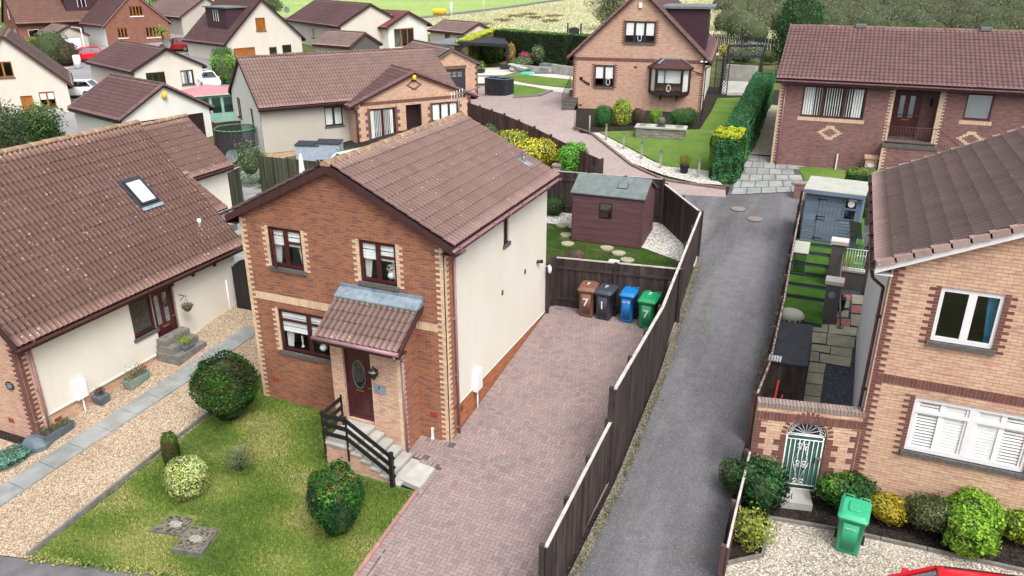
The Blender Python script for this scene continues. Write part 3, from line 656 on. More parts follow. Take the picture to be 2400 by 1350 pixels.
# ================= number seven =================
H1=house('brick_house','two storey red brick house with cream quoins and tiled porch, in the middle','house',-6.14,0,0,0,6.14,7.12,5.75,7.27,o=.33,og=.15,
  wm={'F':'brick_red','L':'render_cream','B':'render_cream','R':'render_cream'},roofm='tile_pink',ridgem='ridge_mossy',gut='gutter_mauve',seg=6,amp=.07,roll=.165,plinth=('R',.9,'brick_plinth'),
  ops=[win('F',.92,4.28,1.06,1.12,cols=(.5,),tr=.36,trs=(1,),blind=('stripe',.45),fm='maroon',cur=dict(wd=.3)),win('F',3.76,4.29,1.06,1.12,cols=(.5,),tr=.36,trs=(1,),blind=('stripe',.45),fm='maroon',cur=dict(wd=.28)),
   win('F',.92,1.74,1.95,1.28,cols=(.5,),tr=.26,blind=('stripe',.5),fm='maroon',cur=dict(wd=.35,sides=(0,))),win('R',3.62,4.40,.4,.88,cols=(),fm='timber_brown',glass='glass_dark',sill='sill_grey')])
r1,f1=H1['root'],H1['fr']['F']; f1r=H1['fr']['R']
mb=MB(); A0=P3(f1,.97,4.36,-.02); dv=np.array([math.cos(.75),-math.sin(.75),0.]); W0=.46
for z_ in (0,.94): mb.obox(A0+Z*z_,dv*W0,Z*.06,np.array([dv[1],-dv[0],0])*-.04)
for q in (0,W0-.06): mb.obox(A0+dv*q,dv*.06,Z*1.0,np.array([dv[1],-dv[0],0])*-.04)
cs=mb.build('open_casement','maroon',r1); mb=MB(); mb.face([A0+Z*.05,A0+dv*W0+Z*.05,A0+dv*W0+Z*.97,A0+Z*.97]); mb.build('casement_glass','glass_pale',cs)
mb=MB()
quoins(mb,f1,0,1,-.1,5.55); quoins(mb,f1,6.14,-1,-.1,5.55,start=1)
for (u,z0,z1) in ((.92,4.25,5.42),(3.76,4.25,5.42),(.92,1.72,3.05)): quoins(mb,f1,u,-1,z0,z1,.2,.1)
for (u,z0,z1) in ((1.98,4.25,5.42),(4.82,4.25,5.42)): quoins(mb,f1,u,1,z0,z1,.2,.1)
soldier(mb,f1,.22,3.15,3.22); soldier(mb,f1,5.30,5.93,3.22)
quoins(mb,f1r,0,1,-.2,5.5,.215,.1,d=.034,start=0)
part('corner_brickwork',mb,'quoin_cream',r1)
mb=MB(); fbox(mb,f1r,0,-.6,.0,.46,6.05,.03); part('return_brickwork',mb,'brick_red',r1)
airbricks(r1,f1,[(.42,.62),(5.6,.70)]); airbricks(r1,f1r,[(.62,.55)])
for u,z in ((3.45,2.92),(5.2,2.94),(.7,.62)): mb=MB(); fbox(mb,f1r,u,z,.018,.09,.14,.025); part('vent',mb,'quoin_brown',r1)
downpipe(r1,f1r,.42,-.05,5.42)
mb=MB(); fbox(mb,f1r,1.42,.80,.018,.36,.62,.14); mb.tube(P3(f1r,1.62,.8,.07),P3(f1r,1.62,-.1,.07),.022,8); fbox(mb,f1r,1.45,.83,.158,.30,.56,.012); part('meter_box',mb,'upvc_white',r1)
mb=MB(); mb.tube(P3(f1r,6.3,2.98,.02),P3(f1r,6.42,2.96,.16),.045,10,.06); mb.lathe([(.07,0),(.07,.05)],P3(f1r,6.3,2.95,.05),10); part('security_camera',mb,'black_paint',r1)
mb=MB(); mb.box((5.62,-.05,0.0),(5.68,0.0,.35)); mb.box((5.61,-.07,-.06),(5.69,-.01,.06)); part('overflow_pipe',mb,'upvc_white',r1)
# porch
mb=MB(); PF=(np.array([3.2,-.85,0]),np.array([1.,0,0]),np.array([0,-1.,0]),2.08); PR=(np.array([5.28,-.85,0]),np.array([0,1.,0]),np.array([1.,0,0]),.85); PL=(np.array([3.2,0,0]),np.array([0,-1.,0]),np.array([-1.,0,0]),.85)
wall(mb,PF,[(0,-.6),(2.08,-.6),(2.08,3.36),(0,3.36)],[(.36,.64,.84,2.12)],reveal=.14); part('porch_front_wall',mb,'brick_buff',r1)
mb=MB(); wall(mb,PR,[(0,-.6),(.85,-.6),(.85,3.9),(0,3.36)],[]); part('porch_side_wall',mb,'brick_red',r1); mb=MB(); wall(mb,PL,[(0,-.6),(.85,-.6),(.85,3.36),(0,3.9)],[]); part('porch_side_wall',mb,'brick_red',r1)
mb=MB(); quoins(mb,PR,0,1,-.2,3.3,.1,.215); quoins(mb,PF,2.08,-1,-.2,3.3,.1,.1,d=.006); part('porch_quoins',mb,'quoin_cream',r1)
door(r1,PF,.36,.64,.84,2.12,'maroon',.14,'oval')
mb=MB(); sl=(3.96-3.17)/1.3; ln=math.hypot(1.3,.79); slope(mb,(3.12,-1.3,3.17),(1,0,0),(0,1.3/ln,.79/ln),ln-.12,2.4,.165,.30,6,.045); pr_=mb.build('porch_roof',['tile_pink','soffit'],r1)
mb=MB(); mb.prism([(3.1,.0,4.14),(3.1,-.03,4.14),(3.1,-.03,4.05),(3.1,-.34,3.905),(3.1,-.34,3.86),(3.1,0,3.9)],(2.44,0,0))
mb.build('lead_flashing','lead',pr_)
mb=MB(); mb.tube((3.08,-1.36,3.15),(5.56,-1.36,3.15),.055,10); part('porch_gutter',mb,'gutter_mauve',r1)
mb=MB(); mb.prism([(5.525,-1.30,3.12),(5.525,0,3.92),(5.525,0,3.80),(5.525,-1.30,3.0)],(.02,0,0)); mb.box((3.12,-1.31,3.0),(5.53,-1.29,3.14)); mb.box((3.12,-1.3,3.0),(5.53,-.86,3.02)); part('porch_fascia',mb,'timber_brown',r1)
mb=MB(); mb.path([(5.45,-1.36,3.1),(5.45,-1.36,2.98),(5.36,-.95,2.86),(5.36,-.86,2.7),(5.36,-.86,-.05)],.034,8); part('porch_downpipe',mb,'gutter_mauve',r1)
mb=MB(); c=np.array([4.58,-1.0,2.25]); mb.lathe([(.02,-.16),(.05,-.12),(.09,-.06),(.125,0),(.125,.05),(.10,.11),(.04,.15),(.015,.22)],c,12); mb.tube(c+Z*.2,(4.58,-.85,2.3),.012,6); mb.tube(c+Z*.05,c+Z*.02+np.array([0,.14,0]),.012); lt_=part('wall_lantern',mb,'black_paint',r1)
mb=MB(); mb.lathe([(.118,.052),(.112,.08),(.09,.112)],c+np.array([0,-.012,0]),12); mb.build('lantern_dome','metal_grey',lt_)
mb=MB(); fbox(mb,PF,1.26,1.62,.0,.36,.24,.012); mb=mb; nb=part('number_plaque',mb,'lead',r1)
MX=Matrix(((1,0,0,0),(0,0,-1,0),(0,1,0,0),(0,0,0,1)))
textmesh('plaque_number','7',.15,'black_paint',nb,Matrix.Translation((3.2+1.42,-.866,1.73))@MX,.002)
# window-sill ornaments seen through the glass
def ornament(parent,c,kind):
    mb=MB()
    if kind=='candle': mb.lathe([(.05,0),(.05,.02),(.015,.04),(.02,.14),(.035,.2),(.035,.22)],c,10); mb.lathe([(.028,.22),(.028,.34)],c,10)
    else: mb.lathe([(.03,0),(.09,.05),(.11,.12),(.08,.19),(.04,.22)],c,12)
    mb.build('ornament','upvc_white',parent)
w3=[q for q in bpy.data.objects if q.parent==r1 and q.name.startswith('window')][2]
ornament(w3,(1.42,.28,1.80),'candle'); ornament(w3,(2.12,.28,1.80),'vase')
P,Nn=ell_pts(60,.13,.13,.11,1,.2,4,3); leaves('sill_flowers',P+np.array([2.12,.28,2.1]),Nn,.06,pal((210,216,200),(70,90,60)),w3,3)
w2_=[q for q in bpy.data.objects if q.parent==r1 and q.name.startswith('window')][1]
ornament(w2_,(4.52,.24,4.35),'vase'); P,Nn=ell_pts(70,.12,.1,.12,1,.2,4,5); leaves('sill_flowers',P+np.array([4.52,.24,4.66]),Nn,.06,pal((240,240,230),(230,232,220),(120,140,60)),w2_,5)
# flue on the roof
mb=MB(); sl=H1['sl']; px_,py_=5.55,6.6; pz=5.75+sl*(6.14-px_); mb.lathe([(.055,-.1),(.055,.30)],(px_,py_,pz),12); fl=part('roof_flue',mb,'metal_grey',r1)
mb=MB(); mb.lathe([(.075,.30),(.075,.33),(.055,.35),(.055,.38),(.075,.40),(.07,.44)],(px_,py_,pz),12); mb.build('flue_terminal','gutter_mauve',fl)
mb=MB(); a=np.array((px_-.16,py_-.18,pz+.16)); mb.obox(a,(.42,0,-.42*sl),(0,.36,0),(0,0,.02)); mb.build('flue_flashing','lead',fl)
# ================= left house =================
H2=house('left_bungalow','cream harled house with very large speckled red-brown roof and one skylight, at left','house',-17.98,-3.95,-.5,R_(.7),7.28,8.3,3.55,7.15,o=.38,og=.2,
  wm={'R':'render_cream','F':'brick_tan','B':'render_cream','L':'render_cream'},roofm='tile_red',ridgem='ridge_mossy',gut='gutter_brown',trim='timber_brown',seg=6,roll=.165,amp=.07,plinth=('R',.76,'brick_buff'),gauge=.36,base=-1.5,
  ops=[win('R',3.64,1.60,.86,1.2,cols=(),fm='maroon',glass='glass_dark',sill='sill_grey'),dor('R',4.50,.70,.92,2.1,fm='maroon',depth=.14,style='twin')])
r2,f2,f2r=H2['root'],H2['fr']['F'],H2['fr']['R']
mb=MB(); quoins(mb,f2,7.28,-1,-.3,3.1,.3,.2,m=0,d=.006); quoins(mb,f2r,0,1,-.3,3.1,.215,.1,m=0,d=.03); part('corner_brickwork',mb,'quoin_brown',r2)
mb=MB(); fbox(mb,f2r,0,-.5,.0,.42,3.65,.022); part('return_brickwork',mb,'brick_buff',r2)
mb=MB(); fbox(mb,f2r,.42,.73,.018,7.88,.05,.03); part('render_bead',mb,'render_cream',r2)
airbricks(r2,f2r,[(.55,.38),(3.62,.46),(7.6,.5)]); airbricks(r2,f2,[(6.2,.5)])
downpipe(r2,f2r,.30,-.3,3.25,swan=.33)
mb=MB(); fbox(mb,f2r,1.25,.76,.018,.36,.56,.15); mb.tube(P3(f2r,1.45,.8,.09),P3(f2r,1.45,-.15,.09),.022,8); part('meter_box',mb,'upvc_white',r2)
mb=MB(); mb.tube(P3(f2r,7.70,2.05,.06),P3(f2r,7.72,.3,.06),.032,8); part('waste_pipe',mb,'upvc_white',r2)
mb=MB(); fbox(mb,f2,6.62,1.7,.02,.18,.14,.015); pq=part('house_number_plaque',mb,'lead',r2)
mb=MB()
for a in range(10): t=a*.628; c=P3(f2,6.71+.13*math.cos(t),1.77+.11*math.sin(t),.03); mb.lathe([(.03,0),(.03,.02)],c,6)
mb.build('plaque_scrollwork','black_paint',pq)
# skylight on right slope
sl=H2['sl']; y0,y1=6.02,6.72; xa,xb=5.16,5.82; za=3.55+sl*(7.28-xa); zb_=3.55+sl*(7.28-xb); nn=np.array([sl,0,1])/math.hypot(sl,1); dn=np.array([xb-xa,0,zb_-za])
A=np.array([xa,y0,za])+nn*.075; mb=MB(); dnu=dn/np.linalg.norm(dn); wv=np.array([0,y1-y0,0.]); L_=np.linalg.norm(dn)
mb.obox(A-dnu*.12-np.array([0,.09,0]),dnu*(L_+.22),np.array([0,y1-y0+.18,0]),nn*.06); mb.obox(A-dnu*.02,dnu*.07,wv,nn*.13); mb.obox(A+dnu*(L_-.05),dnu*.07,wv,nn*.13); mb.obox(A,dnu*L_,np.array([0,.06,0]),nn*.13); mb.obox(A+wv-np.array([0,.06,0]),dnu*L_,np.array([0,.06,0]),nn*.13)
sky_=part('skylight',mb,'charcoal',r2); mb=MB(); mb.obox(A+dnu*.05+np.array([0,.06,0])+nn*.09,dnu*(L_-.1),wv-np.array([0,.12,0]),nn*.01); mb.build('skylight_pane','gloss_white',sky_)
mb=MB(); mb.obox(A+dnu*.03+np.array([0,.05,0])+nn*.075,dnu*(L_-.06),wv-np.array([0,.1,0]),nn*.008); mb.build('skylight_blind','blind_white',sky_)
mb=MB(); mb.obox(A+dnu*(L_+.06)-np.array([0,.09,0])+nn*.045,dnu*.16,np.array([0,y1-y0+.18,0]),nn*.012); mb.build('skylight_flashing','lead',sky_)
mb=MB(); mb.lathe([(.05,-.1),(.05,.2),(.07,.22),(.07,.34)],(6.84,7.42,3.55+sl*(7.28-6.84)),10); part('soil_vent',mb,'upvc_white',r2)
mb=MB()
for u in (5.2,6.1,7.1): mb.tube(P3(f2r,u,2.92,.12),P3(f2r,u,2.86,.28),.05,8,.06)
part('eaves_light',mb,'black_paint',r2)
mb=MB(); q0=P3(f2r,5.60,2.32,.0); mb.tube(q0,q0+np.array([.34,0,0]),.012); mb.tube(q0-Z*.22,q0+np.array([.25,0,0]),.010); mb.tube(q0-Z*.26,q0+Z*.05,.012); part('basket_bracket',mb,'black_paint',r2)
# annex wing behind (same house)
H2b=house('garage','garage behind the left house, under a plain red-brown roof without skylight','garage',-22.3,6.9,.74,R_(-.5),4.35,5.34,2.65,4.51,o=.3,og=.15,wm={'*':'render_cream'},roofm='tile_red',ridgem='ridge_mossy',gut='gutter_brown',seg=4,base=-1.2)
# small roof of the rear porch
H2c=house('rear_porch','small lean-to sized outhouse with white-edged red tiled roof behind the left house','outhouse',-15.42,4.45,.97,R_(1),3.1,1.3,2.61,3.61,o=.2,og=.12,wm={'*':'render_cream'},roofm='tile_red',ridgem='ridge_mossy',trim='timber_white',gut='gutter_brown',seg=4)
# ================= right house =================
H6=house('brick_house','two storey buff brick house with dark brick quoins and white windows, at right','house',9.80,1.40,.3,0,8.0,7.67,5.9,7.75,o=.35,og=.16,base=-1.5,
  wm={'F':'brick_buff','L':'render_white','R':'render_white','B':'render_white'},roofm='tile_brown',ridgem='ridge_brown',trim='upvc_white',gut='gutter_brown',seg=6,roll=.16,amp=.07,verge='cap',gauge=.36,
  ops=[win('F',.94,4.18,1.14,1.22,cols=(.52,),fm='upvc_white',blind=None,bw=.075,cur=dict(wd=.22,matn='blue_curtain',sides=(1,))),win('F',.92,1.46,2.3,1.36,cols=(.5,),tr=.26,fm='upvc_white',blind='shutter',bw=.075)])
r6,f6,f6l=H6['root'],H6['fr']['F'],H6['fr']['L']
mb=MB(); quoins(mb,f6,0,1,-.2,5.75,.215,.1); quoins(mb,f6,.94,-1,4.1,5.42,.215,.1); quoins(mb,f6,2.08,1,4.1,5.42,.215,.1); quoins(mb,f6,.92,-1,1.3,2.85,.215,.1); quoins(mb,f6,3.22,1,1.3,2.85,.215,.1); soldier(mb,f6,.0,8.0,3.02,.215); part('corner_brickwork',mb,'quoin_brown',r6)
mb=MB(); fbox(mb,f6l,7.2,-.8,.0,.47,6.6,.03); part('return_brickwork',mb,'brick_buff',r6)
airbricks(r6,f6,[(.75,.12),(5.0,.2),(3.3,.15)])
mb=MB(); fl_=f6l; mb.path([P3(fl_,7.2,5.45,.4),P3(fl_,7.28,5.25,.33),P3(fl_,7.35,5.1,.1),P3(fl_,7.35,-.3,.1)],.036,8)
for z in (4.4,2.6,.9): fbox(mb,fl_,7.30,z,.03,.1,.04,.11)
part('downpipe',mb,'gutter_brown',r6)
mb=MB(); fbox(mb,fl_,6.9,-.1,.0,.12,.22,.12); mb.lathe([(.07,0),(.07,.1)],P3(fl_,6.6,.35,.07),10); part('vent_cover',mb,'upvc_white',r6)
# ================= middle bungalow =================
H3=house('bungalow','cream bungalow with wide projecting buff brick gable and yellow alarm box, behind the central house','bungalow',-30.18,26.63,.93,R_(-36.8),7.72,13.08,3.22,5.51,o=.42,og=.15,base=-1.8,
  wm={'F':'render_white','R':'render_grey','B':'render_white','L':'render_white'},roofm='tile_pink',ridgem='ridge_brown',trim='timber_brown',gut='gutter_brown',seg=4,roll=.2,amp=.035,plinth=('RF',.2,'brick_buff'),
  ops=[win('R',3.94,1.46,1.18,1.22,cols=(.5,),blind='slats',fm='dark_brown'),win('F',1.2,1.5,1.2,1.3,cols=(.5,),fm='dark_brown',glass='glass_dark'),win('F',5.0,1.3,.9,1.3,cols=(),fm='dark_brown',glass='glass_dark')])
r3=H3['root']
wx=7.72; M3=Matrix.Translation((wx+1.2,5.5,0))@Matrix.Rotation(R_(90),4,'Z')
H3w=house('',None,None,0,0,0,0,8.2,3.6,2.95,4.62,o=.42,og=.15,base=-1.8,root=r3,xf=M3,wm={'F':'brick_buff','R':'brick_buff','L':'brick_buff'},roofm='tile_plum',ridgem='ridge_brown',trim='timber_brown',gut='gutter_brown',seg=4,skip='B',verge='cap',
  ops=[win('F',.97,.30,1.75,2.2,cols=(.5,),fm='maroon',blind=('vertical',.35),sill=None,glass='glass'),dor('F',3.45,.15,1.1,2.4,fm='dark_brown',depth=.55,style='boards'),win('F',5.3,1.30,1.9,1.22,cols=(.33,.66),fm='dark_brown',blind='slats')])
f3w=H3w['fr']['F']; mb=MB(); m=0
quoins(mb,f3w,0,1,-.6,2.7,.33,.215,grp=3); quoins(mb,f3w,8.2,-1,-.6,2.7,.33,.215,grp=3)
for u,s_ in ((.97,-1),(2.72,1),(5.3,-1),(7.2,1)): quoins(mb,f3w,u,s_,.3,2.55,.3,.15,grp=3)
soldier(mb,f3w,.4,7.8,2.72,.215,bw=.11); diamond(mb,f3w,4.1,3.75,0,4); part('corner_brickwork',mb,'quoin_brown',r3,M3)
mb=MB(); mb.lathe([(.14,0),(.16,.02),(.16,.22),(.12,.3)],P3(f3w,4.1,4.12,.09),6); part('alarm_box',mb,'alarm_yellow',r3,M3)
mb=MB(); mb.path([P3(f3w,-.1,2.62,.2),P3(f3w,.12,2.4,.06),P3(f3w,.12,-.6,.06)],.035); part('downpipe',mb,'black_paint',r3,M3)
# ================= centre back house =================
H4=house('brick_house','tall pale brick gable house with a brown-framed bay window and flat dormer, at the back','house',-8.08,33.5,2.3,R_(7.3),8.25,12.5,4.38,8.24,o=.35,og=.2,base=-1.5,
  wm={'F':'brick_tan','R':'render_cream','L':'brick_tan','B':'brick_tan'},roofm='tile_plum',ridgem='ridge_brown',trim='timber_brown',gut='gutter_brown',seg=4,verge='cap',
  ops=[win('F',3.22,5.05,1.86,1.28,cols=(.33,.67),blind=('roller',.66),fm='dark_brown'),win('F',1.42,2.30,1.24,1.34,cols=(.5,),blind=('roller',.62),fm='dark_brown')])
r4,f4=H4['root'],H4['fr']['F']
mb=MB(); quoins(mb,f4,0,1,0,4.2,.215,.1); quoins(mb,f4,8.25,-1,0,4.2,.215,.1)
for u,s_,a,b in ((3.22,-1,5.0,6.4),(5.08,1,5.0,6.4),(1.42,-1,2.25,3.7),(2.66,1,2.25,3.7)): quoins(mb,f4,u,s_,a,b,.215,.1)
soldier(mb,f4,.0,8.25,3.88,.22,bw=.1); part('corner_brickwork',mb,'quoin_brown',r4)
airbricks(r4,f4,[(.45,1.0),(4.1,.9),(7.6,.9),(3.9,3.5)])
mb=MB()
for i,(dx,dz) in enumerate(((0,0),(.12,-.06),(.22,-.12),(.32,-.17),(.42,-.20))): fbox(mb,f4,.62+dx,2.55+dz,.01,.09,.16,.02)
fbox(mb,f4,.45,2.66,.01,.2,.2,.02); part('house_name_sign',mb,'black_paint',r4)
mb=MB(); fbox(mb,f4,4.0,7.1,.0,.2,.3,.1); part('alarm_box',mb,'upvc_white',r4)
# bay window
bx0,bx1=4.95,7.42; dep=.62; z0b,z1b=2.12,3.62
pts=[(bx0,0),(bx0+.42,-dep),(bx1-.42,-dep),(bx1,0)]; bay=MB()
for z,h in ((z0b-.12,.2),(z1b-.1,.16)): bay.prism([(x,y,z) for x,y in pts],(0,0,h))
for i,(x,y) in enumerate(pts): bay.cbox(x,y if i in(1,2) else y-.04,z0b,.10,.10,z1b-z0b)
bay.box((bx0+.95,-dep-.02,z0b),(bx0+1.0,-dep+.04,z1b)); 
bo=part('bay_window',bay,'dark_brown',r4); mb=MB()
for a,b in zip(pts[:-1],pts[1:]): mb.obox((a[0],a[1],z0b+.08),(b[0]-a[0],b[1]-a[1],0),(0,0,z1b-z0b-.16),(0,.006,0))
mb.build('bay_pane','glass',bo); mb=MB(); mb.obox((bx0+.55,-dep+.08,z0b+.62),(1.38,0,0),(0,0,.85),(0,.01,0)); mb.obox((bx0+.1,-.06,z0b+.1),(.32,-dep+.14,0),(0,0,1.3),(0,.01,0)); mb.obox((bx1-.1,-.06,z0b+.1),(-.32,-dep+.14,0),(0,0,1.3),(0,.01,0)); mb.build('bay_blind','blind_white',bo)
mb=MB(); ro=[(bx0-.2,-.02,3.66),(bx0+.28,-dep-.22,3.66),(bx1-.28,-dep-.22,3.66),(bx1+.2,-.02,3.66)]; ri=[(bx0+.55,-.02,4.12),(bx0+.8,-.2,4.12),(bx1-.8,-.2,4.12),(bx1-.55,-.02,4.12)]
for i in range(3): mb.face([ro[i],ro[i+1],ri[i+1],ri[i]],0)
mb.prism(ro,(0,0,-.08)); br=mb.build('bay_roof','timber_brown',bo); mb=MB(); mb.prism([(x,y,z+.01) for x,y,z in ri],(0,0,.08))
for s_ in (0,1,2): a,b=np.array(ri[s_ if s_<2 else 3]),np.array(ro[s_ if s_<2 else 3]); mb.bar(a+Z*.03,a+(b-a)*.55+Z*.03,.2,.03)
mb.build('bay_lead','lead',bo); mb=MB(); [mb.prism([(x,-.0,z0b-.12),(x,-.42,z0b-.12),(x,-.0,z0b-.55)],(.07,0,0)) for x in (bx0+.7,bx1-.75)]; mb.build('bay_bracket','dark_brown',bo)
# side dormer
sl=H4['sl']; mb=MB(); zt=7.05; xi=8.25-(zt-4.38)/sl; xo=8.15; y0,y1=.9,4.4
prof=[(xi-.1,zt),(xo,zt),(xo,4.38+sl*(8.25-xo)),]
mb.prism([(x,y0,z) for x,z in prof],(0,y1-y0,0)); dm=part('dormer',mb,'cladding_plum',r4)
mb=MB(); mb.box((xi-.4,y0-.2,zt+.002),(xo+.35,y1+.2,zt+.14)); mb.build('dormer_roof','felt_grey',dm)
mb=MB()
for k in range(3): mb.box((xo+.0,y0+.3+k*1.0,5.2),(xo+.05,y0+1.1+k*1.0,6.6))
mb.build('dormer_windows','glass_sky',dm)
mb=MB(); n=24
for i in range(n):
    zz=4.6+(zt-4.6)*i/n; xl=8.25-(zz-4.38)/sl; mb.obox((xl,y0-.012,zz),(xo-xl,0,0),(0,0,(zt-4.6)/n-.02),(0,-.012,0))
mb.build('dormer_cladding','cladding_plum',dm)
mb=MB(); mb.lathe([(.09,0),(.1,.04),(.06,.10)],(8.05,-.14,4.0),10); mb.lathe([(.09,0),(.1,.04),(.06,.10)],(8.32,-.14,4.0),10); part('floodlight',mb,'upvc_white',r4)
downpipe(r4,H4['fr']['R'],.12,0.05,3.9,'dark_brown')
mb=MB(); mb.path([P3(f4,7.5,3.5,.25),P3(f4,7.9,3.35,.06),P3(f4,8.15,3.3,.06)],.035); part('bay_pipe',mb,'dark_brown',r4)
# ================= right back bungalow =================
H5=house('bungalow','long plum brick bungalow with pale brick diamonds and raised recessed front door, at upper right','bungalow',5.28,34.56,2.8,R_(-89.5),9.43,20,4.12,6.03,o=.4,og=.2,base=-1.8,
  wm={'*':'brick_plum'},roofm='tile_plum',ridgem='ridge_brown',trim='gutter_brown',gut='gutter_mauve',seg=4,roll=.2,amp=.035,gauge=.32,
  ops=[win('R',1.1,2.18,2.82,1.5,cols=(.33,.67),blind=('vertical',.35),fm='timber_maroon',sill=None),('R',5.12,1.35,1.85,2.35,dict(k='hole')),win('R',8.05,2.5,1.08,1.2,cols=(),blind=('roller',.95),fm='timber_maroon',sill=None,blindm='curtain',glass='glass_sky')])
r5,f5=H5['root'],H5['fr']['R']
mb=MB(); quoins(mb,f5,0,1,-.4,3.85,.215,.1); 
quoins(mb,f5,5.12,-1,1.3,3.72,.22,.11); quoins(mb,f5,6.97,1,1.3,3.72,.3,.2); diamond(mb,f5,2.55,1.45,0,4); diamond(mb,f5,8.55,1.62,0,4);
soldier(mb,f5,1.0,4.0,2.0,.17,bw=.11); soldier(mb,f5,7.95,9.25,2.3,.17,bw=.11); part('corner_brickwork',mb,'quoin_cream',r5)
rec=(P3(f5,0,0,-.9),f5[1],f5[2],20); mb=MB(); wall(mb,rec,[(5.12,1.3),(6.97,1.3),(6.97,3.8),(5.12,3.8)],[])
for u in (5.12,6.97): mb.face([P3(f5,u,1.3,0),P3(f5,u,1.3,-.9),P3(f5,u,3.75,-.9),P3(f5,u,3.75,0)])
part('porch_recess_wall',mb,'brick_plum',r5); door(r5,rec,5.2,1.42,1.15,2.1,'timber_maroon',-.02,'twin')
mb=MB(); fbox(mb,f5,5.0,1.18,-.9,2.1,.14,1.55); fbox(mb,f5,4.9,1.18,.3,2.3,.14,.75); 
for i in range(5): fbox(mb,f5,7.2+.27*i,.95-.19*i,.0,.28,.12,1.0)
part('porch_landing',mb,'sill_grey',r5); mb=MB(); fbox(mb,f5,4.9,-.8,.0,2.3,1.97,1.02)
for i in range(5): fbox(mb,f5,7.2+.27*i,-.8,.0,.27,1.75-.19*i,.98)
part('landing_wall',mb,'brick_plum',r5); mb=MB(); quoins(mb,(P3(f5,0,0,1.02),f5[1],f5[2],20),4.9,1,-.4,1.15,.215,.1); part('landing_quoins',mb,'quoin_cream',r5)
mb=MB()
for i in range(18): mb.tube(P3(f5,4.95+.12*i,1.32,.98),P3(f5,4.95+.12*i,2.15,.98),.009,5)
mb.tube(P3(f5,4.93,2.15,.98),P3(f5,7.1,2.15,.98),.018); mb.tube(P3(f5,4.93,1.42,.98),P3(f5,7.1,1.42,.98),.012); mb.tube(P3(f5,7.1,2.15,.98),P3(f5,8.4,1.2,.98),.018)
for i in range(10): mb.tube(P3(f5,7.2+.125*i,1.05-.088*i,.98),P3(f5,7.2+.125*i,2.08-.092*i,.98),.008,5)
part('porch_railing',mb,'gutter_brown',r5)
downpipe(r5,f5,.28,-.4,3.9,'gutter_mauve'); 
mb=MB(); mb.lathe([(.05,0),(.05,.3),(.02,.34)],P3(rec,6.75,2.9,.1),8); part('wall_lantern',mb,'black_paint',r5)
for u in (3.0,8.6,14.0): mb=MB(); mb.box((9.43/2-.2,u,6.06),(9.43/2+.2,u+.5,6.22)); part('ridge_vent',mb,'felt_grey',r5)
mb=MB(); mb=MB(); fbox(mb,f5,3.05,-.4,.05,.06,.9,.06); part('overflow_pipe',mb,'upvc_white',r5)
# ================= the estate beyond =================
H7=house('garage','white rendered double garage with brown tiled roof and yellow hexagonal alarm','garage',-35.4,21.8,.12,R_(73.1),6.3,7.3,2.46,4.27,o=.3,og=.2,base=-1.5,wm={'*':'render_white'},roofm='tile_plum',ridgem='ridge_brown',trim='black_paint',gut='black_paint',verge='cap',seg=4,
  ops=[dor('F',.6,-.1,2.3,2.1,fm='dark_brown',style='garage'),dor('F',3.5,-.1,2.3,2.1,fm='dark_brown',style='garage')])
mb=MB(); mb.lathe([(.17,0),(.19,.02),(.19,.28),(.14,.36)],P3(H7['fr']['F'],3.15,3.35,.08),6); part('alarm_box',mb,'alarm_yellow',H7['root'])
H8=house('gable_house','cream gable house with orange-brown door and windows, at far left edge','house',-55.33,24.34,.1,R_(51.9),7.51,10,2.96,6.7,o=.4,og=.2,base=-1.5,wm={'*':'render_warm'},roofm='tile_brown',ridgem='ridge_brown',trim='gutter_brown',gut='black_paint',seg=4,
  ops=[win('F',2.7,3.52,1.28,1.2,cols=(.5,),fm='oak',blind=None),win('F',5.36,1.0,1.1,1.22,cols=(.5,),fm='oak',blind=('roller',.5)),dor('F',4.02,-.08,.86,2.08,fm='oak',style='panel'),win('F',1.2,.9,1.4,1.2,cols=(.5,),fm='oak')])
H9=house('bungalow','cream garage-like bungalow with dark windows and a satellite dish on its gable, beside the road','bungalow',-50.18,36.64,.76,R_(68.1),6.28,11.07,2.53,4.14,o=.35,og=.2,base=-1.5,wm={'*':'render_warm'},roofm='tile_plum',ridgem='ridge_brown',trim='dark_brown',gut='dark_brown',seg=3,
  ops=[win('F',1.0,.9,1.7,1.25,cols=(.33,.67),fm='dark_brown',glass='glass_dark'),win('F',4.15,.8,1.2,1.3,cols=(.5,),fm='dark_brown',blind=('vertical',.5))])
H10=house('gable_house','large cream gable house with oak windows and a slatted dormer, behind the mid bungalow','house',-53.64,52.39,1.9,R_(71.3),9.46,8.71,2.45,6.62,o=.4,og=.25,base=-1.5,wm={'*':'render_warm'},roofm='tile_plum',ridgem='ridge_brown',trim='dark_brown',gut='dark_brown',seg=3,
  ops=[win('F',3.8,3.3,1.2,1.35,cols=(),fm='oak',blind=('roller',.95),blindm='oak'),win('F',.75,.3,2.6,1.35,cols=(.5,),fm='oak',blind=('roller',.9),blindm='oak'),win('F',5.1,.4,1.0,1.1,cols=(),fm='oak',glass='glass_dark'),win('F',6.8,.3,1.2,1.3,cols=(),fm='dark_brown',glass='glass_dark')])
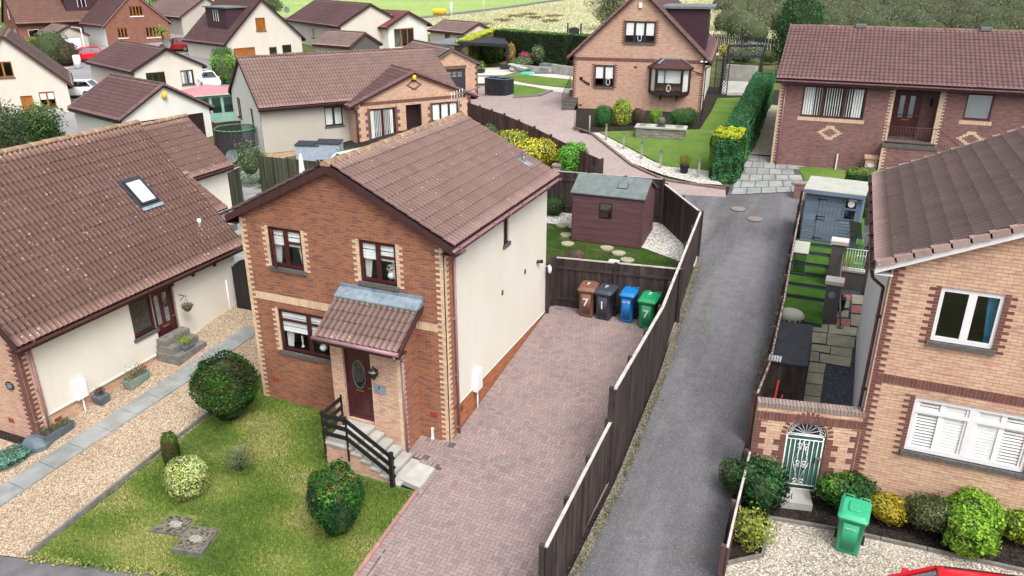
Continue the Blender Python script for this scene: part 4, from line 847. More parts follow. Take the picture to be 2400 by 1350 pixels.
H11=house('gable_house','red brick gable house with oak windows and a white side wall, far left','house',-76.78,57.24,2.45,R_(70.4),8.01,6.93,2.9,6.46,o=.4,og=.2,base=-1.5,wm={'F':'brick_far','*':'render_white'},roofm='tile_plum',ridgem='ridge_brown',trim='gutter_mauve',gut='dark_brown',seg=3,
  ops=[win('F',3.3,3.55,1.65,1.2,cols=(.25,.5,.75),fm='oak',glass='glass_dark',sill='upvc_white'),win('F',1.4,1.05,1.2,1.2,cols=(.33,.67),fm='oak',glass='glass_dark',sill='upvc_white'),win('F',4.9,.9,1.8,1.25,cols=(.25,.5,.75),fm='oak',glass='glass_dark',sill='upvc_white')])
H12=house('gable_house','old brick house with rust-coloured roof and dark boxed dormer, farthest left','house',-94.43,56.95,2.3,R_(-25.4),7.81,14,3.2,6.6,o=.35,og=.2,base=-1.5,wm={'*':'brick_far'},roofm='tile_terracotta',ridgem='ridge_brown',trim='dark_brown',gut='dark_brown',seg=3,
  ops=[win('R',1.0,1.0,1.2,1.2,cols=(),fm='upvc_white',glass='glass_dark'),win('F',3.4,3.2,1.0,1.3,cols=(.5,),fm='upvc_white',glass='glass_dark'),win('F',1.2,.8,.9,1.4,cols=(.5,),fm='upvc_white',glass='glass_dark'),win('F',5.0,.8,1.3,1.4,cols=(.5,),fm='upvc_white',glass='glass_dark')])
H13=house('garage','small grey rendered garage with a white up-and-over door, far left','garage',-80.4,52.57,1.9,R_(67.4),4.0,5.74,2.2,3.25,o=.2,og=.15,base=-1.2,wm={'*':'render_grey'},roofm='tile_brown',ridgem='ridge_brown',trim='gutter_brown',gut='gutter_brown',seg=3,ops=[dor('F',.7,-.1,2.4,2.0,fm='upvc_white',style='plain')])
H14=house('bungalow','wide brown roofed bungalow by the golf course, behind all others at top','bungalow',-46.36,63.16,2.9,R_(59.8),8.03,15.42,2.68,4.82,o=.4,og=.2,base=-1.5,wm={'*':'render_warm'},roofm='tile_plum',ridgem='ridge_brown',trim='dark_brown',gut='dark_brown',seg=3,
  ops=[win('L',7.1,.8,.8,1.15,cols=(),fm='upvc_white',glass='glass_dark'),win('L',12.5,.8,1.2,1.2,cols=(.5,),fm='dark_brown',glass='glass_dark')])
H14e=house('garden_room','white garden room with bright red tiled roof and glazed oak doors','garden room',-42.62,67.39,2.74,R_(70.7),6.23,4.47,2.6,4.03,o=.5,og=.35,base=-1.5,wm={'*':'render_white'},roofm='tile_rose',ridgem='ridge_brown',trim='timber_maroon',gut='dark_brown',seg=3,
  ops=[win('F',.9,.05,3.1,2.1,cols=(.33,.67),fm='oak',glass='glass_dark',sill=None),win('L',1.0,.7,1.7,1.4,cols=(),fm='dark_brown',glass='glass_dark')])
sk=H14e; mb=MB(); slv=sk['sl']; mb.obox((1.3,1.2,2.6+slv*1.3+.1),(.8,0,.8*slv),(0,1.1,0),(0,0,.06)); so=part('skylight',mb,'charcoal',sk['root']); mb=MB(); mb.obox((1.4,1.3,2.6+slv*1.4+.18),(.6,0,.6*slv),(0,.9,0),(0,0,.01)); mb.build('skylight_pane','glass_sky',so)
H15=house('garage','small cream garage with a grey gable and brown roof, between the two big gable houses','garage',-38.37,53.19,2.1,R_(78),4.14,5.2,2.31,3.4,o=.3,og=.15,base=-1.5,wm={'F':'harling_dark','*':'render_grey'},roofm='tile_brown',ridgem='ridge_brown',trim='gutter_brown',gut='gutter_brown',seg=3)
H16=house('garage','low cream outbuilding with brown roof and maroon door beside the golden hedge','outbuilding',-32.43,67.17,2.6,R_(63.3),4.14,6.83,2.28,3.2,o=.3,og=.15,base=-1.5,wm={'*':'render_warm'},roofm='tile_brown',ridgem='ridge_brown',trim='gutter_brown',gut='gutter_brown',seg=3,ops=[dor('L',3.0,-.1,1.0,2.0,fm='maroon',style='plain')])
H17=house('brick_garage','buff brick garage with mossy brown roof and dark panelled door','garage',-21.12,37.54,2.4,R_(52),4.36,7.27,2.53,3.6,o=.25,og=.15,base=-1.5,wm={'*':'brick_buff'},roofm='tile_brown',ridgem='ridge_brown',trim='harling_dark',gut='dark_brown',seg=3,
  ops=[dor('F',1.1,.0,2.2,2.08,fm='charcoal',style='boards')])
mb=MB(); soldier(mb,H17['fr']['F'],1.0,3.4,2.1,.2,bw=.1); quoins(mb,H17['fr']['F'],4.36,-1,-.3,2.3,.25,.12,grp=3); part('corner_brickwork',mb,'quoin_brown',H17['root'])
mb=MB()
for i in range(4):
    for j in range(2): fbox(mb,H17['fr']['F'],1.3+.45*i,1.45+.22*j,-.07,.35,.17,.01)
part('garage_window',mb,'glass_sky',H17['root'])
H18=house('bungalow','low cream bungalow half hidden behind the slatted-dormer house','bungalow',-80,73,2.7,R_(71),8,12,2.6,5.0,o=.35,og=.2,base=-1.5,wm={'*':'render_grey'},roofm='tile_brown',ridgem='ridge_brown',trim='gutter_brown',gut='dark_brown',seg=3)
H19=house('bungalow','low bungalow with rust-coloured roof between the farthest left house and the red gable','bungalow',-88,64,2.3,R_(60),7.5,9,2.4,4.9,o=.35,og=.2,base=-1.5,wm={'*':'render_warm'},roofm='tile_terracotta',ridgem='ridge_brown',trim='gutter_brown',gut='dark_brown',seg=3)
# dormers on the estate
def dormer(Hx,W_,he,hr,y0,y1,zt,side,xo,cm='cladding_plum'):
    sl=(hr-he)/(W_/2); root=Hx['root']
    if side=='L': xi=(zt-he)/sl; xo_=xo; pr3=[(xi,zt),(xo_,zt),(xo_,he+sl*xo_)]
    else: xi=W_-(zt-he)/sl; xo_=W_-xo; pr3=[(xi,zt),(xo_,zt),(xo_,he+sl*xo)]
    mb=MB(); mb.prism([(x,y0,z) for x,z in pr3],(0,y1-y0,0)); d=mb.build('dormer',cm,root); mb=MB(); a,b=sorted((xi,xo_)); mb.box((a-.25,y0-.2,zt+.002),(b+.25,y1+.2,zt+.13)); mb.build('dormer_roof','felt_grey',d)
    mb=MB(); ym=(y0+y1)/2; sg=-1 if side=='L' else 1; x=xo_+sg*.03
    mb.box((min(xo_,x),ym-.45,zt-1.35),(max(xo_,x),ym+.45,zt-.25)); wn=mb.build('dormer_window','glass_dark',d)
    mb=MB(); x2=xo_+sg*.05
    for yy in (ym-.5,ym-.03,ym+.45): mb.box((min(xo_,x2),yy,zt-1.4),(max(xo_,x2),yy+.06,zt-.2))
    mb.build('dormer_window_frame','upvc_white',wn); return d
dormer(H10,9.46,2.45,6.62,1.3,5.6,5.7,'L',1.15); dormer(H12,7.81,3.2,6.6,6.0,10.0,6.0,'R',1.0); dormer(H11,8.01,2.9,6.46,3.5,6.0,5.6,'R',1.0)
# satellite dish and aerial
def dish(parent,c,face,r=.35):
    mb=MB(); f=np.array(face,float); f/=np.linalg.norm(f); a=np.cross(f,Z); a/=np.linalg.norm(a); b=np.cross(a,f); secs=[]
    for q in (0.05,.4,.75,1): secs.append([np.array(c)+f*(.10*q*q*r/.35)+a*r*q*math.cos(t)+b*r*q*math.sin(t) for t in np.linspace(0,6.283,16,endpoint=False)])
    mb.loft(secs,caps=False); secs=[[p-f*.012 for p in s] for s in secs]; mb.loft(secs,caps=False); mb.tube(c,np.array(c)-f*.25-Z*.15,.02); mb.tube(c-b*r*.8,np.array(c)+f*.35,.012); return mb.build('satellite_dish','felt_grey',parent)
dish(H9['root'],np.array([3.1,-.35,4.55]),(.4,-1,.4),.42); dish(H14['root'],np.array([-.6,14.2,3.7]),(-.3,-1,.4),.4)



# ring ornaments standing on the sills of the tall gable house
def ring_orn(parent,c,r=.16):
    mb=MB(); P=[np.array(c)+np.array([r*.75*math.sin(t),0,r*(1-math.cos(t))*(1.25 if math.cos(t)<0 else 1)]) for t in np.linspace(0,6.283,15)]; mb.path(P,.022,6); mb.build('ring_ornament','upvc_white',parent)
ws=[q for q in bpy.data.objects if q.parent==r4 and q.name.startswith('window')]
ring_orn(ws[0],(4.15,-.0,5.14)); ring_orn(ws[1],(2.3,-.0,2.4)); ring_orn(bo,(6.2,-dep-.03,2.24))
# lane tarmac: aggregate specks, darker worn bands along its length, cracks and greenish edges
def tarmac(name,c1,c2):
    m,n,b=newmat(name); b.inputs['Roughness'].default_value=.95; b.inputs['Specular IOR Level'].default_value=.2
    a=mixc(n,ramp(n,noise(n,.5,6,stretch=(1.6,.22,1)),[(.36,0.0),(.64,1.0)]),c1,tuple(v*.82 for v in c2))
    a=mixc(n,ramp(n,noise(n,2.6,7,rough=.75),[(.45,0.0),(.75,.6)]),a,tuple(v*.66 for v in c2))
    tc=N(n,'ShaderNodeTexCoord'); v=N(n,'ShaderNodeTexVoronoi',Scale=75.0); n.links.new(tc.outputs['Object'],v.inputs['Vector']); sp=N(n,'ShaderNodeSeparateColor'); n.links.new(v.outputs['Color'],sp.inputs[0])
    g=ramp(n,sp.outputs[0],[(0.0,.72),(.5,1.0),(.86,1.12),(.97,1.0)]); r2=N(n,'ShaderNodeMix',_data_type='RGBA',_blend_type='MULTIPLY'); r2.inputs[0].default_value=1; n.links.new(a,r2.inputs[6]); n.links.new(g,r2.inputs[7])
    sx=N(n,'ShaderNodeSeparateColor'); n.links.new(v.outputs['Color'],sx.inputs[0]); w_=ramp(n,sx.outputs[1],[(.93,0.0),(.97,.55)]); a=mixc(n,w_,r2.outputs[2],S(190,188,180,.7))
    v2=N(n,'ShaderNodeTexVoronoi',Scale=.55,_feature='DISTANCE_TO_EDGE'); nz=N(n,'ShaderNodeTexNoise',Scale=1.5,Detail=5); mv=N(n,'ShaderNodeMix',_data_type='RGBA'); mv.inputs[0].default_value=.25; n.links.new(tc.outputs['Object'],mv.inputs[6]); n.links.new(nz.outputs['Color'],mv.inputs[7]); n.links.new(mv.outputs[2],v2.inputs['Vector'])
    a=mixc(n,ramp(n,v2.outputs['Distance'],[(.0,.25),(.004,0.0)]),a,S(70,68,68,.6))
    f=ramp(n,noise(n,1.7,7,rough=.7),[(.62,0.0),(.72,.4)]); a=mixc(n,f,a,S(120,122,84,.62))
    coltint(n,a,b); bump(n,b,noise(n,130,2),.004); return m
# ================= ground and surfaces =================
tarmac('tarmac',S(140,139,144,.62),S(112,111,115,.62)); mat('tarmac_old',S(124,122,124,.7),S(104,102,106,.7),2.2,.95,bd=.004,bs=90)
mat('estate_road',S(158,156,158,.75),S(140,138,140,.75),.3,.95); mat('concrete',S(198,196,190,.75),S(176,174,168,.75),2,.9,bd=.002); mat('concrete_pale',S(214,208,200,.8),S(200,194,188,.8),1,.9)
mat('slab_grey',S(168,171,170,.74),S(138,142,140,.74),1.8,.9,bd=.003,bs=40); mat('slab_tan',S(184,180,156,.74),S(160,156,134,.74),3,.9); mat('slab_red',S(196,128,122,.74),S(170,110,106,.74),5,.9)
gravel('gravel_gold',[S(222,200,172,.88),S(190,160,130,.85),S(238,226,204,.9),S(166,138,114,.85),S(214,194,168,.88),S(204,180,152,.85)],30,.02)
gravel('gravel_pale',[S(214,204,188,.85),S(170,156,140,.8),S(236,230,216,.9),S(140,128,118,.8),S(204,192,176,.85)],26,.02); gravel('gravel_white',[S(226,222,214,.9),S(190,186,178,.85),S(240,238,232,.9),S(168,162,154,.8)],16,.02)
gravel('gravel_strip',[S(150,142,128,.7),S(104,98,88,.7),S(180,172,160,.75),S(88,84,72,.7)],30,.02); gravel('gravel_slate',[S(96,100,112,.7),S(70,74,86,.7),S(128,132,142,.7),S(58,60,70,.7)],28,.02); gravel('mulch',[S(52,44,40,.7),S(34,29,27,.7),S(84,72,64,.7),S(44,37,34,.7)],22,.03)
grass('lawn',S(126,142,70,.72),S(92,116,52,.70),S(162,160,104,.72)); grass('lawn_striped',S(120,150,70,.66),S(102,134,60,.66),S(142,160,88,.66),.6); grass('lawn_patchy',S(82,108,48,.6),S(60,88,36,.6),S(132,122,78,.6),1.4)
grass('rough_grass',S(188,190,152,.72),S(170,178,128,.72),S(176,160,134,.7),.12); grass('golf_grass',S(166,190,116,.75),S(154,180,104,.75),S(178,194,126,.75),.05); grass('turf_bright',S(98,142,62,.64),S(82,128,52,.64),S(108,150,70,.64),2); grass('verge_grass',S(120,128,78,.6),S(96,106,64,.6),S(140,132,96,.6),.5)
brick('paving_block',S(188,172,166,.74),S(176,160,156,.74),S(140,128,124,.65),S(168,154,152,.74),bw=.2,bh=.1,ms=.004,stain=(.86,.84,.86))
mat('joint_sand',S(130,118,116,.55),S(104,94,92,.55),8,.95); mat('block',S(166,148,144,.73),S(154,138,136,.73),.8,.9,bd=.0015,bs=150)
mat('flag_joint',S(104,104,100,.6),None,6,.95); mat('kerb',S(146,144,138,.72),S(120,118,112,.72),5,.9,bd=.004,bs=30); mat('kerb_brown',S(150,126,118,.7),S(126,104,98,.7),4,.9); mat('kerb_red',S(190,146,138,.72),S(166,126,120,.72),4,.9)
ext=lambda a,b,x:(x,a[1]+(b[1]-a[1])*(x-a[0])/(b[0]-a[0]))
PX=lambda *q:[tuple(at(*p)[:2]) for p in q]
# base ground
sheet('ground',[(-330,-40),(120,-40),(120,420),(-330,420)],-.09,'verge_grass',4.0)
sheet('ground_near',[(-22,-12),(22,-12),(22,46),(-22,46)],-.05,'mulch',.5)
A_=at(65,1310); B_=at(400,1349)
s0=ext(A_,B_,-20); s1=ext(A_,B_,20)
sheet('pavement',[s0,s1,(20,s1[1]-4),(-20,s0[1]-4)],-.005,'tarmac_old',.5)
lane=[(3.9,-14),(4.0,-7),(4.38,-4),(4.55,0),(4.5,4.8),(4.05,13.2),(2.05,16.4)]+PX((1545,440),(1590,455),(1700,462),(1712,447),(1782,440),(1880,452))+[(7.42,17),(7.35,9),(7.28,1),(7.35,-1.6),(7.5,-14)]
sheet('lane',lane,0.0,'tarmac',.5)
sheet('gravel_drive',[(-10.9,4.6),(-6.2,4.6),(-6.9,.86),(A_[0]-.02,A_[1]),(-16,ext(A_,B_,-16)[1]),(-16,-4.2),(-10.9,-4.2)],.01,'gravel_gold',.5)
sheet('front_lawn',[(-6.86,.86),(-6.1,.6),(-6.1,.05),(-2.5,0),(-2.5,-1.9),(-.4,-2.0),(.1,-2.0),(.15,-4.7),(.28,-7.0),ext(A_,B_,.3),(A_[0]+.05,A_[1]+.05)],.03,'lawn',.5)
sheet('rear_lawn',[(-6,7.7),(0,7.75),(4.35,8.0),(4.1,12.3),(1.9,13.35),(-2.2,14.6),(-6,14.6)],.02,'lawn_patchy',.5)
sheet('rear_gravel',[(-6,14.4),(-2.2,14.4),(1.9,13.2),(4.1,12.2),(4.0,13.4),(2.0,16.4),(-6,17)],.01,'gravel_white',.5)
sheet('neighbour_patio',[(-17,4.6),(-6.4,4.6),(-6.4,16.5),(-20,22),(-24,20)],-.01,'slab_grey',.8)
# brick paved drive behind
sheet('paved_yard',PX((1085,300),(1060,205),(1340,195),(1348,300),(1385,311),(1480,386),(1560,423),(1700,444),(1702,463),(1590,456),(1545,440),(1500,436),(1410,408),(1250,340),(1180,315)),0.0,'paving_block',.8)
sheet('garden_path',PX((1110,172),(1195,163),(1345,178),(1345,222),(1290,213),(1200,196),(1120,196)),.02,'concrete_pale',1.0)
sheet('side_lawn',PX((1150,176),(1198,171),(1343,188),(1343,208),(1245,198),(1205,190)),.06,'lawn_striped',1.0)
sheet('corner_lawn',PX((1203,198),(1246,204),(1292,213),(1262,224),(1205,229)),.06,'lawn_striped',1.0)
sheet('front_bed',PX((1346,297),(1360,312),(1640,330),(1700,260),(1702,210),(1650,215),(1643,294)),.03,'mulch',.8)
sheet('sunny_lawn',PX((1405,312),(1640,306),(1668,262),(1682,232),(1742,231),(1715,300),(1690,390),(1664,402),(1556,392),(1535,380)),.07,'lawn_striped',.8)
sheet('gravel_border',PX((1386,312),(1405,313),(1535,382),(1570,392),(1664,402),(1694,436),(1640,432),(1560,414),(1480,384)),.05,'gravel_white',.8)
sheet('flagstone_joints',PX((1702,463),(1712,446),(1782,440),(1878,455),(1900,440),(1868,374),(1740,360)),.01,'flag_joint',.8)
sheet('bungalow_path',PX((1740,362),(1757,362),(1812,366),(1824,248),(1800,246)),.03,'slab_tan',.8)
sheet('bungalow_lawn',PX((1868,393),(2120,397),(2140,440),(1895,434)),.03,'lawn_striped',.8)
sheet('bungalow_gravel',PX((1866,374),(2140,384),(2140,398),(1868,391)),.02,'gravel_white',.8)
sheet('right_gravel',[(7.5,-1.6),(8.2,-1.15),(8.22,.1),(9.6,.26),(13.3,.38),(20,.4),(20,-9),(7.7,-9)],.02,'gravel_pale',.5)
sheet('right_garden_floor',[(7.45,1.2),(9.85,1.5),(9.85,16),(11,18.5),(7.45,18.5)],.0,'gravel_slate',.5)
sheet('estate_road',PX((0,110),(0,335),(180,340),(545,250),(560,200),(720,145),(640,95),(430,70),(250,110),(100,90)),-.02,'estate_road',3.0)
sheet('front_gardens',PX((20,140),(110,105),(190,135),(190,158),(120,165)),.02,'gravel_pale',3.0)
sheet('estate_lawn',PX((410,108),(440,105),(440,122),(405,125)),.03,'lawn_striped',2.0)
sheet('golf_course',PX((-100,10),(420,45),(700,60),(985,44),(1140,27),(1300,4),(1420,-12),(2400,-20),(2400,-52),(0,-52)),-.02,'golf_grass',9.0)
sheet('rough_field',PX((985,44),(1140,27),(1300,4),(1420,-14),(2420,-22),(2420,60),(2000,100),(1680,130),(1400,110),(1150,90),(1000,80)),.0,'rough_grass',4.0)
mb=MB(); strip(mb,PX((560,33),(760,52),(985,42),(1200,16),(1330,-3)),3.0,.05,-.1,res=5); struct(mb.build('track','tarmac_old'))
mb=MB(); strip(mb,PX((640,25),(560,15),(470,25)),2.5,.05,-.1,res=5); struct(mb.build('golf_path','concrete'))
# herringbone block driveway (individual pavers)
DR=[(.38,-7.6),(.18,-4.7),(.08,-1.95),(.1,-1.1),(-.38,-1.05),(-.38,-.9),(-.86,-.85),(-.86,0),(.03,0),(.03,7.72),(4.36,8.02),(4.42,0),(4.25,-4.1),(4.0,-7),(3.95,-7.6)]
sheet('driveway_bed',DR,.0,'joint_sand',.5)
mb=MB(); rg=np.random.default_rng(4); bl,bwid=.2,.1; g_=.0045
def paver(cx,cy,hor,an=0):
    w2,h2=(bl/2-g_,bwid/2-g_) if hor else (bwid/2-g_,bl/2-g_); ca,sa=math.cos(an),math.sin(an)
    q=[(cx+ca*x-sa*y,cy+sa*x+ca*y) for x,y in ((-w2,-h2),(w2,-h2),(w2,h2),(-w2,h2))]
    v=rg.normal(1,.05); t=rg.random(); c=(v,v,v) if t<.55 else ((v*1.06,v*.98,v*.96) if t<.8 else (v*.88,v*.86,v*.92)); dz=.022+rg.normal()*.0012
    P=[(x,y,float(T(x,y))+dz) for x,y in q]; mb.face(P,0,c)
def nearedge(x,y):
    e=1e9
    for i in range(len(DR)):
        p,q=np.array(DR[i]),np.array(DR[(i+1)%len(DR)]); d=q-p; t=max(0,min(1,np.dot(np.array((x,y))-p,d)/np.dot(d,d))); e=min(e,np.linalg.norm(np.array((x,y))-p-d*t))
    return e
OCC=set()
# herringbone at 90 degrees, laid square to the house
for i in range(-90,110):
    for j in range(-60,60):
        x0=(i+2*0)*bwid; 
        # cells (i,k) -> classic pattern: block starts along diagonals
        for hor,(cx,cy) in ((True,((i+1)*bwid,(i-4*j+.5)*bwid)),(False,((i+.5)*bwid,(i-4*j+2)*bwid))):
            if hor: cx,cy=(i+1)*bwid,(i-4*j+.5)*bwid
            else: cx,cy=(i+.5)*bwid,(i-4*j+2)*bwid
            if -7.7<cy<8.1 and -1<cx<4.6 and inside(cx,cy,DR) and nearedge(cx,cy)>.235:
                paver(cx,cy,hor); ix,iy=math.floor(cx/bwid+1e-6),math.floor(cy/bwid+1e-6); OCC|={(ix-1,iy),(ix,iy)} if hor else {(ix,iy-1),(ix,iy)}
for i in range(-12,48):
    for j in range(-80,84):
        cx,cy=(i+.5)*bwid,(j+.5)*bwid
        if (i,j) in OCC or not inside(cx,cy,DR) or nearedge(cx,cy)<.20: continue
        h=bwid/2-g_; v=rg.normal(1,.05); mb.face([(x,y,float(T(x,y))+.021) for x,y in ((cx-h,cy-h),(cx+h,cy-h),(cx+h,cy+h),(cx-h,cy+h))],0,(v,v*.98,v*.98))
for i in range(len(DR)):
    p,q=np.array(DR[i]),np.array(DR[(i+1)%len(DR)]); L=np.linalg.norm(q-p); d=(q-p)/L; nrm=np.array([-d[1],d[0]]); an=math.atan2(d[1],d[0])
    if not inside(*(p+d*L/2+nrm*.1),DR): nrm=-nrm
    n=int(L/bwid)
    for k in range(n):
        c=p+d*(k+.5)*L/max(1,n)+nrm*.105; paver(c[0],c[1],False,an)
struct(mb.build('driveway','block'))
# slab path beside the left house
pa=at(-40,1192)[:2]; pb=at(592,773)[:2]; dd=(pb-pa)/np.linalg.norm(pb-pa); kk=np.array([-dd[1],dd[0]]); Lp=np.linalg.norm(pb-pa); mb=MB(); s=0
while s<Lp:
    a=pa+dd*(s+.006); b=pa+dd*(s+.84); v=random.uniform(.9,1.06)
    P=[(*q,float(T(*q))+.045+random.uniform(-.003,.003)) for q in (a-kk*.36,b-kk*.36,b+kk*.36,a+kk*.36)]; mb.face(P[::-1] if 0 else P,0,(v,v,v)); 
    for u,w2 in ((0,1),(1,2),(2,3),(3,0)): mb.face([tuple(np.array(P[u])-Z*.05),tuple(np.array(P[w2])-Z*.05),P[w2],P[u]],0,(v,v,v))
    s+=.85
struct(mb.build('slab_path','slab_grey'))
# flagstones
mb=MB(); q0,q1,q2,q3=[at(*p)[:2] for p in ((1712,458),(1890,450),(1866,376),(1743,362))]
for i in range(6):
    for j in range(5):
        o=.5*(i%2)/5
        def bil(s,t): return q0*(1-s)*(1-t)+q1*s*(1-t)+q2*s*t+q3*(1-s)*t
        s0_,s1_=max(0,j/5-o+.008),min(1,(j+1)/5-o-.004)
        if s1_<=s0_: continue
        v=random.uniform(.9,1.08); P=[bil(s0_,i/6+.006),bil(s1_,i/6+.006),bil(s1_,(i+1)/6-.006),bil(s0_,(i+1)/6-.006)]; mb.face([(*p,float(T(*p))+.035) for p in P],0,(v,v,v))
struct(mb.build('flagstones','slab_grey'))
# right garden slabs
mb=MB()
def slabpx(q,m=0):
    P=[at(*p,dz=.03) for p in q]; v=random.uniform(.9,1.07); c=sum(P)/4; P=[c+(p-c)*.975 for p in P]; mb.face([(p[0],p[1],float(T(p[0],p[1]))+.03) for p in P][::-1],m,(v,v,v))
for q in [((1897,848),(1936,852),(1932,875),(1893,871)),((1893,872),(1932,876),(1928,902),(1889,897)),((1889,898),(1928,903),(1924,930),(1885,925)),((1885,926),(1924,931),(1921,962),(1881,957)),((1881,958),(1921,963),(1917,992),(1878,990)),
  ((1922,828),(1997,838),(1993,861),(1920,848)),((1900,822),(1921,826),(1919,848),(1897,846)),((1903,806),(1947,811),(1945,828),(1900,821)),((1948,811),(1999,817),(1996,838),(1946,830)),((1904,778),(1938,781),(1936,806),(1902,803)),((1939,781),(2006,790),(2001,817),(1937,808)),((1906,758),(1942,760),(1940,780),(1904,776)),((1943,760),(2010,768),(2007,788),(1941,781))]: slabpx(q)
for k,q in enumerate([((1962,745),(1994,748),(1992,766),(1960,762)),((1952,722),(1975,724),(1972,742),(1950,740)),((1996,715),(2022,716),(2019,735),(1994,733)),((1975,690),(1995,690),(1994,705),(1972,705)),((1955,706),(1992,706),(1990,722),(1953,720)),((1996,690),(2024,692),(2023,714),(1996,712)),((1994,735),(2019,738),(2016,766),(1994,762)),((1955,726),(1990,728),(1988,744),(1950,742))]): slabpx(q,1 if k in(0,1,2,3) else 0)
struct(mb.build('patio_slabs',['slab_tan','slab_red']))
# kerbs
def kerbobj(pts,w_,h,m,label,gap=.02,res=.9,base=-.1):
    mb=MB(); strip(mb,pts,w_,h,base,res=res,gap=gap); o=mb.build('kerb',m); tag(o,label,'kerb'); o['kind']='structure'; return o
kerbobj(PX((612,884),(470,988),(65,1308)),.06,.14,'kerb','concrete edging',.01)
kerbobj([(.13,-2.0),(.17,-4.7),(.36,-7.9)],.09,.07,'kerb_red','pink edging')
kerbobj([(7.5,-1.62),(8.18,-1.12),(8.2,.08),(9.6,.24),(13.3,.36),(18,.38)],.07,.09,'kerb','grey edging')
kerbobj(PX((1345,301),(1385,313),(1480,388),(1560,424),(1700,444)),.16,.09,'kerb_brown','block edging',.01,.3)
kerbobj(PX((1203,230),(1262,226),(1292,214)),.3,.12,'kerb','curved edging')
kerbobj(PX((0,1102),(72,1048)),.05,.12,'kerb','timber edging')
# drain covers
mat('slab_edge',S(132,130,124,.7),S(96,94,86,.7),9,.95); mat('mortar',S(184,182,176,.7),S(130,128,118,.7),22,.95,lo=.4,hi=.6); mat('iron',S(176,158,150,.7),S(140,124,118,.7),40,.8,bd=.003,bs=60); mat('mossy_slab',S(132,126,112,.7),S(62,56,44,.7),13,.95,bd=.006,bs=20,lo=.45,hi=.6)
for k,(px,lab) in enumerate(((( 1730,490),'round drain cover in the lane, the farther one'),((1770,514),'round drain cover in the lane, the nearer one'),((1872,432),'reddish round cover in the grey flagstones'))):
    p=at(*px); t=thing('drain_cover',lab,'drain cover',(p[0],p[1],p[2]+(.02 if k<2 else .05)),0,'drain covers'); mb=MB(); mb.lathe([(.33,-.03),(.33,.010),(.29,.012)],n=24); mb.build('cover_frame','kerb',t); mb=MB(); mb.lathe([(.29,-.02),(.29,.018)],n=24)
    for i in range(-3,4):
        for j in range(-3,4):
            if math.hypot(i,j)<3.3: mb.cbox(i*.075,j*.075,.018,.045,.045,.008)
    mb.build('cover_plate','iron',t)
for q,lab in (((( 405,1205),(462,1215),(430,1262),(352,1250)),'mossy square inspection slab in the lawn, the flatter rear one'),(((450,1238),(515,1245),(474,1310),(404,1300)),'mossy raised inspection slab in the lawn, the nearer one')):
    P=[at(*p) for p in q]; hgt=.05 if 'rear' in lab else .12; mb=MB(); c=sum(P)/4; o=np.array([c[0],c[1],float(T(c[0],c[1]))]); t=thing('inspection_slab',lab,'slab',tuple(o))
    pr4=[(p[0]-o[0],p[1]-o[1],-.1) for p in P]; mb.prism(pr4[::-1],(0,0,.1+hgt)); mb.build('slab','slab_edge',t)
    mb=MB(); mb.prism([(x*.86,y*.86,hgt-.01) for x,y,_ in pr4][::-1],(0,0,.02)); mb.build('lid','mossy_slab',t); mb=MB(); mb.lathe([(.17,hgt+.0),(.14,hgt+.018)],n=7,sx=1.2,sy=.8); mb.build('mortar_patch','mortar',t)
# gravel strip by lane fence and lawn blades
mb=MB(); strip(mb,[(4.15,-7),(4.5,-4),(4.64,0),(4.6,4.8),(4.14,13)],.20,.02,-.05,res=.5); struct(mb.build('gravel_strip','gravel_strip'))
HOLES=[PX((400,1200),(466,1213),(432,1266),(346,1252)),PX((447,1234),(519,1243),(476,1314),(399,1303))]
def blades(name,poly,n,h,palette,seed,dz=.03,label='short mown grass blades'):
    r=np.random.default_rng(seed); xs=[p[0] for p in poly]; ys=[p[1] for p in poly]; Q=[]
    while len(Q)<n:
        x,y=r.uniform(min(xs),max(xs)),r.uniform(min(ys),max(ys))
        if inside(x,y,poly) and not any(inside(x,y,h) for h in HOLES): Q.append((x,y))
    Q=np.array(Q); z=T(Q[:,0],Q[:,1])+dz; B=np.column_stack([Q,z]); a=r.uniform(0,6.28,n); w=.012; hh=h*r.uniform(.5,1.3,n); ln=r.normal(size=(n,2))*h*.5
    V=np.stack([B-np.column_stack([np.cos(a)*w,np.sin(a)*w,0*a]),B+np.column_stack([np.cos(a)*w,np.sin(a)*w,0*a]),B+np.column_stack([ln,hh])],1).reshape(-1,3)
    me=bpy.data.meshes.new(name); me.vertices.add(3*n); me.vertices.foreach_set('co',V.astype(np.float32).ravel()); me.loops.add(3*n); me.loops.foreach_set('vertex_index',np.arange(3*n,dtype=np.int32)); me.polygons.add(n); me.polygons.foreach_set('loop_start',np.arange(0,3*n,3,dtype=np.int32)); me.update(); me.materials.append(MATS['leaf'])
    k=np.clip((pnoise(B,1.6,seed)*.6+.5)*len(palette)+r.normal(size=n)*.5,0,len(palette)-1e-3).astype(int); C=np.array(palette)[k]*(1+r.normal(size=(n,1))*.15); A=np.ones((n,4),np.float32); A[:,:3]=np.clip(C,.01,1)
    me.attributes.new('Col','FLOAT_COLOR','FACE').data.foreach_set('color',A.ravel()); o=bpy.data.objects.new(name,me); COL.objects.link(o); o['label']=label; o['kind']='stuff'; return o
LW=[(-6.8,.6),(-6.1,0),(-2.55,0),(-2.55,-2.05),(.05,-2.05),(.1,-4.7),(.2,-7.0),ext(A_,B_,.2),(A_[0]+.1,A_[1]+.1)]
blades('lawn_grass',LW,85000,.045,pal((86,114,46),(112,138,58),(136,150,72),(168,166,106)),5)
blades('rear_lawn_grass',[(0,7.8),(4.2,8.0),(4.0,12.4),(-2,12.6),(-2,8)],16000,.05,pal((66,96,38),(88,116,50),(70,92,40)),6,.02)
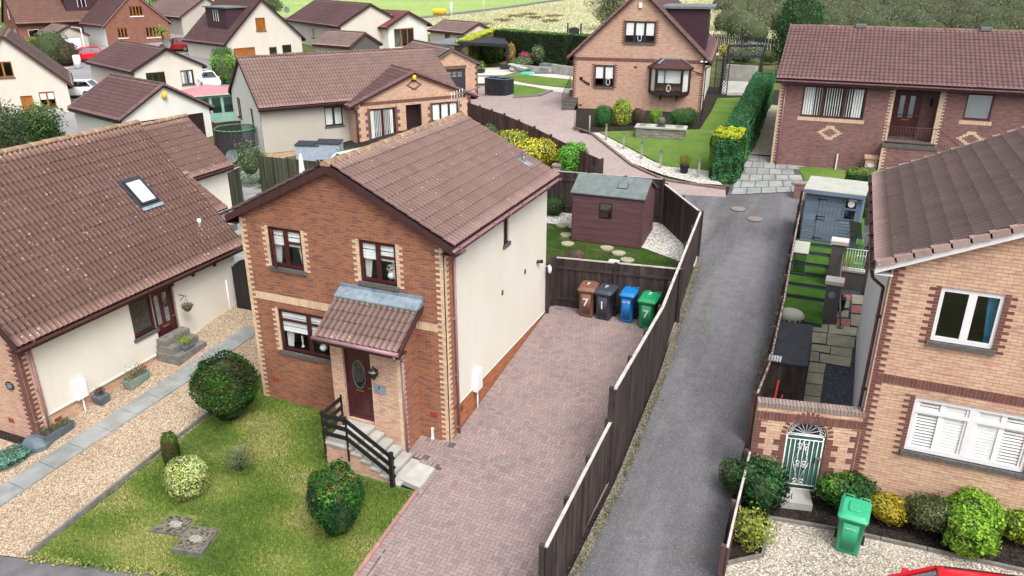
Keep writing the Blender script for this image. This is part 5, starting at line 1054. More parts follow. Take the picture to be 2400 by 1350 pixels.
# ================= fences and walls =================
mat('fence_dark',S(76,66,64,.8),S(52,43,43,.8),3,.75,stretch=(1,1,.25)); mat('fence_cap',S(206,200,194,.8),S(178,170,164,.8),4,.8); mat('fence_green',S(86,90,72,.7),S(60,64,52,.7),3,.85,stretch=(1,1,.25)); mat('fence_brown',S(96,72,68,.8),S(74,54,52,.8),3,.8,stretch=(1,1,.3))
mat('post_grey',S(168,160,150,.78),S(140,132,124,.78),9,.85,stretch=(1,1,.3)); mat('fence_lichen',S(196,186,180,.7),S(92,64,62,.8),18,.9,lo=.45,hi=.55)
def fence(name,label,pts,tops,m='fence_dark',cap=None,bw=.095,gap=.004,posts=1.85,side=1,base=-.05,cat='fence',rails=True,capw=.05,alt=False,thick=.018,post_up=.06,rounded=False,group=None):
    """pts list of (x,y); tops list of absolute z at each point"""
    p0=np.array(pts[0][:2],float); z0=float(T(*p0)); t=thing(name,label,cat,(p0[0],p0[1],z0),0,group); cp=MB()
    for i,(p,q) in enumerate(zip(pts[:-1],pts[1:])):
        p,q=np.array(p[:2],float),np.array(q[:2],float); L=np.linalg.norm(q-p); d=(q-p)/L; k=np.array([-d[1],d[0]])*side; za,zb=tops[i],tops[i+1]; nb=max(1,round(L/posts)); bl=L/nb
        D3=np.array([*d,0]); K3=np.array([*k,0])
        zt=lambda s: za+(zb-za)*s/L-z0
        gz=lambda s: float(T(*(p+d*s)))-z0
        O=lambda s,z,o=0: np.array([*(p-p0+d*s+k*o),z])
        for b in range(nb):
            mb=MB(); s=b*bl; j=0
            while s<(b+1)*bl-.02:
                v=random.choice((random.uniform(.65,1.0),random.uniform(.9,1.6))); h=zt(s)+random.uniform(-.008,.008); g=gz(s)+base; off=(-thick*1.3 if (alt and j%2) else 0); wv=min(bw,(b+1)*bl-s)
                mb.obox(O(s,g,off),D3*wv,K3*thick,(0,0,h-g),0,(v,v*.98,v*.96))
                s+=bw+gap; j+=1
            if rails:
                for f in (.18,.82):
                    s=b*bl; g=gz(s); h=zt(s); z1=g+(h-g)*f; s2=s+bl; z2=gz(s2)+(zt(s2)-gz(s2))*f; mb.bar(O(s,z1,-.03),O(s2,z2,-.03),.045,.08)
            mb.build('panel',m,t)
        for b in range(nb+(1 if i==len(pts)-2 else 0)):
            s=b*bl; mb=MB(); c=O(s,gz(s)-.3,-.07); mb.box((c[0]-.05,c[1]-.05,c[2]),(c[0]+.05,c[1]+.05,zt(s)+post_up)); mb.build('post',m,t)
        if cap: cp.bar(O(0,zt(0)+.02,thick/2),O(L,zt(L)+.02,thick/2),capw,.035)
    if cap: cp.build('capping_rail',cap,t)
    return t
tz=lambda p,x,y: topz(p,x,y)
fence('board_fence','low dark stained board fence between driveway and lane, the nearer lower run',[(4.27,-4.15),(4.36,-.05)],[1.26,1.74],cap='fence_cap',side=-1,capw=.07,posts=1.4)
fence('board_fence','tall dark board fence with pale capping along the lane beside the wheelie bins',[(4.42,-.05),(4.44,4.8),(3.95,13.3)],[2.64,2.74,3.12],cap='fence_cap',side=-1,capw=.08)
fence('board_fence','dark board fence angled behind the burgundy shed, meeting the lane corner',[(3.95,13.3),(1.95,16.1)],[3.12,tz((1.95,16.1),1548,432)],cap='fence_cap',side=1,capw=.08)
fence('board_fence','dark board fence across the garden behind the four wheelie bins',[(.06,7.75),(4.36,8.03)],[tz((.06,7.75),1292,604),tz((4.2,8.0),1566,630)],cap='fence_cap',side=1,capw=.06,bw=.115,gap=.0,alt=True)
fence('garden_gate','narrow dark gate between the cream side wall and the bin fence',[(.02,7.14),(.05,7.74)],[2.62,2.62],side=1,posts=2,cat='gate')
q=at(1308,404,1.75); fence('board_fence','dark board fence with thin pale cap left of the burgundy shed',[(-4.6,15.9),(1.9,16.15)],[tz((-4.6,15.9),1200,395),tz((1.9,16.15),1400,415)],cap='fence_cap',side=1,bw=.115,gap=.0,alt=True)
hm=1.55; fp=[at(x,y,hm) for x,y in ((1096,240),(1180,268),(1250,298),(1330,338),(1409,374))]; fence('board_fence','brown board fence between the paved drive and yellow shrubs',[tuple(p[:2]) for p in fp],[float(T(*p[:2]))+hm for p in fp],'fence_brown',side=-1,bw=.14,gap=.01)
e_=fp[-1]; fence('board_fence','short dark fence return ending beside the brick pillar with fluted cap',[tuple(e_[:2]),(e_[0]+.1,e_[1]-1.5)],[float(T(*e_[:2]))+1.5]*2,'fence_dark',side=1)
fp=[at(x,y,1.75) for x,y in ((470,432),(560,392))]; fence('board_fence','weathered green-grey board fence with pale top behind the patio chair',[tuple(p[:2]) for p in fp],[float(T(*p[:2]))+1.75 for p in fp],'fence_green',cap='fence_cap',side=-1,bw=.14,gap=.02)
fp=[at(x,y,1.9) for x,y in ((604,365),(742,378),(860,395))]; fence('board_fence','green weathered fence behind the folded parasol',[tuple(p[:2]) for p in fp],[float(T(*p[:2]))+1.9 for p in fp],'fence_green',side=-1,bw=.10)
fp=[at(x,y,1.8) for x,y in ((1672,80),(1740,84),(1818,92))]; fence('board_fence','black slatted fence at the foot of the scrub wood',[tuple(p[:2]) for p in fp],[float(T(*p[:2]))+1.8 for p in fp],'charcoal',side=-1,bw=.14,gap=.05,alt=True)
fp=[at(x,y,1.45) for x,y in ((1884,448),(1862,560),(1838,700),(1804,850),(1774,925))]; fence('board_fence','maroon fence with lichen-white top between lane and right garden',[tuple(p[:2]) for p in fp],[float(T(*p[:2]))+1.45 for p in fp],'fence_brown',cap='fence_lichen',side=1,capw=.05,bw=.14,gap=.003)
fp=[at(x,y,.95) for x,y in ((1757,1060),(1728,1180),(1704,1285))]; fence('board_fence','low weathered fence at the lane edge beside the dark green shrub',[tuple(p[:2]) for p in fp],[float(T(*p[:2]))+.95 for p in fp],'fence_brown',cap='fence_cap',side=1,capw=.05,bw=.14,gap=.003)
fp=[at(x,y,1.7) for x,y in ((497,288),(566,282))]; fence('board_fence','maroon fence panel behind the trampoline',[tuple(p[:2]) for p in fp],[float(T(*p[:2]))+1.7 for p in fp],'timber_maroon',side=-1,bw=.12)
# arched black gate beside the left house
gp=[G(533,640,1.6),G(588,640,1.9)]; a=np.array((-10.55,4.0)); b=np.array((-9.2,4.1)); t=thing('arched_gate','tall black arched gate between the two houses','gate',(a[0],a[1],float(T(*a)))); mb=MB(); n=12
for i in range(n):
    x=1.35*i/n; h=1.55+.38*math.sin(math.pi*(i+.5)/n); v=random.uniform(.8,1.2); mb.box((x,0,0),(x+1.35/n-.008,.03,h),0,(v,v,v))
mb.build('boards','black_paint',t); mb=MB(); mb.box((0,.03,.3),(1.35,.07,.4)); mb.box((0,.03,1.2),(1.35,.07,1.3)); mb.build('ledges','black_paint',t)
# arch wall with ornamental gate
mb=MB(); WA=np.array([7.55,.98]); WB=np.array([9.86,1.42]); ww=np.linalg.norm(WB-WA); ang=math.atan2(*(WB-WA)[::-1]); zb=float(T(*WA)); t=thing('arched_garden_wall','buff garden wall with dark brick quoins, soot-stained top and an arched opening','wall',(WA[0],WA[1],zb-.02),ang)
fw_=(np.array([0,0,0.]),np.array([1.,0,0]),np.array([0,-1.,0]),ww); g0,g1,sp=.72,1.62,1.62; H_=2.28; r_=(g1-g0)/2; gc=(g0+g1)/2
def archwall(y,fl):
    fs=[[(0,-.4),(g0,-.4),(g0,H_),(0,H_)],[(g1,-.4),(ww,-.4),(ww,H_),(g1,H_)]]
    n=12
    for i in range(n):
        t0,t1=math.pi*i/n,math.pi*(i+1)/n; x0,x1=gc+r_*math.cos(t0),gc+r_*math.cos(t1); fs.append([(x1,sp+r_*math.sin(t1)),(x0,sp+r_*math.sin(t0)),(x0,H_),(x1,H_)])
    for f in fs:
        P=[(x,y,z) for x,z in f]; mb.face(P if fl else P[::-1])
archwall(0,True); archwall(.22,False); pr5=[(g0,-.4),(g0,sp)]+[(gc-r_*math.cos(math.pi*i/12),sp+r_*math.sin(math.pi*i/12)) for i in range(1,13)]+[(g1,-.4)]
for a,b in zip(pr5[:-1],pr5[1:]): mb.face([(a[0],0,a[1]),(a[0],.22,a[1]),(b[0],.22,b[1]),(b[0],0,b[1])])
mb.face([(0,0,-.4),(0,.22,-.4),(0,.22,H_),(0,0,H_)][::-1]); mb.build('wall','brick_buff',t)
mb=MB()
for i in range(int(ww/.078)): v=random.uniform(.8,1.1); mb.box((i*.078,-.02,H_),(i*.078+.068,.24,H_+.11),0,(v,v,v))
for i in range(int(ww/.078)): v=random.uniform(.8,1.1); mb.box((i*.078,-.008,H_-.34),(i*.078+.068,.0,H_-.12),1,(v,v,v))
mb.build('coping','quoin_brown' if 0 else ['iron','quoin_brown'],t); mb=MB()
quoins(mb,fw_,0,1,.1,H_-.35,.26,.13,d=.006,grp=2); quoins(mb,fw_,ww,-1,.1,H_-.35,.26,.13,d=.006,grp=2); quoins(mb,fw_,g0,-1,.1,1.6,.26,.13,d=.006,grp=2); quoins(mb,fw_,g1,1,.1,1.6,.26,.13,d=.006,grp=2)
mb.grp('arch_stones')
for i in range(16):
    a=math.pi*(i+.5)/16; c=np.array([gc+math.cos(a)*(r_+.06),-.006,sp+math.sin(a)*(r_+.12)]); u=np.array([math.cos(a),0,math.sin(a)]); w_=np.array([-math.sin(a),0,math.cos(a)]); mb.obox(c-u*.05-w_*.035,u*.11,w_*.07,(0,.03,0))
mb.build('quoins','quoin_brown',t)
gt=thing('ornamental_gate','dark green gate with white scrolled ironwork and fanlight in the brick arch','gate',tuple(WA+ (WB-WA)/ww*g0)+(zb,),ang); gw=g1-g0-.06; mb=MB(); mb.box((.05,.09,.12),(gw-.02,.115,1.52)); mb.build('backing_board','fence_dark',gt)
mat('gate_green',S(58,100,88),S(48,84,74),4,.5); bpy.data.objects[[o.name for o in bpy.data.objects if o.parent==gt][0]].data.materials[0]=MATS['gate_green']
mb=MB(); y=.07
for x in (.03,gw): mb.tube((x,y,.05),(x,y,1.56),.018)
for z in (.08,.2,1.45,1.56): mb.tube((.03,y,z),(gw,y,z),.014)
for i in range(1,8): mb.tube((.03+(gw-.03)*i/8,y,.2),(.03+(gw-.03)*i/8,y,1.45),.010,6)
def scroll(mb,c,r,s=1,y=.06,n=10,w=.008):
    P=[np.array([c[0]+s*r*(1-i/n*.7)*math.cos(i*.75),y,c[1]+r*(1-i/n*.7)*math.sin(i*.75)]) for i in range(n)]; mb.path(P,w,5)
for cz in (.32,.82,1.3):
    for s_ in (1,-1): scroll(mb,(gw/2+s_*.07,cz),.06,s_); scroll(mb,(gw/2+s_*.07,cz-.09),.05,s_)
for s_ in (1,-1): mb.tube((gw/2,y,1.4),(gw/2+s_*.17,y,.82),.007,5); mb.tube((gw/2,y,.25),(gw/2+s_*.17,y,.82),.007,5)
mb.build('ironwork','upvc_white',gt); mb=MB(); cx=gw/2+.01
pa_=[np.array([cx+.43*math.cos(math.pi*i/14),y,1.60+.43*math.sin(math.pi*i/14)]) for i in range(15)]; mb.path(pa_,.013,6); mb.tube(pa_[0],pa_[-1],.013)
for i in range(1,8): a=math.pi*i/8; mb.tube((cx,y,1.62),(cx+.40*math.cos(a),y,1.60+.40*math.sin(a)),.007,5)
for i in range(8): a=math.pi*(i+.5)/8; scroll(mb,(cx+.34*math.cos(a),1.6+.34*math.sin(a)),.05,1)
mb.build('fanlight','upvc_white',gt); mb=MB(); mb.box((gw-.12,.0,.98),(gw+.02,.05,1.02)); mb.lathe([(.03,0),(.03,.03)],(gw-.1,.03,.9),8); mb.build('latch','metal_grey',gt)
p=at(1862,1170); t=thing('door_step','square grey concrete step in front of the green gate','step',(p[0],p[1],p[2]),ang); mb=MB(); mb.box((-.36,-.28,-.1),(.36,.30,.10)); mb.build('step_slab','concrete',t)
# front steps, railing and slab of number seven
t=thing('front_steps','concrete steps on a pink brick base climbing to the oval-glass front door','steps',(-2.5,-.87,0)); mb=MB(); zz=.62
mb.box((0,-1.1,-.8),(.75,-.0,zz-.06)); 
for i in range(5): mb.box((.75+.27*i,-1.1,-.8),(.75+.27*(i+1),0,zz-.06-.145*(i+1)))
mb.build('brick_base','brick_tan',t); mb=MB(); mb.box((-.04,-1.14,zz-.06),(.78,.0,zz+.0))
for i in range(5): z=zz-.145*(i+1); mb.box((.76+.27*i,-1.13,z-.06),(.79+.27*(i+1),0,z),0,[(1.0,)*3,(.9,)*3][i%2]); mb.box((.76+.27*i,-1.10,z),(.775+.27*i,0,z+.085),0,(.8,.8,.8))
mb.build('treads','concrete',t)
mb=MB(); z0=zz
def boards3(a,b): 
    for dz in (.28,.54,.80): mb.bar(np.array(a)+Z*dz,np.array(b)+Z*dz,.03,.115)
boards3((0,-.30,z0),(0,-1.13,z0)); boards3((-.02,-1.15,z0),(.72,-1.15,z0)); boards3((.72,-1.15,z0),(2.05,-1.15,z0-.78)); mb.build('handrail_boards','black_paint',t)
mb=MB()
for x,y,zb_,zt_ in ((0,-.3,z0,.95),(0,-1.13,z0-.35,.95),(.70,-1.13,z0-.4,.95)): mb.box((x-.02,y-.02,zb_),(x+.02,y+.02,z0+zt_-.05))
mb.build('steel_posts','black_paint',t); mb=MB(); mb.box((1.93,-1.24,-.35),(2.03,-1.14,.85)); mb.build('newel_post','black_paint',t)
ps=[at(*q) for q in ((983,1090),(1020,1103),(985,1150),(937,1129))]; mb=MB(); mb.prism([(p[0],p[1],float(T(p[0],p[1]))-.06) for p in ps],(0,0,.14)); so=mb.build('landing_slab','concrete'); tag(so,'pale concrete slab at the foot of the front steps','slab')
# steps of the left house
mat('step_grey',S(150,146,140,.7),S(118,114,110,.7),7,.9,bd=.003); q=P3(f2r,5.30,0,0); t=thing('door_steps','three grey concrete steps up to the dark door of the left house','steps',(q[0]-17.98,q[1]-3.95,float(T(-10.6,1.3)))); mb=MB()
for i,(d,h) in enumerate(((.92,.21),(.64,.42),(.36,.63))): mb.box((0,-.95,-.1),(d,.28,h)) if i==0 else mb.box((0,-.95+.05*i,h-.21),(d,.28-.04*i,h))
mb.build('treads','step_grey',t)
# ================= bins =================
for nm,c in (('bin_brown',(128,88,72)),('bin_black',(62,66,80)),('bin_blue',(20,120,190)),('bin_green',(30,150,96)),('bin_deepblue',(36,88,160)),('bin_emerald',(52,172,126))): mat(nm,S(*c,.85),tuple(v*.88 for v in S(*c,.85)),2.5,.42,spec=.5)
mat('rubber',S(30,30,32),None,5,.8)
def rrect(w_,d_,z,r=.06,yo=0,n=4):
    P=[]
    for cx,cy,a0 in ((w_/2-r,d_/2-r,0),(-w_/2+r,d_/2-r,90),(-w_/2+r,-d_/2+r,180),(w_/2-r,-d_/2+r,270)):
        for i in range(n+1): a=math.radians(a0+90*i/n); P.append((cx+r*math.cos(a),cy+r*math.sin(a)+yo,z))
    return P
def wheelie(label,p,rz,m,txt=None,lidtxt=None,small=None,s=1.0,panel=False,lidm=None):
    t=thing('wheelie_bin',label,'wheelie bin',tuple(p),rz,'wheelie bins'); mb=MB(); w_=.57*s; d_=.68*s
    mb.loft([rrect(w_*.80,d_*.72,.0,.05,.02),rrect(w_*.80,d_*.72,.03,.05,.02),rrect(w_*.93,d_*.93,.88,.06),rrect(w_*1.0,d_*1.0,.89,.06),rrect(w_*1.0,d_*1.0,.945,.06)]); mb.box((-w_*.26,-d_*.40-.03,.10),(-w_*.235,-d_*.30,.82)) if 0 else None
    mb.loft([[(x*1,y,z) for x,y,z in q] for q in (rrect(w_*.50,.03,.12,.012,-d_*.365),rrect(w_*.56,.03,.84,.012,-d_*.452))]); body=mb.build('body',m,t)
    mb=MB(); lm=lidm or m; tl=.11
    def lid(wf,df,z,r): return [(x,y,zz+tl*(y/d_+.5)*.55) for x,y,zz in rrect(w_*wf,d_*df,z,r)]
    mb.loft([lid(1.07,1.07,.94,.07),lid(1.08,1.08,.965,.07),lid(1.05,1.05,.985,.07),lid(.94,.94,.995,.08),lid(.88,.86,1.035,.10),lid(.82,.80,1.045,.12)]); l=mb.build('lid',lm,t)
    if panel: mb=MB(); mb.loft([lid(.44,.50,1.03,.05),lid(.42,.48,1.075,.05),lid(.38,.44,1.08,.05)]); mb.build('lid_panel',lm,l)
    mb=MB(); yb=d_/2+.075; zl=1.03
    for sx in (-1,1):
        a,b=sx*w_*.12,sx*w_*.46; mb.path([(a,d_/2-.02,zl),(a,yb,zl+.03),(b,yb,zl+.03),(b,d_/2-.02,zl)],.013,6)
    mb.build('handle',lm,t)
    for sx in (-1,1): mb=MB(); mb.tube((sx*(w_*.43),d_*.36,.10),(sx*(w_*.43+.06),d_*.36,.10),.10,16); mb.build('wheel','rubber',t)
    th_=math.atan2(.87,d_*.105) ; F=Matrix(((1,0,0,0),(0,-.12,-1,0),(0,1,-.12,0),(0,0,0,1)))
    if txt: textmesh('house_number',txt,.40*s,'upvc_white',body,Matrix.Translation((.0,-d_*.435-.028,.42))@F,.004)
    if lidtxt: textmesh('lid_number',lidtxt,.22,'upvc_white',l,Matrix.Translation((0,-.05,1.085 if not panel else 1.12))@Matrix.Rotation(.10,4,'X'),.003)
    if small: textmesh('small_print',small,.034 if len(small)>5 else .11,'upvc_white',body,Matrix.Translation((0,-d_*.475-.02,.72))@F,.003)
    return t
bz=lambda x,y: (x,y,float(T(x,y))+.03)
wheelie('brown wheelie bin with a white 7, leftmost of the row by the fence',bz(1.40,7.52),.06,'bin_brown','7','7')
wheelie('dark grey wheelie bin marked 1, with 7 on its lid',bz(2.02,7.50),-.1,'bin_black','1','7')
wheelie('slim blue wheelie bin between the grey one and the green one',bz(2.78,7.55),-.04,'bin_blue',small='no 19',s=.84,panel=True)
wheelie('green wheelie bin with a white 7, partly behind the fence top',bz(3.50,7.40),-.05,'bin_green','7','7',panel=True)
p=at(1985,1292); wheelie('bright emerald wheelie bin standing alone on the pale gravel',(p[0],p[1]+.12,p[2]+.02),-.1,'bin_emerald',small='FIFE COUNCIL',panel=True)
p=at(545,632); wheelie('deep blue wheelie bin marked 5 behind the black arched gate',(-9.95,5.0,float(T(-9.95,5.0))+.02),.35,'bin_deepblue','5',lidm='bin_deepblue')
# ================= sheds =================
mat('shed_burgundy',S(106,76,78,.8),S(90,62,66,.8),2.5,.7,stretch=(.3,.3,3)); mat('box_pale',S(178,188,202,.8),S(162,172,188,.8),3,.5); mat('shed_grey',S(124,138,156,.8),S(108,122,140,.8),2.5,.75,stretch=(.3,.3,3)); mat('shed_wood',S(98,86,80,.75),S(66,56,54,.75),4,.85,stretch=(1,1,.25)); mat('felt_pale',S(196,196,186,.68),S(180,182,174,.68),4,.9); mat('felt_green',S(122,132,132,.75),S(104,114,114,.75),4,.92,bd=.004)
def shed(name,label,cat,X,Y,zb,th,W_,L_,he,hr,m,roofm,board=.11,ov=.08,extras=None,pent=False):
    t=thing(name,label,cat,(X,Y,zb),th); fr=frames(W_,L_)
    for s in 'FBLR':
        f=fr[s]; mb=MB(); w0=f[3]; out=[(0,0),(w0,0),(w0,he),(w0/2,hr),(0,he)] if s in 'FB' and not pent else [(0,0),(w0,0),(w0,he),(0,he)]
        if pent: out={'F':[(0,0),(w0,0),(w0,he),(0,he)],'B':[(0,0),(w0,0),(w0,hr),(0,hr)],'R':[(0,0),(w0,0),(w0,hr),(0,he)],'L':[(0,0),(w0,0),(w0,he),(0,hr)]}[s]
        wall(mb,f,out,[]); n=int(max(he,hr)/board)
        for i in range(n):
            z=i*board; q=[(0,z),(w0,z),(w0,z+board-.01),(0,z+board-.01)]
            for k in range(len(out)):
                p,r=out[k],out[(k+1)%len(out)]; nx,ny=(r[1]-p[1]),-(r[0]-p[0]); q=clip(q,nx,ny,nx*p[0]+ny*p[1])
                if len(q)<3: break
            if len(q)<3: continue
            v=random.uniform(.88,1.1); P=[P3(f,u,zz,.022 if zz<z+.02 else .008) for u,zz in q]; mb.face(P,0,(v,v,v)); lo=[p for p in q if p[1]<z+.001]
            if len(lo)>=2: a,b=min(lo)[0],max(lo)[0]; mb.face([P3(f,a,z,0),P3(f,b,z,0),P3(f,b,z,.022),P3(f,a,z,.022)],0,(v,v,v))
        for u in (0,w0-.05): fbox(mb,f,u,0,.0,.05,he-.02,.03)
        mb.build('wall',m,t)
    mb=MB()
    if pent: mb.prism([(-ov,-ov*2,he+.0),(W_+ov,-ov*2,he+.0),(W_+ov,L_+ov,hr+.02),(-ov,L_+ov,hr+.02)],(0,0,.05)); mb.box((-ov,-ov*2-.02,he-.11),(W_+ov,-ov*2,he+.03),1)
    else:
        for sx in (-1,1):
            e=(W_/2+sx*(W_/2+ov),he-(hr-he)/(W_/2)*ov); mb.prism([(e[0],-ov,e[1]),(e[0],L_+ov,e[1]),(W_/2,L_+ov,hr),(W_/2,-ov,hr)][::sx],(0,0,.04))
        for y in (-ov-.02,L_+ov):
            for sx in (-1,1): e=(W_/2+sx*(W_/2+ov),he-(hr-he)/(W_/2)*ov); mb.prism([(e[0],y,e[1]-.08),(W_/2,y,hr-.08),(W_/2,y,hr+.03),(e[0],y,e[1]+.03)][::-sx],(0,.02,0),1)
    mb.build('roof',[roofm,m],t); return t,fr
t,fr=shed('garden_shed','burgundy shiplap shed with a grey-green felt roof and one window, inside the fence corner','shed',1.74,13.25,float(T(1,14))-.12,R_(90+1),2.05,2.85,2.12,2.62,'shed_burgundy','felt_green',.105)
mb=MB(); f=fr['L']; fbox(mb,f,1.12,1.18,.012,.52,.62,.03); sw=mb.build('window','dark_brown',t); mb=MB(); fbox(mb,f,1.16,1.22,.043,.44,.54,.006); mb.build('pane','glass_sky',sw); mb=MB(); fbox(mb,f,.0,.0,.02,2.85,.12,.02); mb.build('skirting','timber_brown',t)
mb=MB(); sl=.5/1.025; mb.obox((.35,.75,2.12+sl*.35+.045),(.28,0,.28*sl),(0,.42,0),(0,0,.02)); rl=mb.build('roof_light','charcoal',t); mb=MB(); mb.obox((.37,.78,2.12+sl*.37+.067),(.24,0,.24*sl),(0,.36,0),(0,0,.006)); mb.build('roof_light_pane','glass_sky',rl)
t,fr=shed('garden_shed','pale blue-grey shed with flat pale roof, stable door and small window','shed',7.56,14.88,2.03,R_(-5),1.95,1.35,2.0,2.1,'shed_grey','felt_pale',.12,.1,pent=True); f=fr['F']
mb=MB(); 
for i in range(6): fbox(mb,f,.50+.13*i,.08,.02,.122,1.72,.02)
dr=mb.build('door','shed_grey',t); mb=MB()
for z in (.16,.88,1.0,1.66): fbox(mb,f,.48,z,.042,.30,.03,.008); fbox(mb,f,.46,z-.03,.042,.05,.09,.01)
mb.build('strap_hinge','black_paint',dr); mb=MB(); fbox(mb,f,1.20,.98,.045,.12,.03,.02); mb.build('door_bolt','metal_grey',dr)
mb=MB(); fbox(mb,f,1.36,1.0,.01,.46,.86,.03); fbox(mb,f,1.36,1.40,.03,.46,.04,.02); wn=mb.build('window','shed_grey',t); mb=MB(); fbox(mb,f,1.41,1.05,.041,.36,.33,.005); fbox(mb,f,1.41,1.47,.041,.36,.33,.005); mb.build('pane','glass_dark',wn)
mb=MB(); c=P3(f,1.6,1.63,.06); n=16; mb.prism([c+f[1]*.12*math.cos(a)+Z*.12*math.sin(a) for a in np.linspace(0,6.283,n,endpoint=False)],f[2]*.02); mb.build('round_sign','upvc_white',wn)
q0,q1,q2,q3=[G(x,y,1.72) for x,y in ((1800,850),(1892,862),(1905,765),(1824,756))]; t=thing('bin_store','low timber store with a slate-grey felt lid, against the lane fence','garden store',(q0[0],q0[1],float(T(q0[0],q0[1])))); c=lambda p:(p[0]-q0[0],p[1]-q0[1]); zr=1.72-float(T(q0[0],q0[1])); mb=MB()
mb.prism([(*c(q),zr) for q in (q0,q1,q2,q3)],(0,0,.05)); mb.build('lid','charcoal',t); mb=MB(); ins=.05; pr6=[c(q) for q in (q0,q1,q2,q3)]; cc=np.mean(pr6,axis=0); pr6=[cc+(np.array(p)-cc)*.95 for p in pr6]; mb.prism([(*p,-.1) for p in pr6],(0,0,zr+.1))
a,b=pr6[0],pr6[1]
for i in range(8): s=a+(b-a)*i/8; v=random.uniform(.75,1.2); mb.obox((s[0],s[1],0),((b-a)[0]/8*.93,(b-a)[1]/8*.93,0),(0,-.018,0),(0,0,zr-.02),0,(v,v,v))
mb.obox((a[0]+.1,a[1]-.03,.35),((b-a)[0]*.7,(b-a)[1]*.7,0),(0,-.02,0),(0,0,.1)); mb.build('boarding','shed_wood',t)
mb=MB(); p=G(1815,840,1.80); 
for i in range(5):
    for j in range(5): mb.box((p[0]-.15+.07*i,p[1]-.12+.07*j,1.775),(p[0]-.10+.07*i,p[1]-.07+.07*j,1.80))
mb.box((p[0]-.2,p[1]-.2,1.772),(p[0]+.22,p[1]+.26,1.778),1); o=mb.build('plastic_tray',['upvc_white','black_paint']); tag(o,'black and white chequered plastic grid on the garden store lid','tray')
p=G(1852,745,float(T(8,9))+.45); t=thing('covered_barbecue','barbecue under a shiny silver and black cover behind the garden store','barbecue',(p[0],p[1],float(T(p[0],p[1])))); mb=MB(); secs=[]
for z,r in ((0,.30),(.3,.32),(.55,.34)): secs.append([(r*1.25*math.cos(a),r*math.sin(a),z) for a in np.linspace(0,6.283,14,endpoint=False)])
mb.loft(secs); mb.build('body','black_paint',t); mb=MB(); blob(mb,.42,.34,.24,(0,0,.55),.8); mb.build('cover','metal_silver' if 0 else 'felt_pale',t)
mb=MB(); mb.bar((7.78,3.2,.5),(7.85,3.9,1.6),.04,.1); mb.bar((7.85,3.1,.5),(8.0,3.7,1.3),.03,.03); o=mb.build('garden_tools','bin_red' if 0 else 'alarm_yellow'); mat('tool_red',S(210,48,40),None,4,.5); o.data.materials[0]=MATS['tool_red']; tag(o,'red and dark garden tools leaning behind the brick arch wall','tools')
# right garden terrace
t=thing('turf_steps','artificial turf steps with slate-blue risers climbing to the grey shed','steps',(7.45,9.1,float(T(7.5,9.1)))); zb=float(T(7.5,9.1)); mb=MB(); rs=MB(); Y_=[0,1.85,2.65,3.43,4.1,4.95,5.55]; z=1.16-zb
for i in range(7):
    y=Y_[i]; y1=Y_[i+1] if i<6 else 9.6; x1=1.30 if i<5 else 2.4
    mb.box((0,y-.02,z-.025),(x1,y1,z)); rs.box((.01,y,-.5),(x1-.01,y1,z-.025)); z+=.145
mb.box((1.34,3.25,1.93-zb),(2.4,4.95,1.96-zb)); rs.box((1.34,3.27,-.4),(2.4,4.95,1.93-zb))
mb.build('turf_treads','turf_bright',t); mat('riser_slate',S(74,82,98),S(60,68,84),4,.8); rs.build('risers','riser_slate',t)
yT=12.3
for k,(x,y,h,lab) in enumerate(((8.93,9.80,1.30,'dark harled pillar with pale cap, the nearer one beside the turf steps'),(8.93,12.0,1.50,'dark harled pillar with pale cap, the farther one above the turf steps'))):
    zb=float(T(x,y)); t=thing('garden_pillar',lab,'pillar',(x,y,zb),-.03,'harled pillars'); mb=MB(); mb.cbox(0,0,-.3,.44,.44,h+.3+(.25 if k else 0)); mb.build('shaft','harling_dark',t); mb=MB(); mb.cbox(0,0,h+(.25 if k else 0),.56,.52,.12); mb.build('cap_stone','concrete_pale',t)
    if k==0: mb=MB(); mb.tube((-.02,-.22,h-.35),(-.02,-.245,h-.35),.11,16); mb.build('round_plaque','lead',t)
t=thing('retaining_wall','dark harled retaining wall under the cream railing','wall',(9.12,yT,float(T(9,yT)))); zt=1.95-float(T(9,yT)); mb=MB(); mb.box((0,-.12,-.6),(.75,.05,zt-.02)); mb.build('wall','harling_dark',t); mb=MB(); mb.box((-.02,-.15,zt-.02),(.77,.07,zt+.05)); mb.build('coping','concrete',t)
t=thing('garden_railing','short cream metal railing with scrollwork above the retaining wall','railing',(9.14,yT-.03,2.02)); mb=MB()
for i in range(9): mb.tube((.085*i,0,0),(.085*i,0,.72),.008,5)
for z in (.03,.72): mb.tube((0,0,z),(.72,0,z),.013)
for i in range(3): scroll(mb,(.42+.1*i,.5),.04,1,0); scroll(mb,(.38+.1*i,.22),.04,-1,0)
mb.build('balusters','timber_cream' if 0 else 'blind_white',t)
t=thing('handrail','grey metal handrail sloping between the two harled pillars','handrail',(9.08,9.8,float(T(9,9.8)))); mb=MB(); mb.path([(0,.1,1.05),(0,2.3,1.75)],.028,8); mb.path([(.05,-.1,1.0),(.22,-.5,.05)],.028,8); mb.lathe([(.10,0),(.10,.02)],(.22,-.5,.02),14); mb.build('rail','metal_grey',t)
def potplant(name,label,p,r,h,potm,palette,pr_=.2,n=350,size=.06,cat='potted plant',lift=0,sq=1.0,square=False):
    t=thing(name,label,cat,tuple(p)); mb=MB()
    if square: mb.loft([rrect(r*1.5,r*1.5,0,.02),rrect(r*2,r*2,h,.02)],smooth=False)
    else: mb.lathe([(r*.72,0),(r,h*.95),(r*1.06,h*.95),(r*1.06,h)],n=16)
    mb.build('pot',potm,t); P,Nn=ell_pts(n,pr_,pr_,pr_*sq,1,.2,4,random.randint(0,999),.6); P[:,2]+=h+pr_*sq*.75+lift; leaves('foliage',P,Nn,size,palette,t,random.randint(0,99)); return t
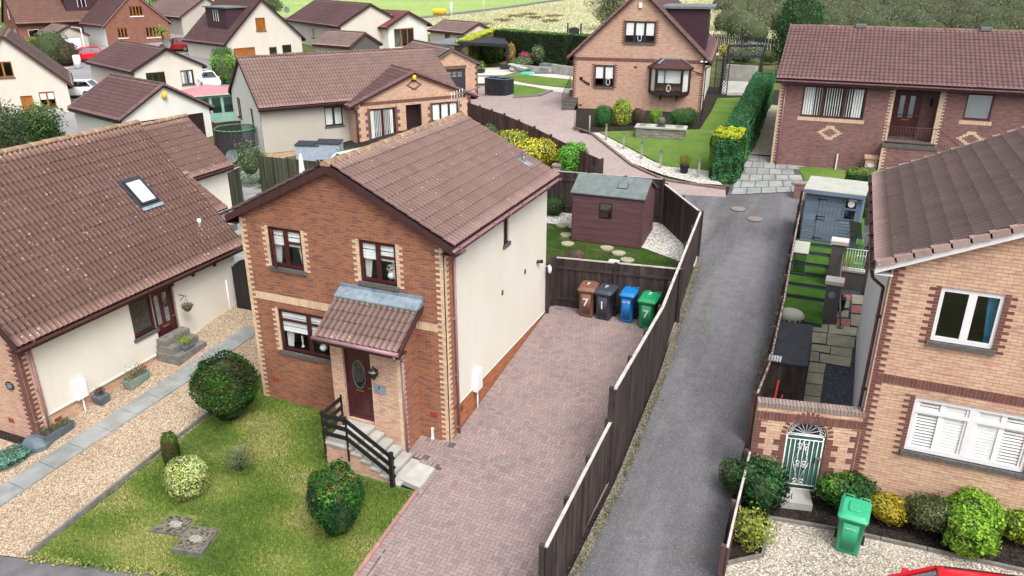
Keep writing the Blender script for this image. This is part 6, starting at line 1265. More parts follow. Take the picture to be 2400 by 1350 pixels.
p=at(1972,700); t=potplant('planter','square black planter with tall bare canes below the cream railing',(9.22,10.6,float(T(9.2,10.6))),.17,.42,'black_paint',pal((120,110,80),(150,140,110)),.14,120,.05,square=True); mb=MB()
for i in range(3): mb.tube((-.04+.04*i,0,.3),(-.06+.05*i,.02,1.9),.008,5)
mb.build('canes','oak',t)
def chair(label,p,rz,m='charcoal',seatm='felt_pale',s=1.0,recl=.25):
    t=thing('garden_chair',label,'chair',tuple(p),rz); 
    for sx in (-1,1):
        for sy in (-1,1): mb=MB(); mb.tube((sx*.26,sy*.24,0),(sx*.26,sy*.2,.44 if sy>0 else .64),.015,6); mb.build('leg',m,t)
        mb=MB(); mb.bar((sx*.27,-.26,.64),(sx*.27,.3,.62),.05,.02); mb.build('armrest',m,t)
    mb=MB(); mb.box((-.24,-.25,.42),(.24,.24,.445)); mb.build('seat',seatm,t); mb=MB(); mb.obox((-.24,.22,.44),(.48,0,0),(0,recl,.68),(0,.02,-.01)); mb.build('backrest',seatm,t); return t
chair('grey slatted chair beside the blue-grey shed',(9.62,14.7,2.04),2.6,'metal_grey','metal_grey')
# ================= plants near =================
p=at(520,1005); bush('clipped_bush','largest clipped dark green bush with a brown top, left of the front door','' or (p[0],p[1]+.35),.88,.84,.92,pal((26,50,22),(40,76,26),(60,104,34),(74,74,36)),15000,.065,.80,.11,'clipped shrub',lift=.12,seed=3,taper=.62,corek=.90,tilt=.8,fr=2.5)
P,Nn=ell_pts(3200,.82,.78,.86,.78,.05,2.5,4,.05,zmin=.25); bl_=[o for o in bpy.data.objects if o.get('label','').startswith('largest clipped')][0]; P[:,2]+=1.03; leaves('browned_top',P,Nn,.06,pal((96,78,44),(84,60,40),(104,104,48)),bl_,9)
p=at(778,1280); bt=bush('clipped_bush','clipped barrel shaped dark green bush on the lawn near the driveway edge',(p[0],p[1]+.3),.64,.60,.82,pal((22,56,32),(30,76,38),(58,110,36),(26,60,40)),12000,.06,.74,.11,'clipped shrub',lift=.18,seed=8,taper=.5,corek=.90)
P,Nn=ell_pts(2600,.60,.56,.80,.72,.05,2.5,4,.05,zmin=.3); P[:,2]+=1.06; leaves('bright_top',P,Nn,.06,pal((92,140,44),(110,160,52),(104,84,48),(84,120,44)),bt,9)
p=at(402,1105); cb=bush('conifer','small slim columnar conifer with a bright green tip, on the lawn kerb',(p[0],p[1]+.1),.22,.22,.56,pal((44,66,28),(66,84,32),(84,72,40)),3000,.05,.85,.06,'conifer',seed=5,taper=.1)
P,Nn=ell_pts(600,.22,.22,.5,.8,.05,2.5,4,.05,zmin=.55); P[:,2]+=.62; leaves('bright_tip',P,Nn,.05,pal((84,150,40),(70,130,36)),cb,9)
p=at(432,1170); vb=bush('variegated_bush','round cream-variegated bush beside the slim conifer',(p[0],p[1]+.2),.50,.48,.50,pal((186,200,132),(166,186,112),(206,210,156),(116,148,66),(200,198,120)),6500,.055,.85,.09,seed=6,corek=.88,lift=0,cn=11)
p=at(566,1105); t=bush('sparse_shrub','thin grey-green sparse shrub on the lawn below the largest bush',(p[0],p[1]),.42,.42,.42,pal((110,124,86),(88,104,70),(130,140,104)),1500,.045,1,.25,seed=7,corek=.12,depth=.9,tilt=1.2)
mb=MB()
for i in range(26): a=random.uniform(0,6.28); r=random.uniform(.1,.4); mb.tube((0,0,0),(r*math.cos(a),r*math.sin(a),random.uniform(.4,.8)),.006,4,.003)
mb.build('twigs','bark',t)
mat('soil_bare',S(120,104,72,.7),S(96,84,60,.7),6,.95)
# right front bed
def pb(px,py,dy=0): p=at(px,py); return (p[0],p[1]+dy)
bush('laurel_bush','glossy dark green laurel bush left of the green gate',pb(1770,1195,.25),.62,.50,.62,pal((30,64,36),(42,84,44),(60,104,56),(24,50,32)),3600,.10,.9,.15,seed=11,asp=.45)
bush('overhanging_shrub','dark green shrub spilling over the low lane fence',pb(1722,1165,.1),.34,.36,.5,pal((34,66,38),(52,86,50),(76,96,56)),1400,.08,1,.2,seed=12)
bush('euonymus','mid green leafy shrub right of the green gate',pb(1968,1215,.35),.62,.45,.50,pal((36,80,34),(52,104,40),(34,66,34),(84,128,48)),3400,.08,.9,.15,seed=13)
bush('golden_shrub','small golden-yellow leaved shrub behind the emerald bin',pb(2078,1235,.25),.48,.36,.34,pal((150,140,40),(180,160,48),(96,104,36),(120,116,40)),2200,.07,.9,.15,seed=14)
bush('grey_shrub','wispy grey-green shrub between the golden and the bright lime shrubs',pb(2168,1262,.25),.52,.45,.52,pal((96,104,66),(120,124,84),(76,88,54)),3200,.055,1,.2,seed=15,depth=.4)
bush('lime_shrub','largest bright lime-green shrub under the shuttered window',pb(2268,1300,.35),.82,.55,.56,pal((116,160,48),(140,182,58),(88,132,40),(156,190,76)),6500,.085,.85,.14,seed=16)
bush('lime_shrub','smaller lime-green shrub at the right frame edge',pb(2388,1290,.3),.42,.40,.42,pal((130,170,50),(170,180,60),(96,130,44)),1500,.09,.9,.2,seed=17,depth=.5)
bush('azalea','open shrub with yellow-green and reddish leaves in the corner bed',pb(1758,1285,.1),.44,.48,.46,pal((150,164,76),(176,176,86),(120,140,64),(146,156,70)),900,.09,1,.3,seed=18,corek=.1,depth=.9,tilt=1)
# left house plants
def trough(label,px,L_,w_,h_,rz,palette,n=500,m='slate_pot',ph=.14):
    p=at(*px); t=thing('planter',label,'planter',(p[0],p[1],p[2]+.02),rz); mb=MB(); mb.loft([[(x*L_/2*k,y*w_/2*k,z) for x,y in ((-1,-1),(1,-1),(1,1),(-1,1))] for k,z in ((.86,0),(1,h_),(.9,h_),(.88,h_-.05))],smooth=False); mb.build('trough',m,t)
    r=np.random.default_rng(n); P=np.column_stack([r.uniform(-.42,.42,n)*L_,r.uniform(-.4,.4,n)*w_,h_-.03+np.abs(r.normal(size=n))*ph*.5]); leaves('foliage',P,np.tile([0,0,1.],(n,1)),.05,palette,t,n); return t
mat('slate_pot',S(96,106,116),S(78,88,98),4,.6); mat('sage_pot',S(128,146,134),S(108,126,116),4,.7)
trough('slate trough of brown-green bedding under the white meter cabinet',(135,1022),.95,.36,.26,R_(91),pal((120,104,60),(96,110,50),(84,70,50)),500)
trough('sage green trough with heather and a leafy plant beside the steps',(322,900),.85,.32,.28,R_(91),pal((90,110,60),(110,84,70),(120,130,80)),500,'sage_pot',.3)
p=at(240,945); potplant('planter','small square slate pot with dark heather, between the two troughs',(p[0],p[1],p[2]+.02),.19,.26,'slate_pot',pal((90,60,56),(70,60,50)),.16,250,.04,square=True)
p=at(432,830); potplant('planter','square slate pot with yellow-green flowers on the gravel right of the steps',(p[0]+.1,p[1],p[2]+.02),.23,.36,'slate_pot',pal((150,160,60),(110,140,50),(90,110,50)),.28,500,.05,square=True,sq=.6)
mb=MB(); r=np.random.default_rng(2); p=at(86,1046); secs=[]
for z,s in ((-.1,.34),(.12,.34),(.26,.24),(.30,.12)): secs.append([(p[0]+s*1.2*math.cos(a)*(1+.12*math.sin(3*a)),p[1]+s*math.sin(a)*(1+.15*math.cos(2*a)),p[2]+z) for a in np.linspace(0,6.283,8,endpoint=False)])
mb.loft(secs,smooth=False); o=mb.build('boulder','slate_pot'); tag(o,'dark blue-grey boulder at the foot of the left house downpipe','boulder')
q=P3(f2r,5.60,0,0); hx=-17.98+q[0]+.32; hy=-3.95+q[1]; hz=-.5+1.98; t=thing('hanging_basket','hanging basket on a black bracket right of the dark door','hanging basket',(hx,hy,hz)); mb=MB(); mb.lathe([(.02,-.16),(.10,-.10),(.16,0),(.17,.02)],n=14); mb.build('basket','sill_grey',t)
P,Nn=ell_pts(300,.19,.19,.10,1,.2,4,5,.5); P[:,2]+=.05; leaves('foliage',P,Nn,.05,pal((96,120,56),(120,104,70)),t,5); mb=MB()
for a in (0,2.1,4.2): mb.tube((.16*math.cos(a),.16*math.sin(a),.02),(0,0,.32),.004,4)
mb.build('chain','black_paint',t)
bush('blue_groundcover','low blue-green carpet plant at the bottom left frame edge',pb(22,1082,0),.55,.4,.14,pal((110,160,150),(86,134,126),(140,180,168)),2600,.05,.8,.2,seed=21,cat='ground cover plant')
# plants around the middle
bush('yellow_shrub','golden-green variegated shrub above the roof ridge end, farthest of the bright three',pb(1205,358,-.25),1.05,.8,.72,pal((176,184,60),(140,150,60),(200,204,90),(110,124,56)),3600,.10,.9,.18,seed=31)
bush('yellow_shrub','brightest yellow shrub, middle of the three against the brown fence',pb(1274,388,-.25),1.15,.9,.78,pal((210,208,60),(232,222,84),(168,170,50),(190,180,60)),4200,.10,.9,.18,seed=32)
bush('laurel_shrub','fresh bright green laurel between two brick pillars',pb(1347,410,-.25),1.05,.62,.84,pal((96,160,54),(120,186,68),(74,134,44),(104,164,58)),4600,.10,.85,.12,seed=33)
bush('green_shrub','mid green low shrub behind the roof, left of the yellow shrubs',pb(1155,322),.75,.7,.42,pal((84,110,60),(100,128,70),(70,92,50)),1500,.09,.9,.2,seed=34)
bush('blue_shrub','small blue-green tuft by the brown fence near the aerial',pb(1118,302),.35,.35,.3,pal((110,140,124),(130,156,140)),500,.08,1,.2,seed=35)
bush('round_bush','dark green round bush beside the cream side wall',pb(1295,505,.1),.46,.46,.40,pal((40,80,32),(56,100,38),(34,64,28)),2200,.06,.85,.1,seed=36)
bush('purple_bush','round purple heather bush on the wall beside the garden steps',(.02,10.2,float(T(0,10.2))+.32),.40,.40,.34,pal((110,78,80),(132,96,94),(90,64,66)),2000,.05,.85,.08,seed=37)
# brick pillars behind fence
for k,((x,y),(xt,yt),lab) in enumerate((((1305,425),(1304,384),'brick gate pillar left of the bright laurel'),((1392,425),(1391,382),'brick gate pillar right of the bright laurel'))):
    p=at(x,y); h=topz(p,xt,yt)-p[2]; t=thing('brick_pillar',lab,'pillar',tuple(p),.1,'brick pillars by the laurel'); mb=MB(); mb.cbox(0,0,-.3,.36,.36,h+.2); mb.build('shaft','brick_tan',t); mb=MB(); mb.cbox(0,0,h-.1,.46,.46,.09); mb.build('cap_stone','iron',t)
p=at(1319,418); h=topz(p,1319,398); mb=MB(); mb.box((p[0]-.10,p[1]-.2,h-.22),(p[0]+.10,p[1]-.18,h+.10)); o=mb.build('warning_sign','upvc_white'); tag(o,'small yellow and white notice on the fence by the laurel','sign'); mb=MB(); mb.box((-.07,-.01,-.18),(.07,-.004,.0)); mb.v=[(x+p[0],y+p[1]-.2,z+h) for x,y,z in mb.v]; mb.build('yellow_panel','alarm_yellow',o)
# garden retaining wall, stepping stones
t=thing('garden_wall','low brown garden wall with a pale coping beside the stepping stones','wall',(1.22,8.8,float(T(1.2,8.8)))); mb=MB(); mb.box((-.14,0,-.2),(.14,2.6,.42)); mb.build('wall','brick_plum',t); mb=MB(); mb.box((-.19,-.05,.42),(.19,2.65,.50)); mb.build('coping','concrete_pale',t)
t=thing('garden_wall','brown planter wall holding the purple bush','wall',(-1.1,8.6,float(T(-1,8.6)))); mb=MB(); mb.box((0,0,-.2),(1.2,2.5,.45)); mb.build('wall','brick_plum',t); mb=MB(); mb.box((.02,.02,.45),(1.18,2.48,.47)); mb.build('planting_soil','mulch',t)
mb=MB(); mb.box((.15,9.5,float(T(.5,9.5))),(1.05,9.9,float(T(.5,9.5))+.12)); mb.box((.15,9.9,float(T(.5,9.9))),(1.05,10.35,float(T(.5,9.9))+.22)); o=mb.build('garden_steps','slab_tan'); tag(o,'two tan slab steps beside the low brown garden wall','steps')
for i,(x,y) in enumerate(((1318,530),(1328,552),(1330,573),(1422,583),(1450,595),(1470,611))):
    p=at(x,y); mb=MB(); r=.26; pts8=[(p[0]+r*1.05*math.cos(a)*(1+.06*math.sin(3*a)),p[1]+r*math.sin(a),p[2]+.0) for a in np.linspace(0,6.283,12,endpoint=False)]; mb.prism(pts8,(0,0,.06)); o=mb.build('stepping_stone','slab_tan'); tag(o,'round tan stepping stone in the shed lawn, number %s counted from the house gable'%('one two three four five six'.split()[i]),'stepping stone','stepping stones')
# bollards, planter fountain, pot, gate
for i,((x,y),(xt,yt)) in enumerate((((1420,330),(1421,291)),((1461,351),(1462,311)),((1503,374),(1504,332)),((1547,396),(1549,353)),((1636,418),(1638,373)))):
    p=at(x,y); h=topz(p,xt,yt)-p[2]; t=thing('bollard_light','slim grey timber bollard light in the pale gravel, %s from the black iron gate'%('first second third fourth fifth'.split()[i]),'bollard light',tuple(p),.2,'bollard lights'); mb=MB(); mb.cbox(0,0,-.1,.10,.10,h); mb.build('post','post_grey',t); mb=MB(); mb.cbox(0,0,h-.1,.13,.13,.12); mb.build('lamp_head','metal_grey',t)
p=at(1548,322); t=thing('stone_planter','grey stone raised planter with a round pot fountain on the lawn','planter',(p[0],p[1],p[2]+.05),R_(7)); mb=MB(); mb.box((-1.35,-.45,-.2),(1.35,.45,.5)); mb.build('planter_wall','brick_stone',t)
mb=MB(); mb.box((-1.42,-.52,.5),(1.42,-.33,.58)); mb.box((-1.42,.33,.5),(1.42,.52,.58)); mb.box((-1.42,-.33,.5),(-1.22,.33,.58)); mb.box((1.22,-.33,.5),(1.42,.33,.58)); mb.build('coping','concrete',t)
mb=MB(); mb.box((-1.22,-.33,.45),(1.22,.33,.51)); mb.build('gravel_fill','gravel_white',t); mb=MB(); mb.cbox(0,0,.5,.4,.4,.15); mb.lathe([(.1,.62),(.19,.72),(.22,.86),(.17,1.02),(.09,1.08)],n=14); mb.build('pot_fountain','sill_grey',t); mb=MB(); mb.box((-.65,.1,.5),(-.25,.25,.62)); mb.build('stone_block','concrete_pale',t)
for sx in (-1,1): P,Nn=ell_pts(160,.22,.2,.14,1,.2,4,5,.5); leaves('alpine_plant',P+np.array([sx*1.0,.05,.58]),Nn,.05,pal((120,134,110),(140,150,120)),t,5)
p=at(1603,407); potplant('potted_bush','round brown-green bush in a dark grey pot on the white gravel',(p[0],p[1],p[2]+.04),.24,.42,'charcoal',pal((120,110,40),(140,124,50),(90,96,40)),.36,1500,.05,sq=.8)
t=thing('iron_gate','low black iron railing gate with pale posts by the paved drive','gate',tuple(at(1347,306)),0); a=at(1347,306); b=at(1381,316); v_=b-a; mb=MB()
for i in range(9): q=v_*(i/8); mb.tube(q,q+Z*.95,.010,5)
for z in (.1,.95): mb.tube(Z*z,v_+Z*z,.014)
mb.build('gate_bars','black_paint',t); mb=MB(); mb.tube((0,0,-.1),(0,0,1.15),.05); mb.tube(v_-Z*.1,v_+Z*1.1,.05); mb.build('gate_posts','post_grey',t)
for nm,lab,px,rx,ry,rz_,pp,sz in (('box_bush','dark green clipped bush nearest the iron gate',(1408,300),.62,.5,.62,pal((40,104,44),(56,128,50),(34,84,38)),.07),('golden_bush','yellow-green tall twin clipped shrub under the gable',(1452,298),.55,.45,.78,pal((150,170,60),(180,190,80),(120,140,50)),.09),
  ('purple_bush','bare purplish shrub at the middle of the gable wall',(1492,297),.42,.36,.48,pal((104,72,74),(88,66,62),(110,90,70)),.06),('lime_bush','small light green clipped bush below the bay',(1532,299),.42,.36,.5,pal((124,168,50),(96,144,44),(150,184,66)),.06),('box_bush','wide dark green clipped bush at the right corner of the gable',(1597,300),.95,.55,.55,pal((44,108,46),(60,130,52),(36,88,40)),.07)):
    bush(nm,lab,pb(px[0],px[1],.4),rx,ry,rz_,pp,2600,sz,.8,.08,seed=px[0])
# hedges
hp=[at(x,y,2.0) for x,y in ((1706,332),(1757,240),(1795,170))]; hedge('conifer_hedge','long dark green conifer hedge running back beside the sunny lawn',[tuple(p[:2]) for p in hp],1.15,2.0,pal((60,112,70),(78,136,86),(48,94,58),(98,152,96)),1300,.085,seed=4,amp=.12)
p=at(1692,432); hedge('golden_hedge','tall yellow-topped clipped hedge block at the near end of the dark hedge',[(p[0]-.08,p[1]+.45),(p[0]+.0,p[1]+1.9)],1.35,2.15,pal((50,96,46),(70,116,50),(40,80,40),(110,140,50)),2600,.07,toppal=pal((190,196,56),(206,210,70),(150,170,50)),seed=5,amp=.10)
hp=[at(x,y,2.6) for x,y in ((1085,95),(1166,66))]; hedge('golden_hedge','sloping hedge with a bright yellow-green top behind the garage',[tuple(p[:2]) for p in hp],1.6,2.6,pal((120,136,44),(96,112,40),(140,150,52)),260,.14,toppal=pal((190,196,70),(206,208,84)),seed=6)
hp=[at(x,y,3.0) for x,y in ((1168,68),(1336,80))]; hedge('conifer_hedge','tall dark hedge wall at the back of the garden, left of the arched door',[tuple(p[:2]) for p in hp],1.2,3.0,pal((44,62,40),(56,76,46),(36,50,34)),240,.14,seed=7,toppal=pal((84,120,54),(104,140,60)))
hp=[at(x,y,3.0) for x,y in ((1352,80),(1420,84))]; hedge('conifer_hedge','dark hedge piece between the arched door and the tall gable house',[tuple(p[:2]) for p in hp],1.2,3.0,pal((44,62,40),(56,76,46),(36,50,34)),240,.14,seed=8,toppal=pal((84,120,54),(104,140,60)))
p=at(1344,122); t=thing('arched_door','dark arched garden door set in the tall hedge','gate',tuple(p)); mb=MB()
for i in range(7): x=-.6+.17*i; mb.box((x,0,0),(x+.16,.05,2.35+.25*math.cos((x+.08)*2.2)))
mb.build('boards','charcoal',t); mb=MB()
for x in (-.8,.7): mb.box((x,-.05,0),(x+.14,.1,3.0))
mb.build('posts','fence_dark',t)
p=at(2060,415); hedge('hedge','dark clipped hedge behind the blue-grey shed',[(8.9,19.6),(12.5,19.9)],.9,1.9,pal((40,78,40),(56,96,46),(34,64,34)),500,.08,seed=9,toppal=pal((110,140,56),(90,124,50)))

t=thing('cold_frame','glazed cold frame with pale sloping lid between the lane fence and the turf steps','cold frame',(7.5,12.45,1.5)); mb=MB()
for x in (0,.42):
    for y in (0,.55): mb.box((x,y,0),(x+.03,y+.03,.95 if y else .75))
for z in (.02,.4,.74): mb.box((0,0,z),(.45,.025,z+.03))
for x in (0,.42): mb.box((x,0,.02),(x+.03,.58,.05))
mb.build('frame','shed_grey',t); mb=MB(); mb.face([(.02,0,.03),(.43,0,.03),(.43,0,.74),(.02,0,.74)]); mb.face([(.45,.02,.03),(.45,.56,.03),(.45,.56,.9),(.45,.02,.74)]); mb.build('glazing','glass_dark',t); mb=MB(); mb.prism([(-.03,-.05,.80),(.48,-.05,.80),(.48,.62,1.02),(-.03,.62,1.02)],(0,0,.03)); mb.build('lid','felt_pale',t)
t=thing('wall_lantern','small white lantern on the corner by the narrow dark gate','lamp',(.02,7.0,2.55)); mb=MB(); mb.tube((0,0,.0),(.2,-.05,.1),.012); mb.lathe([(.03,-.18),(.06,-.12),(.07,.02),(.04,.07),(.01,.12)],(.2,-.05,.0),8); mb.build('lantern_body','upvc_white',t)
# ================= cars =================
for nm,c in (('car_red',(214,24,44)),('car_white',(240,240,244)),('car_blue',(90,150,200)),('car_darkred',(150,24,36))): mat(nm,S(*c,.85),tuple(v*.97 for v in S(*c,.85)),.4,.18,spec=.6)
def car(label,p,rz,paint,L=4.1,Wd=1.76,Hh=1.47,hatch=True,seats=False):
    t=thing('parked_car',label,'car',tuple(p),rz); 
    def sec(x,hw,zb,zt,r=.16,n=4,tum=0):
        P=[]
        for sy,sz,a0 in ((1,1,0),(-1,1,90),(-1,-1,180),(1,-1,270)):
            for i in range(n+1): a=math.radians(a0+90*i/n); w_=hw-(tum if sz>0 else 0); P.append((x,sy*(w_-r)+r*math.cos(a),(zt-r if sz>0 else zb+r)+r*math.sin(a)))
        return P
    h=L/2; mb=MB(); bt=.92
    mb.loft([sec(-h,.55,.34,.66,.1),sec(-h+.12,.76,.24,.74,.14),sec(-h+.5,Wd/2-.03,.20,.82,.16),sec(-h+1.0,Wd/2,.18,.90,.16),sec(-.35,Wd/2,.18,bt,.14),sec(h-.8,Wd/2,.18,bt+.03,.14),sec(h-.3,Wd/2-.04,.22,bt+.02,.15),sec(h-.06,.74,.30,.86,.14),sec(h,.62,.38,.76,.1)]); body=mb.build('body',paint,t)
    mb=MB(); cw=Wd/2-.08; zt=Hh
    x0,x1,x2,x3=-h+1.0,-h+1.72,h-.75,h-.18
    lo=[(x0,cw-.06),(x0,-cw+.06),(x3,-cw+.08),(x3,cw-.08)]; hi=[(x1,cw-.22),(x1,-cw+.22),(x2,-cw+.22),(x2,cw-.22)]
    A=[(x,y,bt-.03) for x,y in lo]; B=[(x,y,zt-.06) for x,y in hi]
    for i in range(4): a,b,c,d=A[i],A[(i+1)%4],B[(i+1)%4],B[i]; mb.face([a,b,c,d][::-1])
    mb.build('windows','glass_dark',t)
    mb=MB()
    for i in range(4): mb.bar(A[i],B[i],.07,.07)
    mb.bar((.1,cw-.03,bt-.02),(.08,cw-.21,zt-.05),.06,.05); mb.bar((.1,-cw+.03,bt-.02),(.08,-cw+.21,zt-.05),.06,.05)
    mb.loft([[(x,y*k,z) for x,y in ((x1-.03,cw-.2),(x1-.10,0),(x1-.03,-cw+.2),(0,-cw+.18),(x2+.03,-cw+.2),(x2+.08,0),(x2+.03,cw-.2),(0,cw-.18))] for k,z in ((1.0,zt-.07),(1.0,zt-.03),(.9,zt+.0),(.5,zt+.02))]); mb.build('roof',paint,t)
    mb=MB(); mb.box((x1+.05,-cw+.25,.35),(x3-.3,cw-.25,.5)); 
    for x in (-.35,.55):
        for y in (-.4,.4): mb.box((x,y-.25,.45),(x+.14,y+.25,1.18)); mb.box((x-.45,y-.25,.42),(x+.1,y+.25,.58))
    mb.build('seats','charcoal' if not seats else 'felt_grey',t)
    for x in (-h+.78,h-.80):
        for s_ in (-1,1):
            mb=MB(); mb.tube((x,s_*(Wd/2-.17),.31),(x,s_*(Wd/2+.01),.31),.31,20); w_=mb.build('wheel','rubber',t); mb=MB(); mb.tube((x,s_*(Wd/2+.005),.31),(x,s_*(Wd/2+.02),.31),.20,12); mb.build('rim','metal_grey',w_)
    for s_ in (-1,1):
        mb=MB(); mb.obox((-h+.10,s_*.52-.15,.56),(.12,0,.02),(0,.3,0),(0,0,.14)); mb.build('headlight','lamp_glass',t); mb=MB(); mb.obox((h-.12,s_*.62-.1,.66),(.08,0,0),(0,.2,0),(0,0,.2)); mb.build('tail_light','tool_red',t)
        mb=MB(); mb.cbox(-h+1.35,s_*(Wd/2+.05),.84,.12,.16,.11); mb.build('wing_mirror',paint,t)
    for s_ in (-1,1): mb=MB(); mb.bar((x1+.1,s_*(cw-.26),zt+.0),(x2-.1,s_*(cw-.26),zt+.0),.03,.03); mb.build('roof_rail','black_paint',t)
    return t
car('bright red car with black glass, cut by the bottom right frame corner',(11.76,-2.22,float(T(12,-2.3))+.02),.23-.02,'car_red',L=4.2)
p=at(806,428); car('white car almost hidden behind the ridge of the central roof',(p[0],p[1]+.6,p[2]),1.3,'car_white')
p=at(205,142); car('red hatchback by the white lamp post',tuple(p),1.1,'car_red')
p=at(58,108); car('pale blue and white car at the far left garages',tuple(p),.3,'car_white')
p=at(487,203); car('white car between the cream bungalow and the lime hedge',tuple(p),2.6,'car_white')
p=at(183,226); car('white car half hidden behind the far left cream gable',tuple(p),.4,'car_white')
p=at(420,119); car('red and white car behind the satellite dish bungalow',tuple(p),.3,'car_darkred')
# ================= street furniture =================
def lamp(label,px,top,hl=-1.2):
    p=at(*px); h=topz(p,*top)-p[2]; t=thing('street_lamp',label,'lamp post',tuple(p)); mb=MB(); mb.tube((0,0,0),(0,0,h),.09,8,.05); mb.build('column','upvc_white',t); mb=MB(); mb.bar((0,0,h),(hl,-.2,h+.1),.2,.12); mb.build('lantern','felt_pale',t)
lamp('white lamp post in front of the red gable house',(204,141),(190,66)); lamp('thin white lamp post on the golf course verge, left one',(546,40),(537,-60)); lamp('thin white lamp post by the track, right one',(1134,36),(1135,-30)); lamp('pale lamp post at the far left frame edge',(5,140),(-6,62),1.5)
p=at(184,160); t=thing('service_cabinet','white roadside service cabinet near the rounded shrubs','cabinet',tuple(p)); mb=MB(); mb.lathe([(.4,0),(.4,1.3),(.3,1.4)],n=10); mb.build('cabinet_body','upvc_white',t)
p=at(1030,36); t=thing('grit_bin','yellow grit bin beside the track','grit bin',tuple(p)); mb=MB(); mb.loft([rrect(2.0,1.2,0,.1),rrect(2.4,1.5,.9,.1),rrect(2.2,1.2,1.2,.1)]); mb.build('bin_body','alarm_yellow',t)
p=at(1058,36); mb=MB(); mb.tube((p[0],p[1],p[2]),(p[0],p[1],p[2]+2.4),.22,8); o=mb.build('marker_post','upvc_white'); tag(o,'short white marker post right of the yellow grit bin','post')
# ================= left plants =================
for nm,lab,px,rx,ry,rz_,pp in (('rounded_shrub','big rounded green clipped shrub near the roadside cabinet',(130,155),2.0,1.8,1.9,pal((66,96,50),(84,120,58),(52,78,42))),('red_shrub','dark red-purple rounded shrub beside the big green one',(160,154),1.3,1.2,1.3,pal((92,48,56),(76,40,48),(106,60,60))),
  ('olive_shrub','olive low shrub left of the big rounded green one',(105,148),1.7,1.3,1.3,pal((104,104,60),(84,90,52),(120,112,66))),('golden_shrub','golden yellow shrub on the far left road corner',(84,122),1.3,1.1,.9,pal((200,190,60),(170,160,56),(130,134,60)))):
    bush(nm,lab,pb(*px),rx,ry,rz_,pp,1800,.16,.85,.1)
bush('lime_hedge','lime green boxy shrub right of the white car and left of the bungalow gable',pb(530,195),1.3,1.1,1.35,pal((104,160,56),(130,186,66),(84,134,48)),2200,.13,.6,.06,seed=51)
bush('dark_hedge','taller darker boxy shrub behind the lime one',pb(516,188,.8),1.2,1.1,1.5,pal((70,110,46),(90,130,54),(50,84,38)),2000,.13,.6,.06,seed=52)
for k,(px,h,r,pp,lab) in enumerate((((106,356),3.0,1.75,pal((66,98,50),(84,116,60),(50,76,42),(96,124,72)),'bushy green tree in front of the oak door house, the right one'),((14,366),3.4,2.5,pal((80,98,66),(98,114,80),(60,78,54)),'bushy grey-green tree at the left frame edge, above the ridge'))):
    q=at(*px); tree('bushy_tree',lab,(q[0],q[1]),topz(q,px[0],256 if k==0 else 268)-q[2],r,pp,12000,.15,14,seed=60+k,clear=.0,squash=.9)
q=at(388,125); t=thing('palm_tree','small palm with spiky yellow-green head beside the red gable','palm tree',tuple(q)); mb=MB(); hp_=topz(q,392,75)-q[2]; mb.tube((0,0,0),(0,0,hp_),.18,8,.13); mb.build('trunk','bark',t); r=np.random.default_rng(3); mb=MB()
for i in range(90):
    a=r.uniform(0,6.28); e=r.uniform(-.5,1.4); d=np.array([math.cos(a)*math.cos(e),math.sin(a)*math.cos(e),math.sin(e)]); s_=np.array([-math.sin(a),math.cos(a),0])*.05; c=np.array([0,0,hp_]); L=r.uniform(1.0,1.6); m_=c+d*L*.6+Z*.08; e_=c+d*L-Z*.25*L; v=r.uniform(.8,1.2); col=tuple(np.array(S(140,160,84))*v)
    mb.face([c-s_,c+s_,m_+s_*.8,m_-s_*.8],0,col); mb.face([m_-s_*.8,m_+s_*.8,e_],0,col)
mb.build('fronds','leaf',t)
# summerhouse
q=at(500,282); t=thing('summerhouse','pale green summerhouse with a flat pink felt roof beside the bungalow','summerhouse',(q[0]-.6,q[1]+.3,q[2]-.1),R_(53)); mat('green_paint',S(150,190,176,.8),S(134,174,162,.8),3,.6); mat('felt_pink',S(212,140,144,.78),S(196,126,132,.78),3,.8); mat('white_green',S(196,220,208,.8),None,3,.5)
pts6=[(-1.7,-1.3),(1.7,-1.3),(2.2,-.2),(2.2,1.6),(-1.7,1.6)]; mb=MB(); mb.prism([(x,y,0) for x,y in pts6],(0,0,2.15)); mb.build('walls','green_paint',t); mb=MB(); ap=(0.2,.2,2.75); P=[(x*1.15,y*1.15,2.16) for x,y in pts6]
for a,b in zip(P,P[1:]+P[:1]): mb.face([a,b,ap])
mb.prism(P,(0,0,-.08),1); mb.build('roof',['felt_pink','white_green'],t); mb=MB()
for a,b in zip(pts6,pts6[1:]+pts6[:1]):
    a,b=np.array(a),np.array(b); L=np.linalg.norm(b-a); n=max(1,int(L/.8)); nrm=np.array([(b-a)[1],-(b-a)[0]])/L
    for i in range(n): s=a+(b-a)*(i+.12)/n; e=(b-a)/n*.76; mb.obox((s[0]+nrm[0]*.0,s[1]+nrm[1]*.0,.75),(*e,0),(*(nrm*.02),0),(0,0,1.15))
mb.build('windows','glass_dark',t); mb=MB()
for a in pts6: mb.cbox(a[0],a[1],0,.12,.12,2.15)
mb.build('corner_posts','white_green',t)
